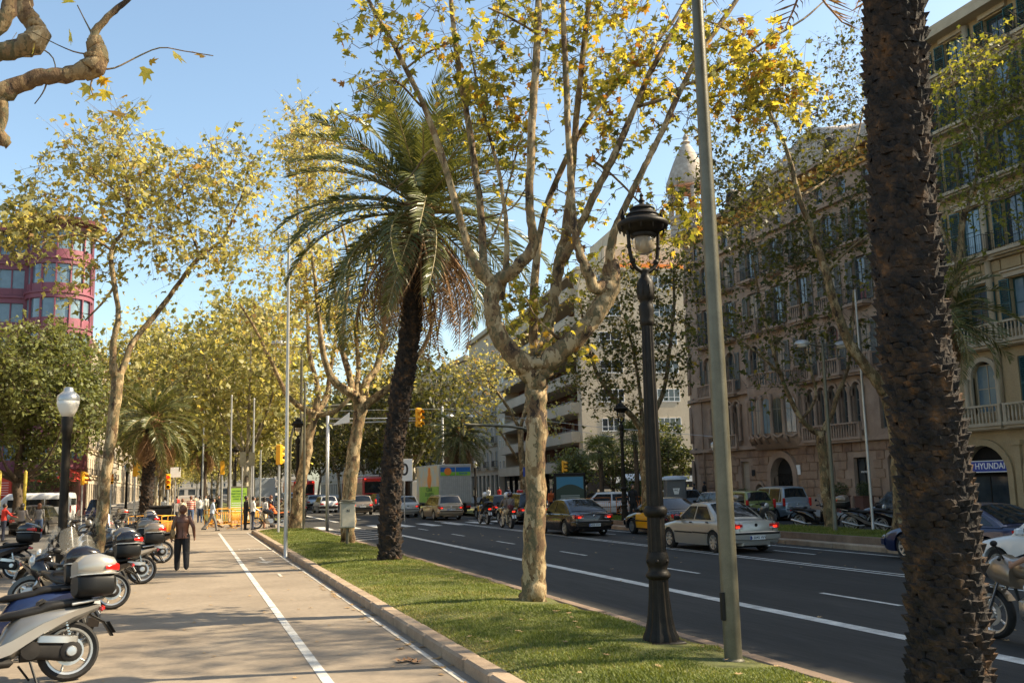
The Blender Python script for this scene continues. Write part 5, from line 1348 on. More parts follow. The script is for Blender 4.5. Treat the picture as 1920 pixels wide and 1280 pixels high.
def car(label,loc,rz,kind='sedan',L=4.5,W=1.76,H=1.42,pnt='silver',wb=2.7,wr=.30,plate='4821 CKD',doors=None,boot=None,strip=True,lights='low',group='cars on the road',lit=True,spokes=7,belt=.90,taxi=False,rim=None,name='car',ccat='car',front=False,plate_z=.45,rails=False):
 root=thing(name,label,ccat,loc,rz,group)
 paintm=P_[pnt]if isinstance(pnt,str)else pnt
 xr=-wb/2;xf=wb/2
 xR=-L/2-.0;xF=L/2
 shift=(xF-xf-.80)if False else 0
 cabs={'sedan':(.95,.22,-.70,-1.42),'lift':(1.0,.25,-.80,-1.75),'wagon':(1.0,.30,-1.75,-2.08),'hatch':(.98,.35,-1.25,-1.72),'mpv':(1.30,.45,-1.50,-1.95)}
 a0,a1,a2,a3=[v*(L/4.5)if kind in('sedan','lift')else v*(L/4.4)for v in cabs[kind]]
 if kind in('wagon','hatch','mpv'):a3=xR+.10;a2=a3+(.30 if kind!='mpv' else.22)
 deck=belt+.03 if kind in('sedan',)else belt+.02
 def ztop(x):
  t=(x-xR)/(xF-xR)
  if x>a0:u=(x-a0)/(xF-a0);return belt-.02-.17*u-.14*u**4
  if x<a3:u=(a3-x)/max(.05,(a3-xR));return deck-.03*u
  return belt-.02*((x-a3)/(a0-a3))+(.03*(1-(x-a3)/(a0-a3))if kind=='sedan' else.02*(1-(x-a3)/(a0-a3)))
 def hw(x):
  t=abs((x-(xR+xF)/2)/(L/2))
  return W/2*(1-.035*t**2-.13*max(0,(t-.80)/.20)**2.2)
 sill=.20
 def zbot(x):
  if x<xR+.30:return sill+.10*(1-(x-xR)/.3)
  if x>xF-.30:return sill+.06*(1-(xF-x)/.3)
  return sill
 Ra=wr+.055
 st=[]
 for i in range(41):st.append((xR+.02+(L-.04)*i/40,None))
 st=[s for s in st if all(abs(s[0]-c)>Ra+.01 for c in(xr,xf))]
 for c in(xr,xf):
  for k in range(13):
   th=pi*k/12;st.append((c-Ra*math.cos(th),max(sill,wr+Ra*math.sin(th)*.98)))
  st+=[(c-Ra-.003,None),(c+Ra+.003,None)]
 st.sort(key=lambda s:s[0])
 def section(x,zb):
  zt=ztop(x);h=hw(x);z0=sill+.03;hh=zt-z0
  f=lambda q:max(zb,z0+q*hh)
  return[(0,.22),(h*.62,.22),(h*.62,max(zb,.24)),(h*.955,zb),(h*.985,f(.12)),(h*1.0,f(.38)),(h*1.003,f(.52)),(h*.985,f(.78)),(h*.955,f(.90)),(h*.90,f(.975)),(h*.78,zt+.006),(h*.4,zt+.028),(0,zt+.036)]
 def side(x,q):
  """point on the flank: q 0..1 from sill to shoulder"""
  s=section(x,sill);pts=s[3:10]
  k=min(5,int(q*6));f=q*6-k
  return(pts[k][0]*(1-f)+pts[k+1][0]*f,pts[k][1]*(1-f)+pts[k+1][1]*f)
 mb=MB();rows=[]
 def ring(x,zb,s=1.0,zs=None):
  sec=section(x,zb)
  if zs:
   zc=(zbot(x)+ztop(x))/2
   sec=[(y*s,zc+(z-zc)*zs)for y,z in sec]
  return[(x,y,z)for y,z in sec]+[(x,-y,z)for y,z in sec[::-1][1:-1]]
 rings=[ring(xR-.03,zbot(xR),.93,.90),ring(xR-.015,zbot(xR),.975,.97)]
 for x,zb in st:rings.append(ring(x,zb if zb is not None else zbot(x)))
 rings+=[ring(xF+.015,zbot(xF),.95,.94),ring(xF+.04,zbot(xF),.86,.78)]
 m=len(rings[0])
 for r_ in rings:mb.v.extend(r_)
 for i in range(len(rings)-1):
  for k in range(m):
   a=i*m+k;b=i*m+(k+1)%m
   mb.f.append((a,a+m,b+m,b));mb.m.append(0)
 mb.f.append(tuple(range(m)));mb.m.append(0);mb.f.append(tuple(reversed(range((len(rings)-1)*m,len(rings)*m))));mb.m.append(0)
 link('body',mb.mesh('body',paintm,True,38),root)
 mb=MB();mb.box(xR+.2,xF-.2,-W*.31,W*.31,.17,.42);link('underbody',mb.mesh('underbody',M['black']),root)
 wbs,wrs=W/2*.925,W/2*.70
 zr=H
 def zc(x):
  if x>a1:u=(a0-x)/(a0-a1);zb_=ztop(a0);return zb_+(zr-.03-zb_)*(max(0,u)**.92)
  if x<a2:u=(x-a3)/(a2-a3);zb_=ztop(a3);return zb_+(zr-.04-zb_)*(max(0,u)**.85)
  u=(x-a2)/(a1-a2);return zr-.035*(2*u-1)**2-.005
 def yt(x):
  z=zc(x);u=max(0,min(1,(z-belt)/(zr-belt)))
  return wbs-(wbs-wrs)*u
 crown=.045
 xs=[a3+(a2-a3)*i/6 for i in range(6)]+[a2+(a1-a2)*i/8 for i in range(8)]+[a1+(a0-a1)*i/7 for i in range(8)]
 def roofp(x,v,off=0.0):
  y=yt(x);z=zc(x);c=crown*(1-v*v)
  p=Vector((x,v*y*(1-.0),z+c*min(1,(z-belt)/.2)))
  if x>a1:n=Vector((zc(a1)-zc(a0),0,a0-a1)).normalized();p.x+=.05*(1-v*v)*1.0
  elif x<a2:n=Vector((-(zc(a2)-zc(a3)),0,(a2-a3))).normalized();p.x-=.04*(1-v*v)
  else:n=Vector((0,0,1))
  return p+n*off
 mb=MB();cr=[]
 for x in xs:
  rr=[Vector((x,-wbs,ztop(x)-.03))]+[Vector((x,-yt(x)-.0,zc(x)-.015))]+[roofp(x,v)for v in(-.93,-.7,-.35,0,.35,.7,.93)]+[Vector((x,yt(x),zc(x)-.015)),Vector((x,wbs,ztop(x)-.03))]
  cr.append(rr)
 mc=len(cr[0])
 for rr in cr:mb.v.extend([tuple(p)for p in rr])
 for i in range(len(cr)-1):
  for k in range(mc-1):
   a=i*mc+k
   mb.f.append((a,a+1,a+1+mc,a+mc));mb.m.append(0)
 link('cabin',mb.mesh('cabin',paintm,True,40),root)
 def pane(name,x0,x1,v0,v1,off=.007):
  q=MB();nx,ny=5,8
  for i in range(nx+1):
   for j in range(ny+1):q.v.append(tuple(roofp(x0+(x1-x0)*i/nx,v0+(v1-v0)*j/ny,off)))
  for i in range(nx):
   for j in range(ny):
    a=i*(ny+1)+j;q.f.append((a,a+1,a+ny+2,a+ny+1));q.m.append(0)
  return link(name,q.mesh(name,M['glassc'],True),root)
 pane('windscreen',a0-.06,a1+.04,-.90,.90)
 pane('rear_window',a3+(.07 if kind in('sedan','lift')else.05),a2-.03,-.86,.86,.008)
 def sidey(z):u=(z-belt)/(zr-belt);return wbs-(wbs-wrs)*u
 xm=(a1+a2)/2+.05 if kind not in('wagon',)else a1-.95
 zb1,zt1=belt+.035,zr-.10
 def xat(z,s0,s1):
  zb_=ztop(s0);return s0+(s1-s0)*min(1,max(0,(z-zb_)/(zr-.03-zb_)))**1.08
 win=[[(xat(zb1,a0,a1)-.16,zb1),(xm+.045,zb1),(xm+.045,zt1),(xat(zt1,a0,a1)-.10,zt1)]]
 if kind in('sedan','lift','hatch'):
  win.append([(xm-.045,zb1),(xat(zb1,a3,a2)+.22,zb1),(xat(zt1,a3,a2)+.10,zt1),(xm-.045,zt1)])
 else:
  x2=xm-.95
  win.append([(xm-.045,zb1),(x2+.04,zb1),(x2+.04,zt1),(xm-.045,zt1)])
  win.append([(x2-.04,zb1),(xat(zb1,a3,a2)+.16,zb1+.02),(xat(zt1,a3,a2)+.13,zt1),(x2-.04,zt1)])
 for s in(-1,1):
  for wdw in win:
   q=MB();vs=[(x,s*(sidey(z)+.006),z)for x,z in wdw]
   vs2=[(x,s*(sidey(z)-.012),z)for x,z in wdw]
   q.add(vs+vs2,[(0,1,2,3)if s>0 else(3,2,1,0)]+[(i,i+4,(i+1)%4+4,(i+1)%4)for i in range(4)])
   link('side_window',q.mesh('side_window',M['glassc'],False),root)
 dxs=[(xat(zb1,a0,a1)-.02 if False else xf-Ra-.06,xm+.005),(xm-.005,xr+Ra*.55)]
 for s in(-1,1):
  for di,(d0,d1)in enumerate(dxs):
   q=MB();nx,nz=8,8
   for i in range(nx+1):
    x=d0+(d1-d0)*i/nx
    for j in range(nz+1):
     f=.10+.88*j/nz
     y,z=side(x,f)
     if di==1:
      dx=max(0,(xr+Ra+.05)-x);
      if dx>0 and z<wr+Ra+.03:z=max(z,min(wr+Ra*1.02,wr+math.sqrt(max(0,(Ra+.05)**2-(x-xr)**2))+.01))
     q.v.append((x,s*(y+.006),z))
   for i in range(nx):
    for j in range(nz):
     a=i*(nz+1)+j;q.f.append((a,a+1,a+nz+2,a+nz+1)if s>0 else(a+nz+1,a+nz+2,a+1,a));q.m.append(0)
   d=link('door',q.mesh('door',P_[doors]if doors else paintm,True),root)
   if doors:d['label']='yellow taxi door'
   y,z=side((d0+d1)/2,.88);xh=d1+.14
   y,z=side(xh,.86);q=MB();q.cbox((xh,s*(y+.022),z),(.15,.03,.035),b=.008)
   link('handle',q.mesh('handle',M['black'],True,40),d)
   if strip:
    y,z=side((d0+d1)/2,.45);q=MB();q.cbox(((d0+d1)/2,s*(y+.012),z),(abs(d0-d1)-.02,.018,.045),b=.005);link('rub_strip',q.mesh('rub_strip',M['black']),d)
  q=MB();y,z=side(a0-.25,.98);q.cbox((a0-.32,s*(W/2+.06),belt+.06),(.10,.20,.14),b=.03);q.cbox((a0-.30,s*(W/2-.05),belt+.02),(.05,.12,.04))
  link('mirror',q.mesh('mirror',M['black']if pnt!='white' else paintm,True,40),root)
 zl=belt-.13
 for s in(-1,1):
  q=MB()
  if lights=='high':
   q.cbox((xR+.03,s*(W/2-.09),belt+.02),(.12,.13,.42),b=.03)
  else:
   wd=.34 if kind in('sedan','lift')else.26
   q.cbox((xR+.015,s*(hw(xR+.02)-wd/2+.01),zl),(.13,wd,.17),b=.035)
   q.cbox((xR+.13,s*(hw(xR+.12)-.005),zl+.005),(.22,.03,.15),b=.012)
  tl_=link('tail_light',q.mesh('tail_light',M['lens_red'],True,40),root)
  if lit:
   q=MB();q.cbox((xR-.055 if lights!='high' else xR-.035,s*(hw(xR)-.13 if lights!='high' else W/2-.09),(zl-.02)if lights!='high' else belt+.1),(.012,.13,.06),b=.005);link('lamp',q.mesh('lamp',M['redlit'],True,40),tl_)
  q=MB();q.cbox((xR-.052,s*(hw(xR)-.22),zl-.045),(.01,.18,.045),b=.003);link('reversing_lens',q.mesh('reversing_lens',mat_lensw),root)
 q=MB();loft(q,[(xR-.075,.50,W/2*.80,.10),(xR-.055,.50,W/2*.88,.125),(xR+.05,.50,W/2*.955,.13),(xR+.22,.50,W/2*1.0,.12)],16,5)
 link('bumper',q.mesh('bumper',paintm if kind!='hatch' else M['blackm'],True,40),root)
 q=MB();q.cbox((xR-.075,0,.565),(.02,W*.84,.05),b=.008);link('bumper_strip',q.mesh('bumper_strip',M['black']),root)
 q=MB();loft(q,[(xF-.15,.42,W/2*.97,.14),(xF+.04,.42,W/2*.90,.135),(xF+.08,.42,W/2*.78,.11)],16,5);link('bumper',q.mesh('bumper',paintm,True,40),root)
 for s in(-1,1):
  q=MB();q.cbox((xF-.04,s*(W/2*.68),ztop(xF-.1)-.10),(.16,.34,.13),b=.035);link('headlight',q.mesh('headlight',M['chrome'],True,40),root)
 q=MB();q.cbox((xF+.045,0,ztop(xF)-.11),(.03,.62,.11),b=.01);link('grille',q.mesh('grille',M['black']),root)
 zp=plate_z if kind in('sedan','lift')else.62
 plate_on(root,xR-(.088 if zp<.6 else.062),zp if zp<.6 else.66,plate)
 q=MB();wl=W/2*.62
 for s in(-1,1):q.tube([(xR-.034,s*wl,belt+.0),(xR-.036,s*wl*.98,.62)],.006,4)
 q.tube([(xR-.036,-wl,.62),(xR-.036,wl,.62)],.006,4);link('shut_line',q.mesh('shut_line',M['black']),root)
 if boot:
  q=MB();q.cbox((xR-.036,0,(belt+.62)/2+.03),(.012,wl*1.96,belt-.64),b=.004);o=link('boot_lid',q.mesh('boot_lid',P_[boot]),root);o['label']='yellow taxi tailgate'
 q=MB();q.lathe([(.001,-.014),(.045,-.012),(.048,0)],14,(xR-.034,0,belt-.10),axis='X')
 link('emblem',q.mesh('emblem',M['chrome']if pnt!='silver' else M['blackm'],True),root)
 q=MB();q.tube([(xR+.3,-.45*W/2,.2),(xR-.06,-.45*W/2,.2)],.03,8);link('exhaust',q.mesh('exhaust',M['alu'],True),root)
 if rails:
  q=MB()
  for s in(-1,1):q.tube([(a1-.1,s*(wrs-.02),zr+.0),(a1-.25,s*(wrs-.02),zr+.05),(a2+.2,s*(wrs-.02),zr+.05),(a2+.05,s*(wrs-.02),zr)],.014,6)
  link('roof_rails',q.mesh('roof_rails',M['alu'],True),root)
 if taxi:
  q=MB();q.cbox((.05,0,zr+.10),(.16,.34,.14),b=.03);link('roof_sign',q.mesh('roof_sign',M['red'],True,40),root)
 for x in(xr,xf):
  for s in(-1,1):wheel(root,x,s*(W/2-.115),wr,.20,s,spokes,rim)
 return root
mat_lensw=mat('clear_lens',(.55,.50,.46),rough=.12,coat=.8)
CG='cars driving away along the road'
H90=pi/2
car('silver saloon car with black side strips, seen from behind between ornate lamp and grey mast',(15.37,26.55,0),H90,'sedan',4.56,1.77,1.42,'silver',2.72,.31,'B 5045 WV',group=CG,spokes=8)
car('black saloon car with red tail lights right of the big plane trunk',(15.25,38.0,0),H90,'lift',4.68,1.81,1.44,'black',2.73,.32,'5050 FXY',strip=False,group=CG,spokes=5)
car('silver gold estate car with roof rails left of the motorcyclists',(15.4,60.9,0),H90+.03,'wagon',4.7,1.78,1.5,'beige',2.72,.32,'2871 FDK',strip=False,group=CG,rails=True)
car('pale silver estate car with red lights just right of the leaning palm trunk',(14.4,68.5,0),H90,'wagon',4.6,1.78,1.46,'silver',2.7,.32,'8807 DVB',strip=False,group=CG)
car('champagne grey hatchback between the strip tree and the palm trunk',(12.9,78.0,0),H90,'hatch',4.3,1.8,1.52,'champagne',2.65,.32,'7780 CLP',strip=False,group=CG)
car('white small car half hidden by the second plane tree trunk',(11.6,88.0,0),H90+.05,'hatch',4.0,1.68,1.46,'white',2.5,.30,'1123 BBK',group=CG,lit=False)
car('dark navy car in the far queue left of the second plane trunk',(9.2,93.0,0),H90,'hatch',4.0,1.7,1.44,'blue',2.5,.30,'9033 DHL',group=CG,lit=False)
car('silver hatchback far off behind the navy car',(12.4,104.0,0),H90,'hatch',4.0,1.7,1.45,'ice',2.5,.30,'4410 CRT',group=CG,lit=False)
car('pale van like car far off above the navy car',(10.2,108.0,0),H90,'mpv',4.5,1.8,1.8,'ice',2.6,.32,'6614 BDS',group=CG,lit=False)
car('small beige car at the left end of the far queue',(7.0,100.0,0),H90+.1,'hatch',3.9,1.65,1.44,'beige',2.45,.29,'3127 CCM',group=CG)
car('black car with lit tail lights between palm trunk and estate car',(16.2,86.0,0),H90,'mpv',4.4,1.8,1.6,'black',2.6,.32,'5528 DRN',group=CG,lights='high')
car('dark car with red light left of the third leaning tree',(7.6,76.0,0),H90,'hatch',4.1,1.72,1.5,'black',2.5,.31,'7741 FBN',group=CG)
tg='black and yellow taxis'
car('black and yellow taxi with lit tail lights behind the two up scooter',(17.3,50.6,0),H90,'mpv',4.35,1.8,1.62,'black',2.6,.32,'2694 FTK',doors='yellow',boot='yellow',strip=False,taxi=True,group=tg)
car('black and yellow taxi partly hidden between estate car and black rider',(18.3,58.5,0),H90,'hatch',4.3,1.75,1.46,'black',2.6,.32,'8120 DPM',doors='yellow',boot='yellow',strip=False,taxi=False,group=tg)
car('black taxi with yellow doors standing between the ornate lamp and silver saloon',(18.1,35.1,0),H90+.0,'sedan',4.5,1.75,1.42,'black',2.65,.31,'9921 CVD',doors='yellow',boot='yellow',strip=True,taxi=False,group=tg)
car('black and yellow taxi beyond the orange barriers',(26.2,60.0,0),H90+.2,'hatch',4.3,1.75,1.46,'black',2.6,.32,'1188 FBT',doors='yellow',boot='yellow',strip=False,taxi=False,group=tg)
car('dark navy coupe with five spoke wheel emerging behind the near palm trunk',(17.95,18.9,0),H90,'lift',4.5,1.8,1.38,'blue',2.65,.33,'6204 DYG',strip=False,group=CG,spokes=7)
car('light silver car front beside the passing motorcyclist at the right edge',(16.35,14.4,0),H90,'hatch',4.2,1.75,1.44,'white',2.6,.30,'3390 BZW',strip=False,group=CG,spokes=5)
PG='cars parked along the service road'
car('lime grey small hatchback parked before the palace doorway',(25.9,42.2,0),H90,'hatch',3.85,1.67,1.52,'green',2.45,.29,'5572 CMS',group=PG,lit=False,lights='high',strip=False)
car('ice blue grey people carrier parked right of the lime hatchback',(28.7,43.4,0),H90,'mpv',4.0,1.7,1.68,'ice',2.5,.30,'7316 CYT',group=PG,lit=False,lights='high',strip=False)
car('black hatchback parked behind the motorcycles on the right',(27.8,32.6,0),H90,'hatch',4.2,1.75,1.5,'black',2.55,.31,'0846 DKN',group=PG,lit=False)
car('dark blue car parked beyond the silver saloon roof',(27.2,46.8,0),H90,'hatch',4.1,1.72,1.46,'blue',2.5,.30,'2268 CJB',group=PG,lit=False)
car('black estate parked beyond the silver saloon roof, next to the dark blue car',(29.2,46.0,0),H90,'wagon',4.5,1.75,1.46,'black',2.6,.31,'6093 BGR',group=PG,lit=False)
car('blue car roof seen over the navy coupe by the showroom arches',(27.6,23.5,0),H90,'wagon',4.6,1.8,1.5,'blue',2.7,.32,'1847 FCC',group=PG,lit=False)
car('pale blue car with open looking windows behind the orange barriers',(28.0,53.5,0),H90+.3,'hatch',4.2,1.75,1.55,'ice',2.55,.31,'5051 CNX',group=PG,lit=False)
car('white car behind the orange barriers left of the lamp',(25.4,58.0,0),H90+1.2,'hatch',4.1,1.7,1.45,'white',2.5,.3,'4418 BRL',group=PG,lit=False)
car('blue people carrier parked in the left service road beyond the lamp',(-6.9,86,0),-H90,'mpv',4.4,1.8,1.7,'blue',2.6,.32,'7004 BYN',group=PG,lit=False)
car('grey hatchback with open tailgate look beside the white minibus',(-7.9,60.0,0),H90-.2,'hatch',4.2,1.75,1.55,'grey',2.55,.31,'1902 DBD',group=PG,lit=False)
def van(label,loc,rz):
 root=thing('minibus',label,'van',loc,rz)
 mb=MB();secs=[(-2.75,1.35,.80,.80),(-2.70,1.32,.90,.92),(-2.5,1.30,.96,.98),(0,1.30,.97,1.0),(1.5,1.29,.96,.98),(1.75,1.2,.95,.88),(2.15,.98,.93,.66),(2.6,.82,.90,.48),(2.75,.75,.80,.38)]
 loft(mb,secs,20,6);link('body',mb.mesh('body',P_['white'],True,35),root)
 for s in(-1,1):
  for(x0,x1)in((-2.45,-1.05),(-.98,.42),(.55,1.45)):
   q=MB();q.cbox(((x0+x1)/2,s*.972,1.55),(x1-x0,.012,.55),b=.004);link('side_window',q.mesh('side_window',M['glassc']),root)
  q=MB();q.cbox((-.2,s*.975,.62),(4.2,.012,.07));link('side_strip',q.mesh('side_strip',M['polel']),root)
  for x in(-1.75,1.85):
   q=MB();q.lathe([(.44,s*.93),(.44,s*.985),(.38,s*.99),(.001,s*.975)],24,(x,0,.38),axis='Y');link('wheel_arch',q.mesh('wheel_arch',M['black']),root)
   wheel(root,x,s*.90,.35,.2,s,9,P_['white'])
 q=MB();q.add([(1.72,-.8,1.98),(1.72,.8,1.98),(2.22,.82,1.45),(2.22,-.82,1.45)],[(0,1,2,3)]);link('windscreen',q.mesh('windscreen',M['glassc']),root)
 q=MB();q.cbox((-2.72,0,1.6),(.08,1.4,.5),b=.01);link('rear_window',q.mesh('rear_window',M['glassc']),root)
 for s in(-1,1):q=MB();q.cbox((-2.74,s*.84,1.1),(.06,.12,.5),b=.01);link('tail_light',q.mesh('tail_light',M['lens_red']),root)
 return root
van('white minibus with long dark window band crossing in front of the red shop',(-10.7,78.0,0),pi-.12)
r_=thing('box_truck','box truck with painted fruit scene on its side and grey roller rear','truck',(17.95,70.2,0),H90+.03)
mb=MB();mb.cbox((0,0,2.25),(6.4,2.4,2.75),b=.04);link('cargo_box',mb.mesh('cargo_box',mat('box_grey',(.34,.34,.33),(.40,.40,.38),rough=.5,scale=2),True,40),r_)
mb=MB()
for i in range(16):mb.cbox((-3.215,-1.08+i*.144,1.85),(.02,.10,1.7),b=.004)
link('rear_ribs',mb.mesh('rear_ribs',M['polel']),r_)
art_sky=mat('truck_blue',(.02,.12,.40),rough=.4);art_green=mat('truck_green',(.12,.42,.04),(.30,.50,.05),rough=.4,scale=1.5);art_or=mat('truck_orange',(.75,.22,.02),rough=.4);art_pale=mat('truck_pale',(.35,.55,.68),(.75,.45,.12),rough=.4,scale=.8)
mb=MB();mb.cbox((-3.22,.57,3.25),(.02,1.06,.34));mb.cbox((-3.22,-.57,3.25),(.02,1.06,.34));link('rear_panel',mb.mesh('rear_panel',art_sky),r_)
mb=MB();mb.cbox((-3.222,.57,2.96),(.02,1.06,.26));mb.cbox((-3.222,-.57,2.96),(.02,1.06,.26));link('rear_panel',mb.mesh('rear_panel',art_green),r_)
mb=MB();mb.lathe([(.001,-3.25),(.26,-3.245),(.27,-3.235)],18,(0,.57,3.12),axis='X');link('fruit_print',mb.mesh('fruit_print',art_or),r_)
lettering('SABOR',.2,art_sky,r_,(-3.24,-.57,2.97),(pi/2,0,-pi/2))
mb=MB();mb.cbox((0,1.21,2.25),(6.2,.02,2.6));link('side_print',mb.mesh('side_print',art_pale),r_)
mb=MB();mb.cbox((-.4,1.214,1.5),(5.4,.02,1.15));link('side_print',mb.mesh('side_print',art_green),r_)
mb=MB();mb.lathe([(.001,1.24),(.52,1.236),(.55,1.226)],20,(-.6,0,2.5),axis='Y');mb.lathe([(.001,1.24),(.3,1.236),(.33,1.226)],20,(-.6,0,3.15),axis='Y');link('fruit_print',mb.mesh('fruit_print',art_or),r_)
for i,t in enumerate(('EL SABOR','DE LA FRUITA','FRESCA')):lettering(t,.38,M['darkg']if 'darkg' in M else GREEND,r_,(-.6,1.232,1.85-i*.36),(pi/2,0,pi))
mb=MB();mb.cbox((4.2,0,1.6),(1.7,2.2,2.0),b=.12);link('cab',mb.mesh('cab',P_['white'],True,40),r_)
mb=MB();mb.cbox((.6,0,.75),(7.6,.9,.25));mb.cbox((-3.1,0,.5),(.12,2.2,.18));link('chassis',mb.mesh('chassis',M['black']),r_)
for x in(-1.9,3.9):
 for s in(-1,1):wheel(r_,x,s*.98,.46,.3,s,8)
for s in(-1,1):q=MB();q.cbox((-3.18,s*.95,.62),(.06,.3,.14));link('tail_light',q.mesh('tail_light',M['lens_red']),r_)
def bus(label,loc,rz,side_m,rear_m):
 root=thing('bus',label,'bus',loc,rz,'red city buses')
 mb=MB();mb.cbox((0,0,1.72),(11.5,2.5,2.85),b=.14);link('body',mb.mesh('body',P_['red'],True,40),root)
 for s in(-1,1):
  for i in range(7):q=MB();q.cbox((-4.7+i*1.55,s*1.253,2.05),(1.44,.012,1.1),b=.01);link('side_window',q.mesh('side_window',side_m if s>0 else M['glassc']),root)
 q=MB();q.cbox((-5.76,0,2.15),(.02,2.1,1.1),b=.01);link('rear_window',q.mesh('rear_window',M['glassc']),root)
 q=MB();q.cbox((-5.76,0,1.1),(.02,2.1,.8),b=.01);link('rear_panel',q.mesh('rear_panel',rear_m),root)
 q=MB();q.cbox((-1.0,0,3.25),(5.0,1.6,.25),b=.06);link('roof_unit',q.mesh('roof_unit',M['polel']),root)
 for s in(-1,1):
  q=MB();q.cbox((-5.77,s*1.05,1.0),(.04,.2,.3));q.cbox((-5.77,s*1.0,2.95),(.04,.16,.12));link('tail_light',q.mesh('tail_light',M['redlit']),root)
  for x in(-3.2,3.4):wheel(root,x,s*1.12,.48,.28,s,8)
 return root
bus('red city bus with printed advertising right of the second plane tree',(17.0,99.0,0),H90+.02,mat('bus_print',(.22,.19,.14),(.55,.50,.40),rough=.4,scale=5),M['blackm'])
bus('farther red city bus with orange side poster among the dark trees',(13.0,124.0,0),H90+.02,mat('bus_print_orange',(.55,.10,.02),(.70,.30,.10),rough=.4,scale=3),M['blackm'])
r_=thing('delivery_lorry','grey box lorry far off left of the orange sided bus','truck',(8.6,122,0),H90)
mb=MB();mb.cbox((0,0,2.1),(6,2.4,2.9),b=.05);link('cargo_box',mb.mesh('cargo_box',TG2,True,40),r_)
mb=MB();mb.cbox((4,0,1.5),(1.8,2.2,2.1),b=.1);link('cab',mb.mesh('cab',P_['white'],True,40),r_)
for x in(-2,4):
 for s in(-1,1):wheel(r_,x,s*1.0,.45,.28,s,8)
 #  scooters and motorcycles
M['seat']=mat('black_vinyl',(.009,.0085,.008),(.02,.018,.016),rough=.45,spec=.3,scale=5,bump=.1,bscale=60)
M['shield']=mat('clear_windshield',(.35,.33,.28),rough=.12,alpha=.22,spec=.6)
M['scootsilver']=paint('scooter_silver',(.21,.205,.19),.6,.33)
def moto_wheel(parent,x,r,w,spokes=6,m=None):
 o=MB();o.lathe([(r*.76,-w/2*.7),(r*.90,-w/2),(r*.97,-w*.36),(r,-w*.12),(r,w*.12),(r*.97,w*.36),(r*.90,w/2),(r*.76,w/2*.7),(r*.74,0),(r*.76,-w/2*.7)],32,axis='Y',caps=False)
 t=link('wheel',o.mesh('tyre',M['rubber'],True,40),parent,(x,0,r))
 o=MB();o.lathe([(r*.80,-w*.38),(r*.71,-w*.34),(r*.68,-w*.1),(r*.68,w*.1),(r*.71,w*.34),(r*.80,w*.38)],32,axis='Y',caps=False)
 for k in range(spokes):
  a=2*pi*k/spokes;d=Vector((math.cos(a),0,math.sin(a)));tt=Vector((-d.z,0,d.x))
  o.tube([d*r*.1+tt*r*.05,d*r*.4+tt*r*.02,d*r*.71],[r*.075,r*.05,r*.06]if spokes<10 else r*.015,6,squash=.7)
 o.lathe([(r*.18,-w*.45),(r*.18,w*.45)],16,axis='Y')
 link('rim',o.mesh('rim',m or M['wheelal'],True,40),t)
 o=MB();o.lathe([(r*.30,w*.34),(r*.48,w*.34),(r*.48,w*.40),(r*.30,w*.40),(r*.30,w*.34)],22,axis='Y',caps=False);link('brake_disc',o.mesh('brake_disc',M['alu'],True,40),t)
 return t
def topcase(parent,x,z,lid,red=True,s=1.0):
 o=MB();loft(o,[(x-.24*s,z+.10*s,.17*s,.07*s),(x-.20*s,z+.10*s,.24*s,.10*s),(x,z+.10*s,.275*s,.11*s),(x+.16*s,z+.10*s,.26*s,.11*s),(x+.19*s,z+.10*s,.22*s,.08*s)],20,3.6)
 t=link('top_case',o.mesh('top_case',M['black'],True,50),parent,(0,0,-.30*z),None,(1,1,1.32))
 o=MB();loft(o,[(x-.25*s,z+.24*s,.19*s,.05*s),(x-.21*s,z+.25*s,.25*s,.085*s),(x-.05*s,z+.26*s,.275*s,.115*s),(x+.12*s,z+.255*s,.26*s,.105*s),(x+.19*s,z+.24*s,.22*s,.07*s)],20,3.0)
 link('lid',o.mesh('lid',lid,True,50),t)
 o=MB();loft(o,[(x-.262*s,z+.185*s,.20*s,.008),(x-.2*s,z+.185*s,.262*s,.009),(x,z+.185*s,.286*s,.009),(x+.17*s,z+.185*s,.268*s,.009),(x+.20*s,z+.185*s,.21*s,.008)],20,3.6)
 link('seam',o.mesh('seam',M['polel'],True,50),t)
 if red:
  o=MB()
  for sg in(-1,1):loft(o,[(x-.268*s,z+.235*s,.05*s,.032*s,sg*.15*s),(x-.22*s,z+.24*s,.045*s,.036*s,sg*.205*s),(x-.10*s,z+.235*s,.02*s,.016*s,sg*.262*s)],10,3)
  link('reflector',o.mesh('reflector',M['lens_red'],True,40),t)
 return t
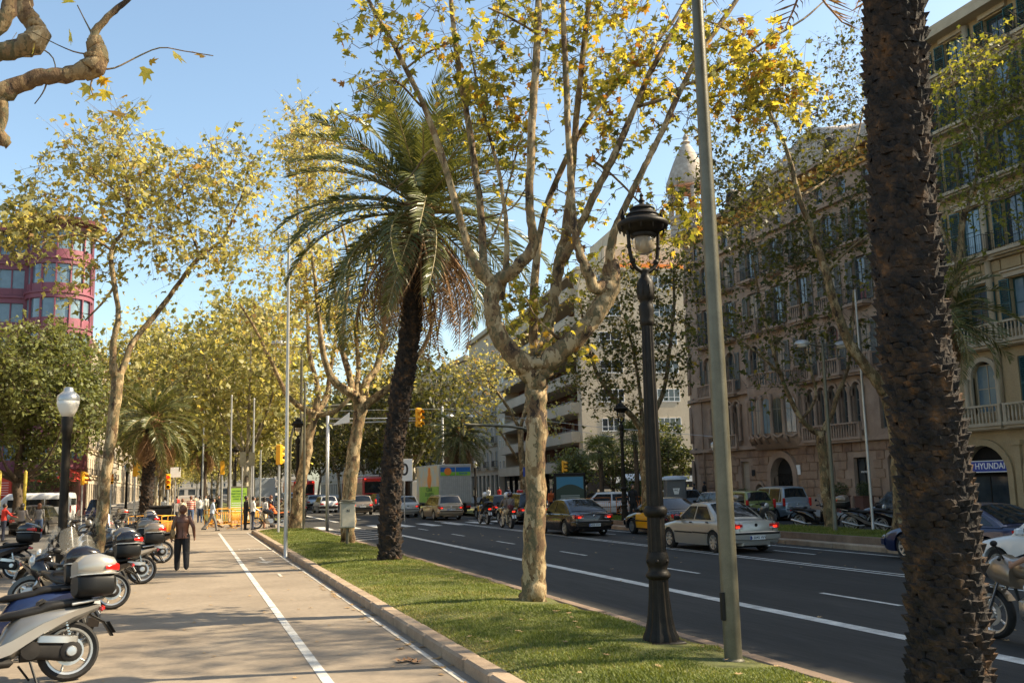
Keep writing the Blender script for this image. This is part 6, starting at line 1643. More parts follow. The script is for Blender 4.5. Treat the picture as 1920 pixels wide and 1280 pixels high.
def scooter(label,loc,heading,body='silver',case='silver',shield=True,group='motorcycles and scooters parked on the left',lean=.12,name='scooter',plate=True,mirrors=True,wheelr=.33,rimm=None):
 """origin under the rear wheel, +x forward"""
 root=thing(name,label,'scooter',loc,heading,group);root.rotation_euler=(lean,0,heading)
 bm_={'silver':M['scootsilver'],'black':P_['black'],'blue':P_['blue'],'grey':P_['grey'],'white':P_['white'],'red':P_['red']}[body]
 moto_wheel(root,0,wheelr,.13,5,rimm);moto_wheel(root,1.36,wheelr,.12,5,rimm)
 A=lambda nm,mb,m,sm=True,ang=45,par=root:link(nm,mb.mesh(nm,m,sm,ang),par)
 mb=MB()
 loft(mb,[(-.06,wheelr,.05,.10,.12),(.05,wheelr+.01,.055,.12,.12),(.30,wheelr+.03,.06,.09,.12),(.52,wheelr+.05,.07,.12,.10)],14,2.6)
 mb.lathe([(.115,.10),(.115,.185),(.08,.20),(.001,.20)],18,(-.0,0,wheelr),axis='Y')
 mb.lathe([(.10,.10),(.10,.18),(.001,.19)],16,(.42,0,wheelr+.05),axis='Y')
 A('engine_case',mb,M['blackm'])
 mb=MB();mb.lathe([(.06,.20),(.05,.215),(.001,.218)],14,(0,0,wheelr),axis='Y');mb.cbox((.14,.17,wheelr+.14),(.42,.04,.10),b=.015,ry=-.12);A('cover_plate',mb,M['alu'])
 mb=MB();mb.tube(cat([(.55,-.12,.28),(.35,-.16,.27),(.15,-.18,.32),(-.28,-.19,.42)],4),[.02]*5+[.05]*6+[.055,.045],10);A('exhaust',mb,M['alu'])
 mb=MB();mb.tube([(-.02,.13,wheelr+.06),(.06,.13,.72)],.012,6)
 for i in range(8):mb.lathe([(.028,-.006),(.028,.006)],10,(-.015+.009*i,.13,.42+i*.033))
 A('shock_absorber',mb,M['chrome'])
 mb=MB()
 loft(mb,[(-.34,.80,.05,.02),(-.28,.79,.10,.045),(-.10,.745,.155,.085),(.12,.70,.19,.13),(.34,.64,.205,.18),(.52,.56,.20,.23),(.66,.46,.17,.20),(.74,.38,.12,.12)],20,2.4)
 A('tail_body',mb,bm_)
 mb=MB()
 for s in(-1,1):
  mb.add([(.98,s*.20,.26),(.98,s*.23,.36),(.62,s*.245,.50),(.30,s*.235,.66),(-.05,s*.19,.775),(-.30,s*.115,.825),(-.30,s*.10,.79),(-.02,s*.175,.70),(.30,s*.22,.55),(.62,s*.235,.36)],[(0,1,2,9),(9,2,3,8),(8,3,4,7),(7,4,5,6)]if s>0 else[(9,2,1,0),(8,3,2,9),(7,4,3,8),(6,5,4,7)])
 A('side_panel',mb,bm_ if body!='silver' else M['alu'],True,60)
 mb=MB()
 loft(mb,[(-.26,.865,.08,.03),(-.20,.87,.12,.045),(.02,.86,.155,.055),(.18,.845,.165,.06),(.27,.83,.17,.07),(.33,.80,.17,.06),(.52,.775,.16,.055),(.66,.765,.13,.05),(.74,.75,.08,.03)],18,2.8)
 A('seat',mb,M['seat'])
 mb=MB();loft(mb,[(.24,.885,.10,.02),(.29,.90,.13,.035),(.335,.875,.135,.03)],14,2.6);A('backrest',mb,M['seat'])
 mb=MB();mb.tube(cat([(.0,.18,.84),(-.22,.16,.87),(-.34,.08,.885),(-.36,0,.89),(-.34,-.08,.885),(-.22,-.16,.87),(0,-.18,.84)],3),.016,8);A('grab_rail',mb,M['polel']if body=='silver' else M['black'])
 mb=MB();mb.cbox((-.35,0,.775),(.06,.17,.07),b=.02);A('tail_light',mb,M['lens_red'])
 mb=MB();mb.cbox((-.30,0,.665),(.20,.15,.02),b=.008,ry=-.55);mb.cbox((-.425,0,.535),(.20,.14,.018),b=.007,ry=-1.05);A('rear_mudguard',mb,M['black'])
 if plate:
  mb=MB();mb.cbox((-.462,0,.55),(.010,.18,.15),b=.004,ry=.5);p=A('number_plate',mb,M['plate']if rnd.random()<.6 else M['blackm'])
 mb=MB()
 mb.cbox((.86,0,.27),(.55,.40,.10),b=.04);loft(mb,[(.60,.36,.10,.14),(.86,.36,.09,.10),(1.05,.42,.12,.16)],12,3);A('floor',mb,M['blackm'])
 mb=MB();loft(mb,[(1.02,.40,.18,.12),(1.07,.60,.23,.26),(1.16,.72,.22,.28),(1.28,.80,.17,.20),(1.36,.82,.10,.10)],18,2.4);A('front_fairing',mb,bm_)
 mb=MB();n=9
 for i in range(n):
  a=-.4+3.0*i/(n-1);a2=-.4+3.0*(i+1)/(n-1)
  if i<n-1:
   R0=wheelr+.035;q=[(1.36+R0*math.cos(v),s,wheelr+R0*math.sin(v))for v,s in((a,-.085),(a2,-.085),(a2,.085),(a,.085))]
   mb.face(q);mb.face([(1.36+(R0-.07)*math.cos(v),.085,wheelr+(R0-.07)*math.sin(v))for v in(a,a2)]+[q[2],q[3]][::1]);mb.face([(1.36+(R0-.07)*math.cos(v),-.085,wheelr+(R0-.07)*math.sin(v))for v in(a2,a)]+[q[0],q[1]])
 A('front_mudguard',mb,bm_,True,50)
 mb=MB()
 for s in(-1,1):mb.tube([(1.36,s*.085,wheelr),(1.22,s*.085,.66),(1.16,s*.06,.80)],.022,8)
 A('fork',mb,M['alu'])
 mb=MB();mb.ball((1.33,0,.93),.12,14,sx=.6,sy=1.25);A('headlight',mb,mat_headl)
 mb=MB();loft(mb,[(1.04,.98,.12,.06),(1.14,1.0,.17,.08),(1.26,.96,.16,.09),(1.33,.92,.10,.06)],14,2.4);A('handlebar_cowl',mb,bm_ if body!='silver' else M['black'])
 mb=MB();mb.tube(cat([(1.00,-.36,1.02),(1.06,-.2,1.03),(1.10,0,1.02),(1.06,.2,1.03),(1.00,.36,1.02)],4),.013,8)
 for s in(-1,1):mb.tube([(1.0,s*.35,1.02),(1.03,s*.24,1.03)],.021,8);mb.tube([(1.07,s*.24,1.01),(1.03,s*.36,1.0)],.007,5)
 A('handlebar',mb,M['black'])
 if mirrors:
  for s in(-1,1):
   mb=MB();mb.tube(cat([(1.08,s*.2,1.04),(1.10,s*.26,1.16),(1.06,s*.36,1.23)],3),.007,5);mb.ball((1.05,s*.40,1.24),.075,12,sx=.35,sz=.62);A('mirror',mb,M['black'])
 if shield:
  mb=MB();nu,nv=8,7
  for i in range(nu+1):
   for j in range(nv+1):
    u=-1+2*i/nu;v=j/nv;hwid=.25*(1-.35*v**3)+.0
    mb.v.append((1.27-.22*v-.10*u*u*(1),u*hwid,.98+.52*v*(1-.16*u*u)))
  for i in range(nu):
   for j in range(nv):a=i*(nv+1)+j;mb.f.append((a,a+1,a+nv+2,a+nv+1));mb.m.append(0)
  A('windshield',mb,M['shield'])
 mb=MB();mb.tube([(.42,.16,.26),(.36,.26,.02)],.014,6);mb.tube([(.5,-.12,.22),(.38,-.14,.05)],.013,6);A('stand',mb,M['black'])
 if case:topcase(root,-.24,.90,{'silver':P_['silver'],'black':P_['black'],'tan':P_['champagne'],'grey':P_['grey']}[case],case in('silver','tan')or 'reflector' in label)
 return root
mat_headl=mat('headlight_glass',(.62,.60,.55),rough=.08,coat=.8,metal=.3)
SG='motorcycles and scooters parked on the left'
RD=math.radians
sc=scooter('nearest silver maxi scooter with big silver lidded black top case at lower left',(-1.26,12.45,0),RD(196),'silver','silver',True)
s2=scooter('dark blue scooter with brownish top case, second from the camera',(-1.60,14.5,0),RD(190),'blue','black',True)
s3=scooter('black scooter with large top case and red reflector in the middle of the row',(-1.30,19.6,0),RD(190),'black','black',True)
s4=scooter('grey silver scooter with pale topped top case and large spoked wheel by the path',(-1.0,24.6,0),RD(186),'silver','tan',False)
s5=scooter('black scooter facing the path with bright round headlight behind the second top case',(-2.1,17.2,0),RD(-62),'black',None,True,lean=-.1)
s6=scooter('black scooter with red tail light nearest to the yellow barrier',(-.72,31.5,0),RD(184),'black',None,True)
mb_=None
lst=[(s3,-1.5,21.9,188,'black scooter just before the black globe lamp post',{'paint_black':P_['grey']}),(s5,-2.9,21.2,-50,'scooter with headlight and tall windshield beside the globe lamp',None),(s4,-1.3,27.6,189,'pale scooter under the slender forked tree',{'scooter_silver':P_['white']}),(s2,-1.4,29.3,184,'scooter with small top case right behind the slender forked tree',{'paint_navy':P_['black']}),(s5,-3.2,33.0,-40,'scooter with reflecting windshield left of the slender tree',{'paint_black':P_['grey']}),(s3,-1.4,34.2,185,'black top case scooter beyond the slender tree',None),(s4,-1.5,36.4,190,'silver scooter in the far half of the row',None),(s5,-3.0,38.0,200,'black scooter far along the row turned to the pavement',None),(s2,-1.6,39.2,186,'red scooter far along the row',{'paint_navy':P_['red']}),(s6,-1.5,41.6,184,'small dark scooter near the yellow barrier, far in the row',None),(s4,-1.8,43.8,182,'last silver scooter before the yellow barriers',None),(s6,-3.4,44.5,170,'dark scooter behind the last silver one',None),(s3,-4.2,28.0,160,'black scooter standing on the far side of the row below the lamp',None),(s5,-3.6,15.6,-60,'black scooter whose handlebar and windshield show at the left edge',{'paint_black':P_['grey']}),(s6,-2.7,36.8,20,'dark scooter with windshield facing the path in the far cluster',None),(s4,-3.2,49.5,175,'silver scooter beside the left palm trunk',None),(s2,-3.4,52.0,185,'dark scooter beyond the left palm trunk',None)]
for src,x,y,a,lab,mt in lst:
 o=dup(src,(x,y,0),None,lab,SG,mats=mt);o.rotation_euler=(src.rotation_euler[0],0,RD(a))
PR='motorcycles parked across the road before the palace'
for src,x,y,a,lab,mt in((s4,23.9,38.6,-70,'grey maxi scooter parked side on before the people carrier',{'scooter_silver':P_['grey']}),(s6,24.0,34.5,-65,'dark scooter with chrome exhaust by the double road lamp',None),(s4,24.2,31.5,-60,'black scooter parked beside the thin bright pole',{'scooter_silver':P_['black']}),(s6,24.4,30.0,-65,'dark motorcycle shape just right of the thin bright pole',None)):
 o=dup(src,(x,y,0),None,lab,PR,mats=mt);o.rotation_euler=(.1,0,RD(a))
def motorcycle(label,loc,heading,tank='black',seatm=None,lean=0.0,group='motorcycles',fairing=False,ccat='motorcycle'):
 root=thing('motorcycle',label,ccat,loc,heading,group);root.rotation_euler=(lean,0,heading)
 A=lambda nm,mb,m,sm=True,ang=45:link(nm,mb.mesh(nm,m,sm,ang),root)
 R0=.32;tm=P_[tank]
 moto_wheel(root,0,R0,.15,5,M['alu']);moto_wheel(root,1.42,R0,.12,5,M['alu'])
 mb=MB();mb.tube([(0,.1,R0),(.45,.12,.42)],.03,8);mb.tube([(0,-.1,R0),(.45,-.12,.42)],.03,8);mb.tube([(.45,.12,.40),(.55,.13,.78),(1.12,.06,.92)],.022,8);mb.tube([(.45,-.12,.40),(.55,-.13,.78),(1.12,-.06,.92)],.022,8)
 mb.tube([(.5,0,.35),(.95,0,.30),(1.10,0,.85)],.022,8);mb.tube([(.5,.12,.76),(-.1,.1,.80)],.018,8);mb.tube([(.5,-.12,.76),(-.1,-.1,.80)],.018,8);A('frame',mb,M['black'])
 mb=MB();mb.cbox((.72,0,.42),(.42,.30,.30),b=.05);loft(mb,[(.72,.60,.13,.10),(.82,.68,.12,.09)],12);mb.lathe([(.12,-.19),(.12,.19)],16,(.62,0,.40),axis='Y');A('engine',mb,M['alu'])
 mb=MB();mb.tube(cat([(.9,-.14,.5),(1.0,-.15,.35),(.7,-.18,.24),(.3,-.20,.28),(-.25,-.22,.40)],4),[.02]*9+[.045]*8,10);A('exhaust',mb,M['chrome'])
 mb=MB();loft(mb,[(.52,.84,.09,.07),(.62,.87,.13,.11),(.82,.91,.15,.14),(1.0,.93,.13,.12),(1.10,.93,.06,.06)],16,2.3);A('tank',mb,tm)
 mb=MB();loft(mb,[(-.30,.88,.06,.03),(-.2,.87,.11,.045),(.1,.84,.135,.05),(.32,.80,.14,.05),(.52,.82,.09,.04)],14,2.6);A('seat',mb,seatm or M['seat'])
 mb=MB();loft(mb,[(-.42,.84,.04,.03),(-.25,.80,.10,.05),(.1,.76,.12,.06),(.35,.70,.11,.07)],12,2.5);A('tail_body',mb,tm)
 mb=MB();mb.cbox((-.43,0,.82),(.05,.15,.07),b=.015);A('tail_light',mb,M['redlit'])
 mb=MB();mb.cbox((-.48,0,.58),(.012,.20,.16),ry=.3);A('number_plate',mb,M['plate'])
 mb=MB();mb.tube([(-.3,0,.76),(-.47,0,.62),(-.5,0,.5)],[.03,.025,.02],8,squash=2);n=8
 for i in range(n):
  a,a2=.3+2.3*i/n,.3+2.3*(i+1)/n;R1=R0+.03
  mb.face([(1.42+R1*math.cos(v),s,R0+R1*math.sin(v))for v,s in((a,-.07),(a2,-.07),(a2,.07),(a,.07))])
 A('mudguards',mb,tm)
 mb=MB()
 for s in(-1,1):mb.tube([(1.42,s*.09,R0),(1.12,s*.09,.98)],.024,8)
 A('fork',mb,M['chrome'])
 mb=MB();mb.ball((1.24,0,.90),.10,12);A('headlight',mb,mat_headl)
 mb=MB();mb.tube(cat([(.92,-.38,1.04),(1.0,-.24,1.08),(1.10,-.08,1.02),(1.10,.08,1.02),(1.0,.24,1.08),(.92,.38,1.04)],4),.013,8)
 for s in(-1,1):mb.tube([(.90,s*.38,1.04),(.97,s*.28,1.07)],.02,8)
 A('handlebar',mb,M['black'])
 for s in(-1,1):
  mb=MB();mb.tube([(1.0,s*.24,1.08),(1.02,s*.30,1.20)],.006,5);mb.ball((1.01,s*.33,1.23),.06,10,sx=.35,sz=.65);A('mirror',mb,M['black'])
 mb=MB();mb.tube([(.55,.14,.28),(.5,.25,.02)],.012,6);A('stand',mb,M['black'])
 if fairing:
  mb=MB();loft(mb,[(.95,.82,.20,.16),(1.15,.88,.21,.20),(1.32,.88,.15,.16),(1.42,.86,.07,.08)],14,2.4);A('fairing',mb,tm)
 return root
MG='motorcycles in the road'
mA=motorcycle('black motorcycle with orange seat cover standing at the end of the grass strip',(5.0,55.4,0),RD(170),'black',mat('orange_seat',(.65,.16,.03),rough=.6),.08,MG)
mB=motorcycle('motorcycle with rider passing close at the right edge of the road',(9.95,8.75,0),RD(92),'champagne',None,0,MG,True)
#  people
M['hairb']=mat('hair_brown',(.075,.026,.011),(.17,.062,.026),rough=.6,scale=20,bump=.3,bscale=60)
M['haird']=mat('hair_dark',(.010,.008,.007),(.03,.022,.018),rough=.5,scale=20,bump=.3,bscale=60)
M['leather']=mat('brown_leather',(.105,.040,.021),(.19,.078,.044),rough=.42,scale=6,bump=.25,bscale=22)
CL={}
def cloth(n,c,c2=None):
 if n not in CL:CL[n]=mat('cloth_'+n,c,c2 or tuple(min(1,v*1.35)for v in c),rough=.85,scale=5,bump=.25,bscale=14)
 return CL[n]
cloth('black',(.012,.011,.012));cloth('white',(.62,.61,.58),(.74,.73,.70));cloth('lightblue',(.36,.43,.52));cloth('grey',(.14,.135,.13));cloth('navy',(.02,.025,.045));cloth('jeans',(.05,.08,.15));cloth('red',(.45,.03,.02))
cloth('khaki',(.30,.26,.18));cloth('cream',(.55,.47,.34));cloth('olive',(.08,.07,.04));cloth('orange',(.55,.12,.03));cloth('hivis',(.45,.62,.05));cloth('taupe',(.16,.14,.13));cloth('stripe',(.55,.10,.08),(.62,.50,.42))
if True:
 m_=CL['stripe'];nt_=m_.node_tree;b_=nt_.nodes.get('Principled BSDF')
 wv=nt_.nodes.new('ShaderNodeTexWave');wv.bands_direction='Z';wv.inputs['Scale'].default_value=2.6
 tc_=nt_.nodes.new('ShaderNodeTexCoord');nt_.links.new(tc_.outputs['Object'],wv.inputs[0])
 rr_=_ramp(nt_,wv.outputs['Fac'],[(.45,(.60,.50,.42)),(.55,(.50,.08,.06))]);nt_.links.new(rr_.outputs[0],b_.inputs['Base Color'])
def person(label,loc,rz,pose=None,top='black',bottom='black',hair='haird',skin='skin',h=1.70,sleeve='long',skirt=False,shoes=None,helmet=None,group='people walking and standing',hairlen=0.0,female=False,lean=0.0,nm='person',legw=1.0,armw=1.0):
 """one continuous body; faces local +x. pose: thighL/R, shinL/R, armL/R, foreL/R in degrees (0 = straight down, + = forward), outL/R"""
 p=dict(tL=8,tR=-6,sL=0,sR=-4,aL=6,aR=-4,fL=14,fR=8,oL=6,oR=6,lean=2,head=0)
 p.update(pose or{})
 k=h/1.70;R_=math.radians
 hipz=.90*k;sw=(.175 if female else.20)*k;hw_=(.095 if female else.088)*k
 def d(a,out=0,s=1):return Vector((math.sin(R_(a)),s*math.sin(R_(out)),-math.cos(R_(a))*math.cos(R_(out))))
 pel=Vector((0,0,0));ln=R_(p['lean']);up=Vector((math.sin(ln),0,math.cos(ln)))
 chest=pel+up*.36*k;neck=pel+up*.53*k;headc=neck+Vector((math.sin(ln*.5)+.05,0,1)).normalized()*.155*k
 J={}
 for s,q in((1,'L'),(-1,'R')):
  hip=pel+Vector((0,s*hw_,-.02*k));kn=hip+d(p['t'+q],2,s)*.43*k;an=kn+d(p['s'+q],0,s)*.42*k
  sh=pel+up*.475*k+Vector((0,s*sw,0));el=sh+d(p['a'+q],p['o'+q],s)*.29*k;wr_=el+d(p['f'+q],p['o'+q]*.3,s)*.26*k
  J[q]=(hip,kn,an,sh,el,wr_)
 segs=[]
 mb=MB()
 def cap(a,b,ra,rb,reg,n=10):
  segs.append((a,b,reg,max(ra,rb)))
  mb.tube([a,a.lerp(b,.5),b],[ra,(ra+rb)/2*1.02,rb],n);mb.ball(a,ra,10);mb.ball(b,rb,10)
 tor=MB();f=1.0 if not female else.93
 prof=[(-.10,.150,.115),(-.03,.172 if female else.16,.125),(.06,.162,.12),(.16,.140 if female else.155,.105),(.27,.165*f,.115),(.37,.185*f,.12),(.45,.178*f,.105),(.50,.12*f,.08),(.53,.06,.058)]
 base=len(mb.v);n=18
 for(z,ry,rx)in prof:
  c=pel+up*z*k
  for i in range(n):
   a=2*pi*i/n;mb.v.append((c.x+math.cos(a)*rx*k*math.cos(ln),c.y+math.sin(a)*ry*k,c.z-math.cos(a)*rx*k*math.sin(ln)))
 for i in range(len(prof)-1):
  for j in range(n):a=base+i*n+j;b=base+i*n+(j+1)%n;mb.f.append((a,b,b+n,a+n));mb.m.append(0)
 mb.f.append(tuple(base+n-1-i for i in range(n)));mb.m.append(0);e=base+(len(prof)-1)*n;mb.f.append(tuple(e+i for i in range(n)));mb.m.append(0)
 segs.append((pel+up*.06*k,neck-up*.05*k,'top',.17));segs.append((pel-up*.12*k,pel-up*.02*k,'bottom',.16))
 cap(neck-up*.03*k,headc-Vector((0,0,.05*k)),.055*k,.052*k,'skin')
 for q,s in(('L',1),('R',-1)):
  hip,kn,an,sh,el,wr_=J[q]
  cap(hip,kn,.098*k*min(1.12,legw),.072*k*legw,'bottom');cap(kn,an,.069*k*legw,.056*k*legw,'bottom' if not skirt else 'skin')
  toe=an+Vector((.15*k,s*.012,-.045*k));heel=an+Vector((-.05*k,0,-.045*k))
  cap(heel,toe,.036*k,.032*k,'shoe');segs.append((an+Vector((0,0,-.03)),toe,'shoe',.04))
  cap(sh,el,.056*k*armw,.042*k*armw,'top');cap(el,wr_,.040*k*armw,.028*k*armw,'top' if sleeve=='long' else 'skin')
  dv=(wr_-el).normalized();side=Vector((0,1,0));fw=Vector((1,0,0))-dv*dv.x;fw.normalize()
  pc_=wr_+dv*.05*k
  cap(wr_,pc_+dv*.03*k,.026*k,.030*k,'skin',8)
  for i,fl in enumerate((.068,.078,.072,.056)):
   b0=pc_+dv*.03*k+fw*(.026-.017*i)*k;m0=b0+(dv*.9+fw*.05-side*s*.25).normalized()*fl*.55*k;e0=m0+(dv*.6-side*s*.75).normalized()*fl*.45*k
   mb.tube([b0,m0,e0],[.0095*k,.009*k,.0075*k],6);segs.append((b0,e0,'skin',.01))
  b0=pc_+fw*.02*k;mb.tube([b0,b0+(dv*.4+fw).normalized()*.035*k,b0+(dv+fw*.7).normalized()*.065*k],[.012*k,.011*k,.009*k],6);segs.append((b0,b0+fw*.05*k,'skin',.01))
 hr=R_(p['head']);cz=headc
 mb.ball(cz,.092*k,20,sz=1.22,sx=1.04,sy=.82);segs.append((cz-Vector((0,0,.03)),cz+Vector((0,0,.05)),'skin',.1))
 mb.ball(cz+Vector((.035,0,-.06))*k,.055*k,12,sy=.85)
 mb.tube([cz+Vector((.088,0,.02))*k,cz+Vector((.112,0,-.015))*k,cz+Vector((.092,0,-.028))*k],[.010*k,.015*k,.012*k],8)
 for s in(-1,1):mb.ball(cz+Vector((0,s*.078,0))*k,.024*k,8,sx=.6,sy=.4,sz=1.2)
 if skirt:
  b=len(mb.v);
  for(z,r_)in((.02,.16),(-.15,.18),(-.35,.19),(-.45,.20)):
   for i in range(16):a=2*pi*i/16;mb.v.append((math.cos(a)*r_*.8*k,math.sin(a)*r_*k,z*k))
  for i in range(3):
   for j in range(16):a=b+i*16+j;c=b+i*16+(j+1)%16;mb.f.append((a,a+16,c+16,c));mb.m.append(0)
  mb.f.append(tuple(b+i for i in range(16)));mb.m.append(0);mb.f.append(tuple(b+48+15-i for i in range(16)));mb.m.append(0)
  segs.append((Vector((0,0,0)),Vector((0,0,-.42*k)),'bottom',.2))
 me=mb.mesh('person',M[skin])
 bm=bmesh.new();bm.from_mesh(me);bmesh.ops.recalc_face_normals(bm,faces=bm.faces);bm.to_mesh(me);bm.free()
 o=bpy.data.objects.new('tmp',me);COL.objects.link(o)
 md=o.modifiers.new('r','REMESH');md.mode='VOXEL';md.voxel_size=.0125*k;md.use_smooth_shade=True
 m2=o.modifiers.new('s','SMOOTH');m2.factor=.5;m2.iterations=3
 body=bpy.data.meshes.new_from_object(o.evaluated_get(bpy.context.evaluated_depsgraph_get()))
 bpy.data.objects.remove(o)
 body.materials.clear()
 tops=cloth(top,(.1,.1,.1))if top in CL else M[top];bots=CL[bottom]if bottom in CL else M[bottom]
 for m_ in(M[skin],tops,bots,M[shoes]if shoes else M['black']):body.materials.append(m_)
 nv=len(body.polygons);cen=np.zeros(nv*3,np.float32);body.polygons.foreach_get('center',cen);cen=cen.reshape(-1,3)
 best=np.full(nv,1e9);idx=np.zeros(nv,np.int32)
 for a,b,reg,rad in segs:
  a_,b_=np.array(a),np.array(b);ab=b_-a_;t=np.clip(((cen-a_)@ab)/(ab@ab+1e-9),0,1)
  dd=np.linalg.norm(cen-(a_+t[:,None]*ab),axis=1)-rad*.9
  mk=dd<best;best[mk]=dd[mk];idx[mk]=dict(skin=0,top=1,bottom=2,shoe=3)[reg]
 body.polygons.foreach_set('material_index',idx);body.polygons.foreach_set('use_smooth',[True]*nv)
 low=min(J['L'][2].z,J['R'][2].z)-.08*k
 root=thing(nm,label,'person',(loc[0],loc[1],loc[2]),rz,group)
 zoff=p.get('z',-low);off=Vector((p.get('x',0),0,zoff))
 body.transform(Matrix.Translation(off));link('body',body,root)
 hc=cz+off
 if helmet:
  q=MB();q.ball(hc+Vector((0,0,.03))*k,.145*k,22,sz=1.0,sx=1.08,sy=.92);link('helmet',q.mesh('helmet',helmet,True),root)
  q=MB();loft(q,[(hc.x+.06*k,hc.z+.0,.125*k,.05*k,hc.y),(hc.x+.162*k,hc.z+.01,.085*k,.045*k,hc.y)],14,3);link('visor',q.mesh('visor',M['glassc'],True),root)
 else:
  q=MB();q.ball(hc+Vector((-.012,0,.030))*k,.104*k,20,sz=1.10,sx=1.04,sy=.90)
  q.v=[(x-.012*k if x>hc.x+.05*k and z<hc.z+.06*k else x,y,z)for x,y,z in q.v]
  q.v=[(min(x,hc.x+.05*k)if z<hc.z+.075*k else x,y*(1.0 if z>hc.z-.02*k else.95),z)for x,y,z in q.v]
  if hairlen>0:q.ball(hc+Vector((-.05,0,-.05-hairlen/2))*k,.09*k,16,sz=1+hairlen*5,sy=1.05,sx=.8)
  elif female:q.ball(hc+Vector((-.05,0,-.01))*k,.098*k,16,sz=1.05)
  link('hair',q.mesh('hair',M[hair],True),root)
  q=MB()
  for s in(-1,1):q.ball(hc+Vector((.084,s*.03,.015))*k,.011*k,8)
  link('eyes',q.mesh('eyes',M['ink'],True),root)
  q=MB();q.cbox(hc+Vector((.083,0,-.058))*k,(.012*k,.045*k,.010*k),b=.002);link('mouth',q.mesh('mouth',M['skind'],True),root)
 root['_j']=[list(J['R'][5]+off),list(J['L'][5]+off),list(J['R'][3]+off),list(J['L'][3]+off)]
 return root
woman=person('woman in brown leather jacket and black trousers walking away on the cycle path',(-.14,28.1,0),H90+.05,dict(tL=14,sL=2,tR=-10,sR=-28,aL=-4,fL=10,oL=14,aR=-16,fR=14,oR=22,lean=1),'leather','black','hairb','skin',1.70,female=True,legw=1.32,armw=1.22)
jr,jl,sr,sl=[Vector(v)for v in woman['_j']]
mb=MB();n=24;pr=[(.86,.192,.150),(.87,.196,.154),(.93,.186,.146),(1.03,.160,.128),(1.12,.163,.130),(1.24,.182,.138),(1.34,.190,.136),(1.40,.165,.118),(1.435,.10,.088),(1.44,.075,.075),(1.49,.08,.08),(1.495,.07,.07)]
for z,ry,rx in pr:
 for i in range(n):
  a=2*pi*i/n;f=1+(.045*math.sin(7*a+z*9)if z<1.3 else 0)+.02*math.sin(z*55+3*a)
  mb.v.append((math.cos(a)*rx*f+.012,math.sin(a)*ry*f,z))
for i in range(len(pr)-1):
 for j in range(n):a=i*n+j;b=i*n+(j+1)%n;mb.f.append((a,b,b+n,a+n));mb.m.append(0)
jk=link('jacket',mb.mesh('jacket',M['leather'],True),woman)
mb=MB();mb.tube([(-.143,0,.87),(-.118,0,1.05),(-.128,0,1.24),(-.11,0,1.38)],.005,4);mb.tube([(-.11,-.15,1.30),(-.132,0,1.285),(-.11,.15,1.30)],.005,4)
link('seam',mb.mesh('seam',M['blackm'],True),jk)
mb=MB();mb.tube([(.012+.155*math.cos(2*pi*i/20),.20*math.sin(2*pi*i/20),.875)for i in range(21)],.012,6);link('hem',mb.mesh('hem',M['leather'],True),jk)
bag=thing('handbag','tan shoulder bag hanging at the walking woman\'s left side','bag',(-.14,28.1,0),H90+.05)
TAN=mat('tan_bag',(.20,.13,.05),(.30,.20,.09),rough=.6,scale=6,bump=.3,bscale=20)
mb=MB();loft(mb,[(-.17,1.0,.045,.09,.25),(-.12,.99,.06,.13,.25),(.08,.99,.06,.13,.25),(.13,1.0,.045,.09,.25)],16,3.4);link('bag_body',mb.mesh('bag_body',TAN,True,45),bag)
mb=MB();mb.tube(cat([(-.1,.24,1.10),(-.06,.22,1.30),(-.01,.19,1.43),(.05,.20,1.30),(.07,.24,1.10)],4),.011,6);link('strap',mb.mesh('strap',TAN,True),bag)
person('man in pale blue shirt and grey trousers striding across the path',(1.2,54.6,0),pi*.02,dict(tL=26,sL=10,tR=-22,sR=-42,aL=-18,fL=4,aR=14,fR=40,lean=5),'lightblue','grey','haird','skin',1.74,'short')
person('man in dark suit standing at the strip end, left of the pair',(2.95,54.8,0),.3,dict(tL=2,tR=-2,sR=-2,aL=4,aR=4,fL=30,fR=20),'black','black','haird','skin',1.76)
person('man in white shirt standing close beside the man in the dark suit',(3.32,54.5,0),.1,dict(tL=3,tR=-3,sR=-3,aL=10,aR=10,fL=70,fR=60),'white','navy','haird','skin',1.72)
person('woman in long white top with black bobbed hair by the motorcycle',(4.05,56.3,0),.6,dict(aL=8,aR=8,fL=40,fR=30),'white','cream','haird','skin',1.66,female=True,skirt=True,hairlen=.05)
person('older man in dark jacket behind the woman in white',(4.5,57.4,0),-2.6,dict(),'navy','navy','hairb','skin',1.74)
person('man bending over the standing motorcycle in brown and orange top',(5.35,56.2,0),pi+.3,dict(lean=42,aL=60,aR=55,fL=70,fR=65,tL=-6,tR=-10,sL=4,sR=0),'olive','khaki','haird','skin',1.75)
person('man in orange jacket crouched behind the motorcycle',(4.7,56.9,0),pi,dict(lean=30,aL=40,aR=40,fL=60,fR=60,tL=50,tR=40,sL=-30,sR=-35),'orange','black','haird','skin',1.7)
person('man in red and white striped shirt and jeans among the far walkers',(.15,66.0,0),H90,dict(tL=18,tR=-14,sR=-24),'stripe','jeans','hairb','skin',1.8,'short')
person('dark haired woman in dark clothes left of the striped shirt',(-.75,63.0,0),H90+.2,dict(tL=10,tR=-12,sR=-20),'taupe','black','haird','skin',1.68,female=True,hairlen=.06)
person('woman with pale bag walking between dark haired woman and striped shirt',(-.35,64.5,0),H90,dict(tL=12,tR=-12,sR=-20),'cream','khaki','hairb','skin',1.65,female=True)
person('walker in denim beyond the striped shirt',(.75,70.0,0),H90,dict(tL=12,tR=-12,sR=-20),'white','jeans','haird','skin',1.75)
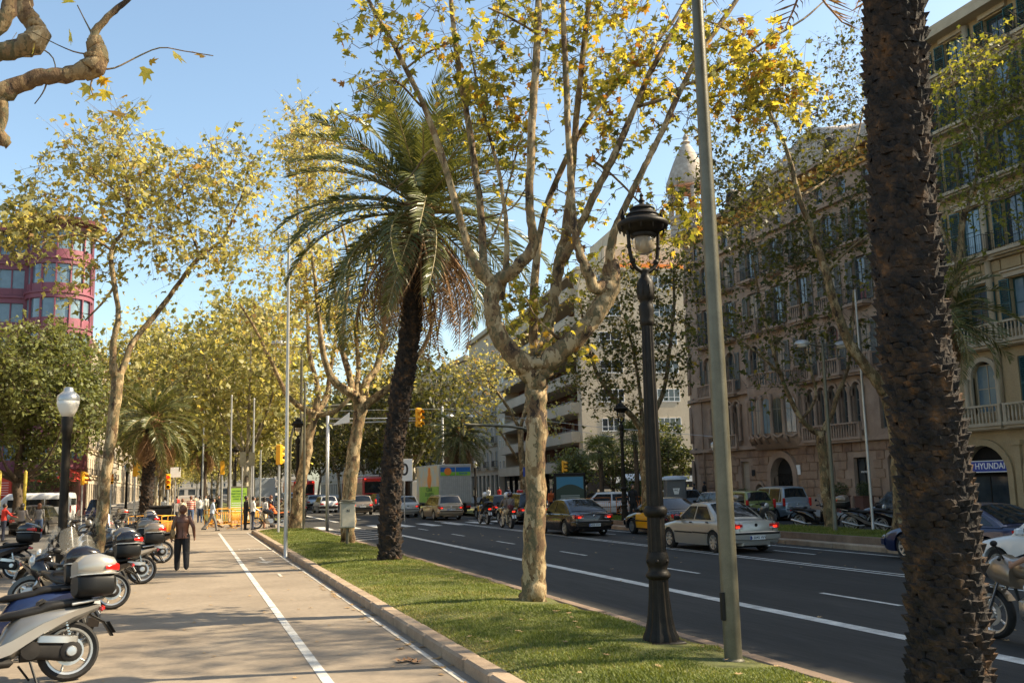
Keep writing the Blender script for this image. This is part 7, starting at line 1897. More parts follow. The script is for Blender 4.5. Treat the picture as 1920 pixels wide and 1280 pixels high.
for i,(x,y,t,b,lab)in enumerate(((1.4,88,'white','khaki','far walker in white over khaki deep in the avenue'),(.6,95,'cream','grey','far walker in cream on the path centre'),(1.9,100,'black','black','far walker all in black near the thin mast'),(-1.0,92,'red','jeans','far walker in red on the left of the path'),(2.2,78,'black','navy','walker in black just left of the orange barriers'),(-1.6,74,'white','navy','walker in white behind the litter container'))):
 person(lab,(x,y,0),H90 if i%2 else-H90,dict(tL=14,tR=-12,sR=-20),t,b,'haird','skin',1.72)
person('person in red shirt standing at the cream shopfront on the left',(-10.9,80.0,.1),-.5,dict(),'red','jeans','haird','skin',1.72,'short')
person('woman with dark hair holding things by the grey car at the left edge',(-7.3,50.0,0),1.2,dict(aL=20,aR=20,fL=70,fR=60),'taupe','black','haird','skin',1.70,female=True,hairlen=.08)
person('woman in lilac grey top and jeans beside the open grey hatchback',(-7.0,53.2,0),1.6,dict(aL=24,aR=16,fL=60,fR=50),'grey','jeans','hairb','skin',1.66,female=True,hairlen=.05)
person('person in red top behind the yellow post at the left edge',(-8.3,51.6,0),.6,dict(aL=60,aR=40,fL=90,fR=70),'red','navy','haird','skin',1.7)
h1=mat('helmet_white',(.72,.71,.68),rough=.2,coat=.8);h2=mat('helmet_dark',(.05,.02,.03),rough=.2,coat=.8);h3=mat('helmet_tan',(.24,.19,.14),rough=.3,coat=.5)
ride=dict(tL=62,tR=62,sL=-12,sR=-12,aL=38,aR=38,fL=66,fR=66,lean=8,oL=10,oR=10,z=.86)
b1=motorcycle('black scooter style motorcycle with single rider in white helmet',(15.4,50.6,0),H90,'black',None,0,MG)
person('rider in black jacket and white helmet on the left motorcycle',(15.4,50.95,0),H90,ride,'black','black','haird','skin',1.75,helmet=h1,group='riders on motorcycles')
b2=motorcycle('motorcycle with chrome exhaust carrying two people',(14.75,44.6,0),H90,'black',None,0,MG)
person('scooter rider in grey jacket and white helmet, front of the pair',(14.75,45.15,0),H90,ride,'taupe','cream','haird','skin',1.75,helmet=h1,group='riders on motorcycles')
r2=person('pillion passenger in grey brown jacket and dark red helmet',(14.75,44.62,0),H90,dict(ride,z=.92,aL=20,aR=20,fL=80,fR=80,sL=-20,sR=-20),'taupe','khaki','haird','skin',1.68,helmet=h2,group='riders on motorcycles',female=True)
bg=thing('shoulder_bag','dark red shoulder bag slung on the pillion passenger','bag',(14.75,44.62,0),H90)
mb=MB();loft(mb,[(-.22,1.02,.06,.10,.05),(-.12,1.02,.14,.13,.02),(.02,1.03,.16,.12,.0),(.1,1.04,.12,.08,0)],14,3);mb.tube([(-.1,.1,1.1),(-.12,-.05,1.3),(-.05,-.16,1.45)],.012,5)
link('bag_body',mb.mesh('bag_body',mat('dark_red_bag',(.10,.015,.02),rough=.5),True,45),bg)
b3=thing('rear_case','round black case strapped behind the single rider','bag',(15.4,50.6,0),H90)
mb=MB();loft(mb,[(-.42,1.08,.15,.09),(-.3,1.08,.24,.15),(-.08,1.08,.25,.16),(.02,1.08,.18,.1)],16,2.6);link('case_shell',mb.mesh('case_shell',M['seat'],True),b3)
person('motorcyclist in black with tan helmet passing at the right edge',(9.95,8.95,0),H90,dict(ride,lean=14,sL=-25,sR=-25),'black','black','haird','skin',1.8,helmet=h3,sleeve='short',group='riders on motorcycles')
b4=motorcycle('distant motorcycle with rider in yellow vest',(8.0,83,0),H90,'white',None,0,MG)
person('distant rider in fluorescent yellow vest and white helmet',(8.0,83.35,0),H90,ride,'hivis','navy','haird','skin',1.75,helmet=h1,group='riders on motorcycles')
person('two toned dark figure at the palace corner, nearer one of the pair',(34.4,62.0,.13),2.5,dict(),'navy','black','haird','skin',1.7)
person('taller dark figure beside the first at the palace corner',(34.9,61.4,.13),2.2,dict(),'black','black','haird','skin',1.8)
person('person in black standing by the distant ornate lamp',(19.8,41.6,.22),-1.4,dict(),'black','black','haird','skin',1.7)
person('worker in orange vest behind the orange barriers',(21.4,56.8,.05),-1.2,dict(lean=10),'orange','navy','haird','skin',1.7)
for i,(x,y,t)in enumerate(((26.9,88,'white'),(28.6,90,'red'),(30.2,92,'navy'),(27.6,95,'cream'))):
 person('pedestrian in %s on the pavement before the dark shopfronts of the flats'%('white','red','navy blue','cream')[i],(x,y,.13),.5,dict(tL=12,tR=-12),t,'black','haird','skin',1.7)
for o in bpy.data.objects:
 if '_j' in o:del o['_j']
 #  buildings
M['stone']=mat('palace_stone',(.235,.158,.108),(.36,.255,.178),rough=.85,scale=.9,fine=.3,bump=.3,bscale=12,world=True)
M['stoneblk']=mat('palace_block',(.19,.12,.088),stops=[(.3,(.15,.085,.055)),(.45,(.24,.148,.092)),(.6,(.29,.19,.12)),(.72,(.19,.12,.08))],rough=.88,scale=.75,detail=3,fine=.3,bump=.4,bscale=14,world=True)
M['mortar']=mat('mortar',(.13,.10,.08),(.17,.13,.10),rough=.95,scale=3,world=True)
M['shutter']=mat('shutter_grey',(.11,.115,.10),(.155,.16,.135),rough=.6,scale=3)
M['teal']=mat('shutter_teal',(.008,.045,.045),(.014,.07,.068),rough=.5,scale=3)
M['creamst']=mat('yellow_stone',(.31,.225,.115),(.40,.30,.165),rough=.85,scale=.7,fine=.3,bump=.25,bscale=12,world=True)
M['creamtr']=mat('pale_trim_stone',(.36,.29,.195),(.45,.375,.26),rough=.85,scale=1.2,fine=.3,world=True)
M['flat']=mat('cream_render',(.52,.42,.29),(.60,.50,.36),rough=.85,scale=.3,fine=.2,world=True)
M['flatd']=mat('maroon_render',(.10,.035,.028),(.13,.05,.038),rough=.85,scale=.5,world=True)
M['redb']=mat('red_facade',(.20,.055,.078),(.26,.08,.105),rough=.55,scale=.5,world=True)
M['rediv']=mat('red_facade_dark',(.13,.03,.035),rough=.6)
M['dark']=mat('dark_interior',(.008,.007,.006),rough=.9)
M['curtain']=mat('curtain',(.28,.22,.16),(.40,.33,.25),rough=.9,scale=4,stretch=(12,12,1))
M['roofst']=mat('pale_roof',(.36,.30,.24),(.46,.39,.32),rough=.8,scale=.8,fine=.3,world=True)
M['ochre']=mat('ochre_frieze',(.60,.30,.05),(.70,.40,.09),rough=.8,scale=2,world=True)
M['wglass']=mat('window_glass',(.025,.032,.036),(.05,.06,.065),rough=.06,spec=.9,scale=1.2)
M['wglassb']=mat('window_glass_blue',(.10,.16,.20),(.16,.24,.28),rough=.06,spec=.9,scale=1.2)
M['oldst']=mat('old_facade',(.33,.29,.24),(.41,.365,.30),rough=.85,scale=.5,fine=.3,world=True)
M['oldst2']=mat('old_facade_warm',(.40,.33,.24),(.48,.41,.31),rough=.85,scale=.5,fine=.3,world=True)
M['awn']=mat('red_awning',(.42,.035,.02),rough=.6)
def arch_poly(w,z0,z1,n=10,flat=False):
 """half outline of an opening: list (y, z) counter-clockwise, arched top"""
 if flat:return[(-w/2,z0),(w/2,z0),(w/2,z1),(-w/2,z1)]
 zs=z1-w/2
 return[(-w/2,z0),(w/2,z0),(w/2,zs)]+[(w/2*math.cos(pi*i/n),zs+w/2*math.sin(pi*i/n))for i in range(1,n)]+[(-w/2,zs)]
def wall_with_holes(mb,y0,y1,z0,z1,holes,x=0.0,depth_=.35):
 """facade in the plane x (facing -x) cut into strips round rectangular/arched holes; holes = (yc, w, z0, z1, arched)"""
 ys=sorted(set([y0,y1]+[h[0]-h[1]/2 for h in holes]+[h[0]+h[1]/2 for h in holes]))
 for a,b in zip(ys[:-1],ys[1:]):
  if b-a<1e-4:continue
  m=(a+b)/2
  hs=sorted([h for h in holes if abs(m-h[0])<h[1]/2],key=lambda h:h[2])
  z=z0
  for h in hs:
   if h[2]>z:mb.face([(x,b,z),(x,a,z),(x,a,h[2]),(x,b,h[2])])
   z=h[3]
  if z<z1:mb.face([(x,b,z),(x,a,z),(x,a,z1),(x,b,z1)])
 for h in holes:
  yc,w,a,b,ar=h[:5]
  pts=arch_poly(w,a,b,12,not ar)
  n=len(pts)
  for i in range(n):
   p,q=pts[i],pts[(i+1)%n]
   mb.face([(x,yc+p[0],p[1]),(x+depth_,yc+p[0],p[1]),(x+depth_,yc+q[0],q[1]),(x,yc+q[0],q[1])])
  if ar:
   zs=b-w/2;top=[(w/2,zs)]+[(w/2*math.cos(pi*i/12),zs+w/2*math.sin(pi*i/12))for i in range(1,12)]+[(-w/2,zs)]
   for i in range(len(top)-1):
    p,q=top[i],top[i+1]
    mb.face([(x,yc+p[0],p[1]),(x,yc+q[0],q[1]),(x,yc+q[0],b),(x,yc+p[0],b)])
def window(parent,y,w,z0,z1,x=.22,arched=False,frame='white',glass='wglass',nx=2,nz=2,name='window',fw=.06,rail=True):
 """glazed window facing -x: frame with bars, pane as sub-part"""
 mb=MB();d=.07
 mb.box(x-d,x,y-w/2,y-w/2+fw,z0,z1);mb.box(x-d,x,y+w/2-fw,y+w/2,z0,z1)
 mb.box(x-d,x,y-w/2+fw,y+w/2-fw,z0,z0+fw);mb.box(x-d,x,y-w/2+fw,y+w/2-fw,z1-fw,z1)
 for i in range(1,nx):yy=y-w/2+w*i/nx;mb.box(x-d+.01,x-.01,yy-fw*.4,yy+fw*.4,z0+fw,z1-fw)
 for i in range(1,nz):zz=z0+(z1-z0)*i/nz;mb.box(x-d+.02,x-.015,y-w/2+fw,y+w/2-fw,zz-fw*.3,zz+fw*.3)
 f=link(name,mb.mesh(name,M[frame]),parent)
 mb=MB();mb.box(x-.03,x-.02,y-w/2+.02,y+w/2-.02,z0+.02,z1-.02)
 link('pane',mb.mesh('pane',M[glass]),f)
 return f
_sh={}
def shutter(parent,y,z0,z1,w=.5,x=-.05,m='shutter',ang=0):
 key=(round(z1-z0,2),w,m)
 if key not in _sh:
  mb=MB();h=z1-z0
  mb.box(-.03,.03,-w/2,-w/2+.06,0,h);mb.box(-.03,.03,w/2-.06,w/2,0,h);mb.box(-.03,.03,-w/2+.06,w/2-.06,0,.08);mb.box(-.03,.03,-w/2+.06,w/2-.06,h-.08,h);mb.box(-.03,.03,-w/2+.06,w/2-.06,h/2-.04,h/2+.04)
  n=int(h/.11)
  for i in range(n):
   z=.1+(h-.2)*(i+.5)/n
   mb.cbox((0,0,z),(.012,w-.12,.09),ry=.6)
  _sh[key]=mb.mesh('shutter',M[m])
 return link('shutter',_sh[key],parent,(x,y,z0),(0,0,ang))
def balustrade(parent,y0,y1,z0,h=.9,x=-.55,m='stone',n=None,round_=False,name='balustrade',d=.5):
 """projecting stone balcony: slab and rail in one part, balusters as parts sharing a mesh"""
 mb=MB();mb.box(x-.08,0.0,y0-.06,y1+.06,z0-.16,z0);mb.box(x+.02,0,y0+.05,y1-.05,z0-.30,z0-.163)
 mb.box(x-.05,x+.13,y0-.03,y1+.03,z0+h-.10,z0+h)
 mb.box(x-.04,x+.12,y0-.025,y0+.14,z0+.001,z0+h-.102);mb.box(x-.04,x+.12,y1-.14,y1+.025,z0+.001,z0+h-.102)
 for yy in(y0,y1-.1):mb.box(x+.132,0,yy,yy+.1,z0+h-.10,z0+h)
 b=link(name,mb.mesh(name,M[m]),parent)
 q=MB();hh=h-.1;q.lathe([(.05,0),(.05,.05),(.03,.08),(.06,hh*.35),(.045,hh*.6),(.028,hh*.8),(.05,hh-.05),(.05,hh)],8)
 me=q.mesh('baluster',M[m],True)
 n=n or max(3,int((y1-y0)/.24))
 for i in range(n):link('baluster',me,b,(x+.04,y0+.14+(y1-y0-.28)*(i+.5)/n,z0))
 return b
def iron_balcony(parent,y0,y1,z0,h=.95,x=-.6,slab='stone'):
 mb=MB();mb.box(x-.05,0,y0-.05,y1+.05,z0-.16,z0);mb.box(x+.08,0,y0+.1,y1-.1,z0-.26,z0-.162)
 b=link('balcony',mb.mesh('balcony',M[slab]),parent)
 mb=MB()
 for zz in(z0+.1,z0+h):mb.tube([(0,y0,zz),(x,y0,zz),(x,y1,zz),(0,y1,zz)],.018,4)
 n=int((y1-y0)/.13)
 for i in range(n+1):yy=y0+(y1-y0)*i/n;mb.tube([(x,yy,z0),(x,yy,z0+h)],.010,4,cap=False)
 for i in range(5):xx=x*(i+.5)/5;mb.tube([(xx,y0,z0),(xx,y0,z0+h)],.010,4,cap=False);mb.tube([(xx,y1,z0),(xx,y1,z0+h)],.010,4,cap=False)
 link('railing',mb.mesh('railing',M['iron']),b)
 return b
 #  the stone palace with the tower (facade x  37)
B=thing('palace','brown stone palace with rounded bay, columns, wavy pale roof and small cone tower','building',(37.0,0,0))
YA,YB=43.2,66.0
cols=[63.6,60.4,57.2,54.3,51.4,48.6,45.8]
holes=[]
g0=.13
holes+=[(54.6,2.5,g0,3.45,True),(57.5,.95,g0,1.75,True),(59.3,1.0,1.3,3.3,False),(50.0,.9,g0,3.0,True),(46.9,1.35,g0,3.2,False),(44.3,.7,1.0,3.3,True)]
mf=[62.9,61.9,60.9,59.9]+[51.2,50.1,49.0,47.9,46.8]+[44.6]
for y in mf:holes.append((y,.72,4.75,7.6,True))
for lev,(z0,z1)in enumerate(((8.45,11.2),(12.25,14.9),(15.9,18.2))):
 for i,y in enumerate(cols):
  holes.append((y,1.15,z0,z1,lev==0 or lev==2))
for i in range(10):holes.append((44.6+i*2.25,.8,19.0,20.1,True))
mb=MB();wall_with_holes(mb,YA,YB,0,21.3,holes,0.0,.4)
mb.face([(0,YA,0),(14,YA,0),(14,YA,21.3),(0,YA,21.3)])
mb.box(.9,14,YA+.01,YB-.01,0,21.2);
link('wall',mb.mesh('wall',M['stone']),B)
mb=MB();mb.box(.42,.46,YA+.1,YB-.1,0.1,21.2);link('interior',mb.mesh('interior',M['dark']),B)
blk={}
def blocks(parent,ya,yb,za,zb,L,hgt,holes,m,x=0.0,pad=.28,maxn=300,flip=False):
 rows=int((zb-za)/hgt);k=0
 for r_ in range(rows):
  z=za+r_*hgt;y=ya+(L*.5 if r_%2 else 0)*1.0
  while y<yb-.1 and k<maxn:
   l=min(L*rnd.choice((.8,1.0,1.25)),yb-y)
   yc,zc_=y+l/2,z+hgt/2
   ok=all(not(abs(yc-h[0])<h[1]/2+l/2+pad*.2 and zc_>h[2]-hgt*.6-.02 and zc_<h[3]+hgt*.35+.02)for h in holes)
   if ok and l>.3:
    key=(round(l,1),hgt)
    if key not in blk:
     q=MB();q.cbox((0,0,0),(.10,round(l,1)-.03,hgt-.03),b=.018);blk[key]=q.mesh('stone',M[m],False)
    link('stone',blk[key],parent,(x-.02-rnd.uniform(0,.02),yc,zc_));k+=1
   y+=l
 return k
blocks(B,YA+.1,YB-.3,.95,4.1,.85,.52,holes[:6],'stoneblk')
def band(parent,z0,z1,out,m,ya=YA,yb=YB,name='cornice'):
 mb=MB();n=1
 mb.box(-out,.05,ya,yb,z0,z1);return link(name,mb.mesh(name,M[m]),parent)
for(a,b)in((43.3,43.9),(44.7,46.1),(47.7,49.45),(50.55,53.1),(58.1,58.7),(59.9,65.9)):mb=MB();mb.box(-.16,.02,a,b,.02,.90);link('plinth',mb.mesh('plinth',M['stone']),B)
band(B,4.12,4.38,.30,'stone');band(B,8.0,8.22,.28,'stone');band(B,21.1,21.35,.75,'stone');band(B,18.55,18.8,.3,'stone')
mb=MB()
mb.cbox((0,0,0),(.5,.28,.44),b=.05);me=mb.mesh('bracket',M['ochre'],True,40)
for i in range(30):link('bracket',me,B,(-.35,YA+.4+i*.76,20.85))
band(B,20.3,20.62,.16,'ochre',name='frieze')
q=MB();q.lathe([(.16,0),(.16,.12),(.12,.2),(.115,2.2),(.15,2.35),(.19,2.45),(.19,2.6)],12);colm=q.mesh('column',M['stone'],True,50)
for y in[63.4,62.4,61.4,60.4,59.4,51.75,50.65,49.55,48.45,47.35,46.25]:link('column',colm,B,(-.16,y,4.75))
for y in mf:window(B,y,.66,4.78,7.45,.25,frame='shutter',nx=1,nz=3)
for(a,b)in((59.5,63.5),(46.3,51.8)):balustrade(B,a,b,4.40,.85,-.42,'stone')
for i,y in enumerate(cols):
 for lev,(z0,z1)in enumerate(((8.45,11.2),(12.25,14.9),(15.9,18.2))):
  window(B,y,1.1,z0+.05,z1-.05,.22,frame='shutter',nx=2,nz=3,glass='wglass' if(i+lev)%3 else 'curtain')
  for s in(-1,1):shutter(B,y+s*.86,z0,z1-.15,.55,-.06,'shutter',s*rnd.choice((0,0,.25)))
 if i!=2 and i!=3:balustrade(B,y-1.0,y+1.0,8.24,.9,-.5,'stone')
 if i in(0,1):iron_balcony(B,y-.9,y+.9,12.1)
 elif i in(2,4,5):balustrade(B,y-1.0,y+1.0,12.1,.9,-.45,'stone')
 else:iron_balcony(B,y-.85,y+.85,12.1)
 iron_balcony(B,y-.8,y+.8,15.8,.8)
for i in range(10):window(B,44.6+i*2.25,.75,19.02,19.95,.2,frame='shutter',nx=1,nz=1)
def archband(parent,y,w,zt,th=.28,out=.14,z0=0.0,m='stone',name='arch_moulding'):
 mb=MB();zs=zt-w/2;n=14
 P=[(w/2,z0)]+[(w/2*math.cos(pi*i/n),zs+w/2*math.sin(pi*i/n))for i in range(n+1)]+[(-w/2,z0)]
 Q=[(w/2+th,z0)]+[((w/2+th)*math.cos(pi*i/n),zs+(w/2+th)*math.sin(pi*i/n))for i in range(n+1)]+[(-w/2-th,z0)]
 for i in range(len(P)-1):
  a,b,c,d=P[i],P[i+1],Q[i+1],Q[i]
  mb.face([(-out,y+a[0],a[1]),(-out,y+d[0],d[1]),(-out,y+c[0],c[1]),(-out,y+b[0],b[1])])
  mb.face([(-out,y+d[0],d[1]),(0.01,y+d[0],d[1]),(0.01,y+c[0],c[1]),(-out,y+c[0],c[1])])
  mb.face([(-out,y+b[0],b[1]),(.1,y+b[0],b[1]),(.1,y+a[0],a[1]),(-out,y+a[0],a[1])])
 return link(name,mb.mesh(name,M[m],False),parent)
archband(B,54.6,2.5,3.45,.42,.26,.13);archband(B,57.5,.95,1.75,.2,.12,.13);archband(B,50.0,.9,3.0,.2,.1,.13)
for y in mf:archband(B,y,.72,7.6,.14,.1,6.8)
for y in cols:archband(B,y,1.15,11.2,.14,.1,10.3)
mb=MB();mb.box(.30,.34,53.4,55.8,.13,3.4);d_=link('door',mb.mesh('door',M['dark']),B)
mb=MB()
for i in range(9):mb.tube([(.26,53.6+i*.25,.15),(.26,53.6+i*.25,2.4)],.02,4)
for z in(.4,1.2,2.3):mb.tube([(.26,53.4,z),(.26,55.8,z)],.025,4)
for i in range(4):mb.ball((.25,53.9+i*.45,1.6+.2*(i%2)),.12,6)
link('grille',mb.mesh('grille',M['iron']),d_)
window(B,59.3,.95,1.32,3.28,.25,frame='creamtr',nx=1,nz=2,glass='curtain');window(B,57.5,.9,.15,1.4,.3,frame='iron',nx=2,nz=1,name='door')
window(B,50.0,.85,.15,2.6,.3,frame='iron',nx=1,nz=2,name='door');window(B,46.9,1.3,.15,3.15,.3,frame='iron',nx=2,nz=2,name='door');window(B,44.3,.66,1.02,3.0,.25,frame='shutter',nx=1,nz=2)
mb=MB();mb.cbox((-.12,52.9,2.6),(.06,.42,.62),b=.01);link('notice',mb.mesh('notice',M['white']),B)
mb=MB();mb.cbox((-.12,61.4,2.95),(.05,.45,.4),b=.01);link('notice',mb.mesh('notice',M['white']),B)
mb=MB();mb.cbox((-.12,58.1,2.5),(.05,.36,.42),b=.01);link('plaque',mb.mesh('plaque',M['blackm']),B)
lettering('RESTAURANT',.17,M['blackm'],B,(-.17,48.6,1.35),(pi/2,0,-pi/2),'sign_lettering');lettering('BOUTIQUE',.14,M['white'],B,(.22,46.9,2.35),(pi/2,0,-pi/2),'sign_lettering')
for(y,z,w)in((59.3,1.2,1.0),(64.9,1.0,.8)):
 n=500;pos=nrs.uniform(-1,1,(n,3))*np.array([.22,w/2,.22])+np.array([-.28,y,z])
 me=scatter('box_plants',LEAF_LOW[0],LEAF_LOW[1],pos,rand_rot(n,nrs.uniform(.06,.12,n)),np.clip(.15+nrs.normal(0,.15,n),0,1),M['leafG']);tag(link('box_plants',me,B),kind='stuff')
 mb=MB();mb.cbox((-.28,y,z-.25),(.3,w,.2),b=.02);link('flower_box',mb.mesh('flower_box',M['blackm']),B)
mb=MB();yc=54.9;hw_=3.1;n=24
def bay(t):
 return(-1.45*math.cos(t*pi/2)**.75 if abs(t)<1 else 0.0,yc+hw_*t)
lv=[(4.0,.25),(4.45,.80),(4.75,.98),(5.0,1.0),(7.2,1.0),(7.45,1.06),(7.9,1.10),(8.1,1.10),(8.15,.95)]
for(z,s)in lv:
 for i in range(n+1):x,y=bay(-1+2*i/n);mb.v.append((x*s,y,z))
for j in range(len(lv)-1):
 for i in range(n):a=j*(n+1)+i;mb.f.append((a,a+1,a+n+2,a+n+1));mb.m.append(0)
mb.f.append(tuple(range((len(lv)-1)*(n+1),len(lv)*(n+1))));mb.m.append(0)
bayo=link('bay',mb.mesh('bay',M['stone'],True,40),B)
for k in range(7):
 t=-.78+1.56*k/6;x,y=bay(t);t2=t+.02;x2,y2=bay(t2);a=math.atan2(x2-x,-(y2-y))if False else-math.atan2(x2-x,y2-y)
 q=MB();pts=arch_poly(.60,0,2.25,8);q.prism([(p[0],p[1])for p in pts],-.03,.02,plane='YZ')
 w_=link('bay_window',q.mesh('bay_window',M['wglass' if k%2 else 'wglassb']if k!=3 else M['curtain']),bayo,(x-.025,y,5.0),(0,0,a))
 q=MB();q.box(-.05,-.032,-.02,.02,0,2.2);q.box(-.05,-.032,-.3,-.021,1.5,1.54);q.box(-.05,-.032,.021,.3,1.5,1.54);link('frame',q.mesh('frame',M['shutter']),w_)
for k in range(8):
 t=-.91+1.82*k/7;x,y=bay(t)
 q=MB();q.tube([(x*.80,y,4.35),(x-.02,y,4.7),(x-.08,y,5.0),(x-.09,y,7.1),(x-.16,y,7.5)],[.10,.16,.13,.11,.17],10);link('rib',q.mesh('rib',M['stone'],True),bayo)
 if k<7:
  t2=t+.13;x2,y2=bay(t+.26/2);xe,ye=bay(t+.26)
  q=MB();q.tube(cat([(x-.09,y,4.98),(x2-.12,y2,4.72),(xe-.09,ye,4.98)],4),.07,6);link('sill',q.mesh('sill',M['stone'],True),bayo)
q=MB();
for j in range(2):
 for i in range(n):
  x,y=bay(-1+2*i/n);x1,y1=bay(-1+2*(i+1)/n);z=8.12 if j==0 else 8.95
  q.tube([(x*1.05,y,z),(x1*1.05,y1,z)],.08,5)
brail=link('bay_balustrade',q.mesh('bay_balustrade',M['stone'],True),bayo)
q=MB();q.lathe([(.05,0),(.03,.08),(.06,.3),(.028,.62),(.05,.8)],8);me=q.mesh('baluster',M['stone'],True)
for i in range(26):x,y=bay(-.96+1.92*i/25);link('baluster',me,brail,(x*1.05,y,8.12))
CX_,CY_=2.4,YB
def quarter(parent,r_,z0,z1,m,name='corner_wall',bulge=None):
 mb=MB();n=12;zz=bulge or[(z0,1.0),(z1,1.0)]
 for z,s in zz:
  for i in range(n+1):
   a=pi+(-pi/2)*i/n;mb.v.append((CX_+r_*s*math.cos(a),CY_+r_*s*math.sin(a),z))
 for j in range(len(zz)-1):
  for i in range(n):a=j*(n+1)+i;mb.f.append((a,a+1,a+n+2,a+n+1));mb.m.append(0)
 return link(name,mb.mesh(name,M[m],True,50),parent)
quarter(B,2.4,0,21.3,'stone','corner_wall',[(0,1.0),(1.2,1.0),(1.3,.96),(4.0,.96),(4.15,1.1),(4.4,1.1),(4.5,1.0),(7.9,1.0),(8.0,1.09),(8.25,1.09),(8.35,1.0),(21.0,1.0),(21.1,1.3),(21.35,1.3)])
mb=MB();mb.box(2.4,14,YB,YB+2.4,0,21.3);link('side_wall',mb.mesh('side_wall',M['stone']),B)
for z0,z1 in((.9,3.3),(4.9,7.4),(8.7,11.2),(12.4,14.8),(15.9,18.0)):
 for a in(pi-.45,pi-1.15):
  px_,py_=CX_+2.36*math.cos(a),CY_+2.36*math.sin(a)
  q=MB();q.prism(arch_poly(.8,0,z1-z0,8),-.05,.02,plane='YZ');w_=link('corner_window',q.mesh('corner_window',M['curtain' if z0<5 else 'wglass']),B,(px_,py_,z0),(0,0,a-pi))
  q=MB();pts=cat([(-.06,-.52,0),(-.06,-.52,(z1-z0)*.7),(-.06,-.3,(z1-z0)*1.02),(-.06,0,(z1-z0)*1.1),(-.06,.3,(z1-z0)*1.02),(-.06,.52,(z1-z0)*.7),(-.06,.52,0)],3);q.tube(pts,.11,6);link('frame',q.mesh('frame',M['stone'],True),w_)
mb=MB();n=40;rw=[]
for i in range(n+1):
 y=YA+(YB+1.5-YA)*i/n
 top=22.2+.5*math.sin((y-YA)*.55+1)+2.6*math.exp(-((y-50.0)/3.4)**2)
 for(x,z)in((-.35,21.36),(-.30,21.36+(top-21.36)*.55),(.25,top-.15),(1.0,top),(3.0,top+.4),(7,top+.6)):mb.v.append((x,y,z))
for i in range(n):
 for j in range(5):a=i*6+j;mb.f.append((a,a+6,a+7,a+1));mb.m.append(0)
mb.f.append(tuple(range(6))[::-1]);mb.m.append(0)
roof=link('roof',mb.mesh('roof',M['roofst'],True,60),B)
for y in(47.2,51.0,54.8,58.6):
 q=MB();q.lathe([(.001,-.42),(.5,-.42),(.62,-.40),(.66,-.30),(.6,.3)],14,(0,y,22.2),axis='X');link('dormer',q.mesh('dormer',M['roofst'],True,40),roof)
 q=MB();q.lathe([(.001,-.43),(.46,-.425)],14,(0,y,22.2),axis='X');link('opening',q.mesh('opening',M['dark']),roof)
tx,ty=1.5,67.9;TW=thing.__name__ and link('tower',(lambda q:(q.lathe([(1.6,21.4),(1.6,23.0),(1.8,23.1),(1.8,23.3),(1.2,23.35)],20,(tx,ty,0)),q.mesh('tower',M['roofst'],True,40))[1])(MB()),B)
for i in range(7):
 a=2*pi*i/7;q=MB();c0,s0=math.cos(a),math.sin(a)
 q.tube([(tx+1.5*c0,ty+1.5*s0,23.3),(tx+1.35*c0,ty+1.35*s0,24.6),(tx+1.5*c0,ty+1.5*s0,25.95)],[.27,.18,.30],8);link('tower_column',q.mesh('tower_column',M['roofst'],True),TW)
q=MB();q.lathe([(.5,25.75),(1.5,25.8),(1.74,25.88),(1.80,26.1),(1.72,26.5),(1.44,27.3),(1.13,28.1),(.76,28.9),(.42,29.5),(.26,29.7),(.4,29.85),(.16,30.05),(.26,30.25),(.02,30.7)],24,(tx,ty,0));link('cone',q.mesh('cone',mat('pale_mosaic',(.30,.25,.20),(.46,.40,.33),rough=.85,scale=3,fine=.6,bump=.5,bscale=8),True,60),TW)
q=MB();q.lathe([(1.84,25.86),(1.75,25.72),(1.2,25.68),(.3,25.70)],20,(tx,ty,0));link('soffit',q.mesh('soffit',mat('tower_terracotta',(.50,.26,.15),rough=.8),True),TW)
for y in(64.6,43.7):mb=MB();mb.tube([(-.2,y,.2),(-.2,y,21)],.06,8);link('drainpipe',mb.mesh('drainpipe',M['stone'],True),B)
#  yellow stone building with teal shutters, at the right edge
C=thing('apartment_house','yellow stone apartment house with teal shutters above blue lettered showroom arches','building',(37.0,0,0))
YC,YD=-12.0,42.6
ac=[37.7-i*4.1 for i in range(12)]
holes=[(y,2.9,.13,3.45,True)for y in ac]+[(41.1,.9,.13,3.0,True)]
wc=[]
y=39.9;i=0
while y>-10:
 wc.append((y,i%3==1));y-=2.55 if False else 2.7;i+=1
lvls=[(5.0,7.55),(8.9,11.3),(12.95,15.3),(16.6,18.8),(20.0,22.0),(23.0,24.4)]
for k,(z0,z1)in enumerate(lvls):
 for(y,big)in wc:holes.append((y,1.25 if not(big and k==0)else 1.5,z0,z1,(k==0 and big)))
mb=MB();wall_with_holes(mb,YC,YD,0,25.4,holes,0.0,.4);mb.box(.9,16,YC,YD-.01,0,25.3);mb.face([(0,YD,0),(0,YD,25.4),(.9,YD,25.4),(.9,YD,0)])
link('wall',mb.mesh('wall',M['creamst']),C)
mb=MB();mb.box(.42,.46,YC+.1,YD-.1,.1,25.3);link('interior',mb.mesh('interior',M['dark']),C)
blk.clear()
vh=[h for h in holes if h[0]>30]
blocks(C,33.0,YD-.1,8.4,16.2,1.0,.56,[(h[0],h[1]+.5,h[2]-.1,h[3]+.2,h[4])for h in vh],'creamst',pad=.3,maxn=190)
def bandc(z0,z1,out,m='creamtr',name='cornice'):mb=MB();mb.box(-out,.04,YC,YD,z0,z1);return link(name,mb.mesh(name,M[m]),C)
bandc(4.15,4.42,.35);bandc(8.05,8.3,.3);bandc(12.35,12.6,.28);bandc(16.1,16.3,.22);bandc(22.4,22.7,.3);bandc(24.7,25.05,.8);bandc(25.053,25.4,.6)
for y in ac:archband(C,y,2.9,3.45,.32,.12,.13,'creamst')
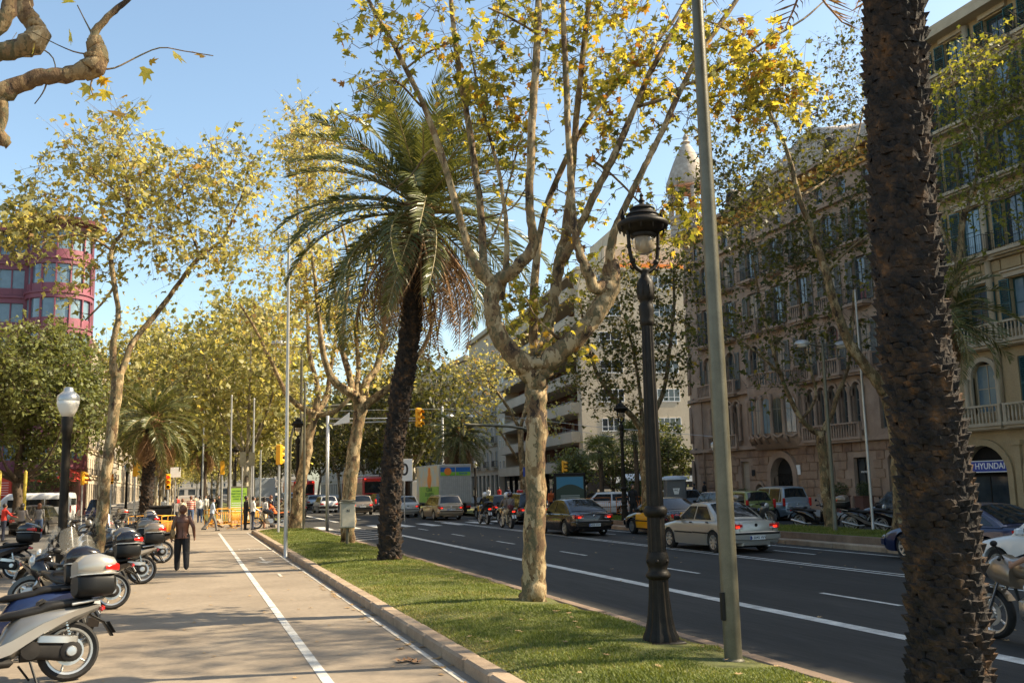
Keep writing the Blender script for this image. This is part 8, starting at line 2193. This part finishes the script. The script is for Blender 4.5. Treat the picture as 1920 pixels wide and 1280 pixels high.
for y in ac[:5]:
 q=MB();q.box(-.14,.02,y-2.15,y-1.95,.1,3.4);q.box(-.14,.02,y-2.3,y-2.152,.1,3.4);q.box(-.2,.02,y-2.4,y-1.85,3.402,3.62);link('pilaster',q.mesh('pilaster',M['creamst']),C)
for y in ac[:6]:
 window(C,y,2.75,.15,2.0,.3,frame='iron',nx=2,nz=1,name='shop_window',glass='wglass')
 q=MB();q.box(.02,.12,y-1.42,y+1.42,2.15,2.72);s_=link('shop_sign',q.mesh('shop_sign',M['blue']),C)
 q=MB();q.box(.012,.018,y-1.42,y+1.42,2.68,2.72);q.box(.012,.018,y-1.42,y+1.42,2.15,2.19);link('sign_edge',q.mesh('sign_edge',M['white']),s_)
 lettering('HYUNDAI',.42,M['white'],s_,(.014,y-.28,2.44),(pi/2,0,-pi/2),'sign_lettering',.004,True,1.0)
 q=MB();
 for i in range(20):
  a,b=2*pi*i/20,2*pi*(i+1)/20
  q.face([(.008,y+1.08+.24*math.cos(a),2.44+.15*math.sin(a)),(.008,y+1.08+.24*math.cos(b),2.44+.15*math.sin(b)),(.008,y+1.08+.20*math.cos(b),2.44+.12*math.sin(b)),(.008,y+1.08+.20*math.cos(a),2.44+.12*math.sin(a))])
 q.tube([(.008,y+1.20,2.34),(.008,y+1.14,2.54)],.018,4);q.tube([(.008,y+1.02,2.34),(.008,y+.96,2.54)],.018,4);q.tube([(.006,y+1.17,2.46),(.006,y+.99,2.42)],.014,4)
 link('emblem',q.mesh('emblem',M['white']),s_)
for k,(z0,z1)in enumerate(lvls):
 for i,(y,big)in enumerate(wc):
  if y<24 and k:
   window(C,y,1.2,z0+.03,z1-.03,.25,frame='teal',nx=2,nz=1);continue
  if y<24:continue
  if not(big and k==0):
   window(C,y,1.2,z0+.03,z1-.03,.25,frame='teal',nx=2,nz=2,glass='wglass' if(i+k)%3 else 'wglassb')
   if k==0:
    for s in(-1,1):shutter(C,y+s*.3,z0+.02,z1-.02,.58,.06,'teal')
   else:
    for s in(-1,1):shutter(C,y+s*.92,z0,z1,.58,-.06,'teal',s*.15*(i%2))
  else:
   window(C,y,1.45,z0+.03,z1-.15,.25,frame='creamtr',nx=2,nz=2,glass='wglassb')
   archband(C,y,1.5,z1,.22,.14,z0,'creamtr')
   for s in(-1,1):
    q=MB();q.lathe([(.16,0),(.16,.1),(.12,.15),(.11,1.5),(.17,1.65),(.17,1.75)],12);link('column',q.mesh('column',M['creamtr'],True,50),C,(-.22,y+s*1.0,z0))
  if k in(0,1):balustrade(C,y-1.25,y+1.25,z0-.5,.88,-.5,'creamtr')
  else:iron_balcony(C,y-1.2,y+1.2,z0-.25,slab='creamtr')
  if k:
   q=MB();q.box(-.16,.02,y-.85,y+.85,z1+.06,z1+.3);q.box(-.26,.02,y-.95,y+.95,z1+.302,z1+.38);link('lintel',q.mesh('lintel',M['creamtr']),C)
for y in(41.9,36.2,28.1,20):
 q=MB();q.tube([(-.12,y,4.4),(-.12,y,24.6)],.17,8);link('corner_pilaster',q.mesh('corner_pilaster',M['creamtr'],True),C)
 #  cream flats with maroon recessed balconies
ang=-RD(7)
D=thing('block_of_flats','cream block of flats with long balconies in front of maroon recesses','building',(38.0,91.0,0),ang)
Lf=47.0;H_=27.2
mb=MB()
mb.box(2.2,16,.0,Lf,3.4,24.2);mb.box(0,2.19,0,1.6,3.4,24.2);mb.box(0,2.19,Lf-6,Lf,3.4,24.2)
mb.box(16.01,30,0.02,Lf,3.4,24.2)
link('wall',mb.mesh('wall',M['flat']),D)
mb=MB();mb.box(3.5,29,1.6,Lf-1,24.2,H_);mb.box(5,14,3,12,H_,H_+2.4);link('penthouse',mb.mesh('penthouse',M['flat']),D)
mb=MB();mb.box(-.1,30.2,-.1,Lf,24.2,24.5);link('roof_edge',mb.mesh('roof_edge',M['flat']),D)
mb=MB();mb.box(2.12,2.19,1.6,Lf-6,3.4,24.2);link('recess_wall',mb.mesh('recess_wall',M['flatd']),D)
mb=MB();mb.box(.8,29.5,.6,Lf-.5,0,3.4);link('ground_floor',mb.mesh('ground_floor',M['blackm']),D)
fl=3.0
for k in range(7):
 z=3.4+k*fl
 q=MB();q.box(-.9,2.11,1.0,Lf-6,z-.15,z+.08);q.box(-.9,-.75,1.0,Lf-6,z+.08,z+.95);q.box(-.75,-.002,1.0,1.15,z+.08,z+.95);q.box(-.75,-.002,Lf-6.15,Lf-6,z+.08,z+.95)
 b_=link('balcony',q.mesh('balcony',M['flat']),D)
 q=MB();q.tube([(-.82,1.0,z+1.05),(-.82,Lf-6,z+1.05)],.025,5);link('railing',q.mesh('railing',M['polel']),b_)
 for y in(Lf-4.6,Lf-1.9):q=MB();window(D,y,1.4,z+.95,z+2.2,.02,nx=2,nz=1)
 for i in range(9):
  y=3.2+i*4.1
  window(D,y,1.2 if i%2 else.8,z+.25 if i%2 else z+.9,z+2.3,2.12,nx=2,nz=2 if i%2 else 1)
 for i,xx in enumerate((2.1,8.2,13.6,20.5)):
  w=2.5 if i!=2 else 1.4
  q=MB();zz=z+.95;hh=1.2
  q.box(xx,xx+w,-.05,.0,zz-.09,zz);q.box(xx,xx+w,-.045,.0,zz+hh,zz+hh+.06)
  for j in range(5 if w>2 else 3):
   xj=xx+(w-.06)*j/(4 if w>2 else 2);q.box(xj,xj+.07,-.04,.0,zz,zz+hh)
  q.box(xx+.07,xx+w-.07,-.035,-.001,zz+.38,zz+.43)
  f_=link('window',q.mesh('window',M['white']),D)
  q=MB();q.box(xx+.02,xx+w-.02,-.012,-.004,zz,zz+hh);link('pane',q.mesh('pane',M['wglass']),f_)
for i in range(12):
 y=2.2+i*3.7;q=MB();q.box(.74,.79,y-1.3,y+1.3,.1,2.6);link('shop_window',q.mesh('shop_window',M['wglass']),D)
 q=MB();q.box(.5,.9,y-1.75,y-1.45,0,3.3);link('pillar',q.mesh('pillar',M['blackm']),D)
mb=MB();mb.box(3,12,.50,.58,2.0,2.6);link('shop_fascia',mb.mesh('shop_fascia',M['white']),D)
mb=MB();mb.box(1.5,14,.4,.62,0,1.4);link('shop_counter',mb.mesh('shop_counter',M['oldst2']),D)
mb=MB();mb.box(4,12,.6,6,24.6,25.1);mb.add([(4,1.4,24.6),(12,1.4,24.6),(12,1.4,25.2),(4,1.4,25.2)],[(0,1,2,3)]);link('orange_awning',mb.mesh('orange_awning',M['orange']),D)
#  generic older blocks along both sides
def old_block(label,loc,rz,L,H,depth_,m,face=-1,nwin=None,fl=3.7,group='apartment houses along the avenue',bay_=False,shut='shutter',g=4.4,frame='creamtr',shop='dark',glass='wglass',ww=1.15,balc=True,maxlev=9):
 """facade along local +y facing -x"""
 root=thing('apartment_house',label,'building',loc,rz,group)
 n=nwin or int(L/3.1);ys=[L*(i+.5)/n for i in range(n)]
 lev=min(maxlev,int((H-g)/fl));holes=[(y,L/n*.66,.15,g-.8,False)for y in ys]
 for k in range(lev):
  for y in ys:holes.append((y,ww,g+k*fl+.45,g+k*fl+2.75,False))
 mb=MB();wall_with_holes(mb,0,L,0,H,holes,0.0,.3);mb.box(.8,depth_,.01,L-.01,0,H-.02)
 mb.face([(0,0,0),(.8,0,0),(.8,0,H),(0,0,H)]);mb.face([(0,L,0),(0,L,H),(.8,L,H),(.8,L,0)])
 link('wall',mb.mesh('wall',M[m]),root)
 for y in ys:q=MB();q.box(.25,.3,y-L/n*.33,y+L/n*.33,.15,g-.8);link('shopfront',q.mesh('shopfront',M[shop]if shop!='dark' else M['wglass']),root)
 for k in range(lev):
  z=g+k*fl
  q=MB();q.box(-.18,.02,0,L,z-.12,z+.08);link('string_course',q.mesh('string_course',M[frame]),root)
  for i,y in enumerate(ys):
   window(root,y,ww,z+.45,z+2.75,.2,frame='white',nx=2,nz=1,glass=glass)
   if shut:
    for s in(-1,1):shutter(root,y+s*(ww/2+.26),z+.45,z+2.7,.45,-.05,shut)
   if balc and i%2==0:iron_balcony(root,y-1.0,y+1.0,z+.4,.9,-.55,slab=frame)
 q=MB();q.box(-.55,.3,-.05,L+.05,H-.02,H+.35);q.box(-.3,.3,0,L,H+.352,H+.9);link('cornice',q.mesh('cornice',M[frame]),root)
 return root
q=math.sin(ang),math.cos(ang)
o1=(38.0+math.sin(RD(7))*Lf,91.0+math.cos(RD(7))*Lf)
old_block('tall cream house with small arched loggia windows beyond the flats',(44.2,139.0,0),-RD(5),22,26,14,'oldst2',shut=None,ww=1.0)
old_block('greyer stone house behind the lamp and the drooping palm on the right',(46.0,162,0),0,26,24,14,'oldst')
old_block('far shaded house among the dark trees on the right',(46.0,189,0),0,30,25,14,'oldst2')
old_block('farthest pale house at the right of the vanishing avenue',(46.0,220,0),0,40,24,14,'oldst',shut=None)
old_block('distant pale block closing the end of the avenue behind the trees',(70,640,0),pi/2,130,24,20,'oldst',shut=None,balc=False,nwin=20)
old_block('ornate cream corner house with columned bay windows behind the left trunk',(-13.4,121.5,0),pi,12.5,21,12,'oldst2',frame='creamtr',shut=None,ww=1.3)
E2=thing('bay_window_tower','cream bay window stack with paired columns on the ornate corner house','building',(-12.9,110.0,0))
for k in range(4):
 z=5.2+k*3.9
 q=MB();q.prism([(-.6,-1.9),(.6,-1.9),(1.3,-1.0),(1.3,1.0),(.6,1.9),(-.6,1.9)],z-.9,z-.001);q.prism([(-.6,-1.7),(.5,-1.7),(1.1,-.9),(1.1,.9),(.5,1.7),(-.6,1.7)],z,z+2.5);q.prism([(-.6,-2.0),(.65,-2.0),(1.45,-1.1),(1.45,1.1),(.65,2.0),(-.6,2.0)],z+2.501,z+3.0)
 link('storey',q.mesh('storey',M['creamtr']),E2)
 for y in(-.55,.55):q=MB();q.box(1.08,1.13,y-.38,y+.38,z+.2,z+2.3);link('window',q.mesh('window',M['wglass']),E2)
 q=MB();q.cbox((.80,-1.30,z+1.25),(.06,.7,2.1),rz=-.64);link('window',q.mesh('window',M['wglass']),E2)
 for y in(-1.0,0,1.0):q=MB();q.lathe([(.12,0),(.09,.1),(.085,2.2),(.13,2.4),(.13,2.5)],10,(1.22,y,z));link('column',q.mesh('column',M['creamtr'],True,50),E2)
q=MB();q.prism([(-.6,-1.9),(.6,-1.9),(1.2,-.9),(1.2,.9),(.6,1.9),(-.6,1.9)],20.2,20.8);q.lathe([(1.5,20.8),(1.3,21.6),(.7,22.4),(.05,22.9)],12,(.2,0,0));link('roof',q.mesh('roof',M['creamtr']),E2)
old_block('cream house with white framed windows, second beyond the red shop',(-13.6,143,0),pi,21,22,12,'oldst',shut='shutter')
old_block('pale house behind the left palm fronds, third beyond the red shop',(-13.6,170,0),pi,26,23,12,'oldst2',shut=None)
old_block('far left house closing the row under the yellow trees',(-13.6,205,0),pi,34,22,12,'oldst',shut=None)
old_block('farthest left house, a long pale front almost edge on',(-13.6,300,0),pi,94,22,12,'oldst2',shut=None,balc=False,nwin=24)
old_block('farthest right house, a long shaded front almost edge on',(46.0,261,0),0,100,23,12,'oldst2',shut=None,balc=False,nwin=24)
old_block('plain house on the left out of the near street, beside the cross street',(-13.4,71,0),pi,40,22,12,'oldst2',shut='shutter',glass='wglass',balc=False)
#  red building with rounded corner tower
F=thing('red_building','red panelled office building with rounded corner tower and dark overhanging roof','building',(-12.2,99.0,0))
zr0,nfl,fh=4.5,7,3.25
q=MB();q.box(-26,-2.2,1.2,14,0,27.3);q.box(-2.2,1.8,2.0,14,0,27.3);link('wall',q.mesh('wall',M['rediv']),F)
for k in range(nfl):
 z=zr0+k*fh
 q=MB();q.box(-26,-2.9,.85,1.19,z-.55,z+.12);q.box(-26,-2.9,.70,.85,z-.06,z+.12);link('spandrel',q.mesh('spandrel',M['redb']),F)
 for i in range(9):
  x=-4.3-i*2.5
  q=MB();q.box(x-1.2,x-1.08,.9,1.18,z+.122,z+2.8);q.box(x+1.08,x+1.2,.9,1.18,z+.122,z+2.8);q.box(x-.06,x+.06,.94,1.18,z+.122,z+2.8);q.box(x-1.08,x-.06,.98,1.18,z+.122,z+.9);q.box(x+.06,x+1.08,.98,1.18,z+.122,z+.9)
  q.box(x-.95,x-.2,.955,.98,z+.28,z+.76);q.box(x+.2,x+.95,.955,.98,z+.28,z+.76)
  f_=link('window',q.mesh('window',M['redb']),F)
  q=MB();q.box(x-1.08,x-.06,1.05,1.1,z+.9,z+2.8);q.box(x+.06,x+1.08,1.05,1.1,z+.9,z+2.8);link('pane',q.mesh('pane',M['wglassb']),f_)
 R1=2.9
 q=MB();q.lathe([(R1-.1,z-.55),(R1+.05,z-.5),(R1+.05,z-.1),(R1+.18,z-.05),(R1+.18,z+.1),(R1,z+.12),(R1-.2,z+.12)],40);link('tower_band',q.mesh('tower_band',M['redb'],True,40),F)
 q=MB();q.lathe([(R1-.06,z+.12),(R1-.06,z+.9)],40);link('tower_apron',q.mesh('tower_apron',M['redb'],True,40),F)
 q=MB();q.lathe([(R1-.16,z+.9),(R1-.16,z+2.8)],40);link('tower_glass',q.mesh('tower_glass',M['wglassb'],True,40),F)
 q=MB();q.box(-.06,.06,-R1-.03,-R1+.2,z+.12,z+2.8);me=q.mesh('mullion',M['redb'])
 for i in range(14):link('mullion',me,F,None,(0,0,2*pi*i/14))
q=MB();q.lathe([(2.0,0),(2.0,27.4)],24);link('tower_core',q.mesh('tower_core',M['rediv']),F)
z=zr0+nfl*fh
q=MB();q.lathe([(3.0,z-.55),(3.05,z-.1),(3.9,z+.15),(4.0,z+.5),(3.4,z+.7),(.5,z+1.3)],40);q.box(-26,-3.0,.1,14,z-.2,z+.5)
link('roof',q.mesh('roof',M['rediv'],True,40),F)
q=MB();q.box(-12.5,-1.0,-.5,1.19,.2,3.9);link('shop_front',q.mesh('shop_front',M['awn']),F)
q=MB();q.box(-12.3,-3.2,-.56,-.51,2.1,3.7);s_=link('shop_sign',q.mesh('shop_sign',mat('sign_red',(.55,.05,.02),rough=.5)),F)
lettering('habitat',1.05,M['white'],s_,(-8.3,-.575,2.85),(pi/2,0,0),'sign_lettering')
for i in range(6):q=MB();q.box(-4.9,-3.4,-.572,-.565,2.2+i*.22,2.24+i*.22);link('sign_line',q.mesh('sign_line',M['white']),s_)
q=MB();q.box(-1.6,1.6,-3.1,-2.95,3.6,4.35);s2_=link('shop_sign',q.mesh('shop_sign',M['awn']),F)
lettering('habitat',.72,M['white'],s2_,(0,-3.12,3.98),(pi/2,0,0),'sign_lettering')
q=MB();q.add([(-2.4,-3.4,3.3),(2.4,-3.4,3.3),(1.6,-2.4,4.7),(-1.6,-2.4,4.7)],[(0,1,2,3)]);q.add([(2.4,-3.4,3.3),(3.6,-.6,3.3),(2.6,-.4,4.7),(1.6,-2.4,4.7)],[(0,1,2,3)]);link('awning',q.mesh('awning',M['awn']),F)
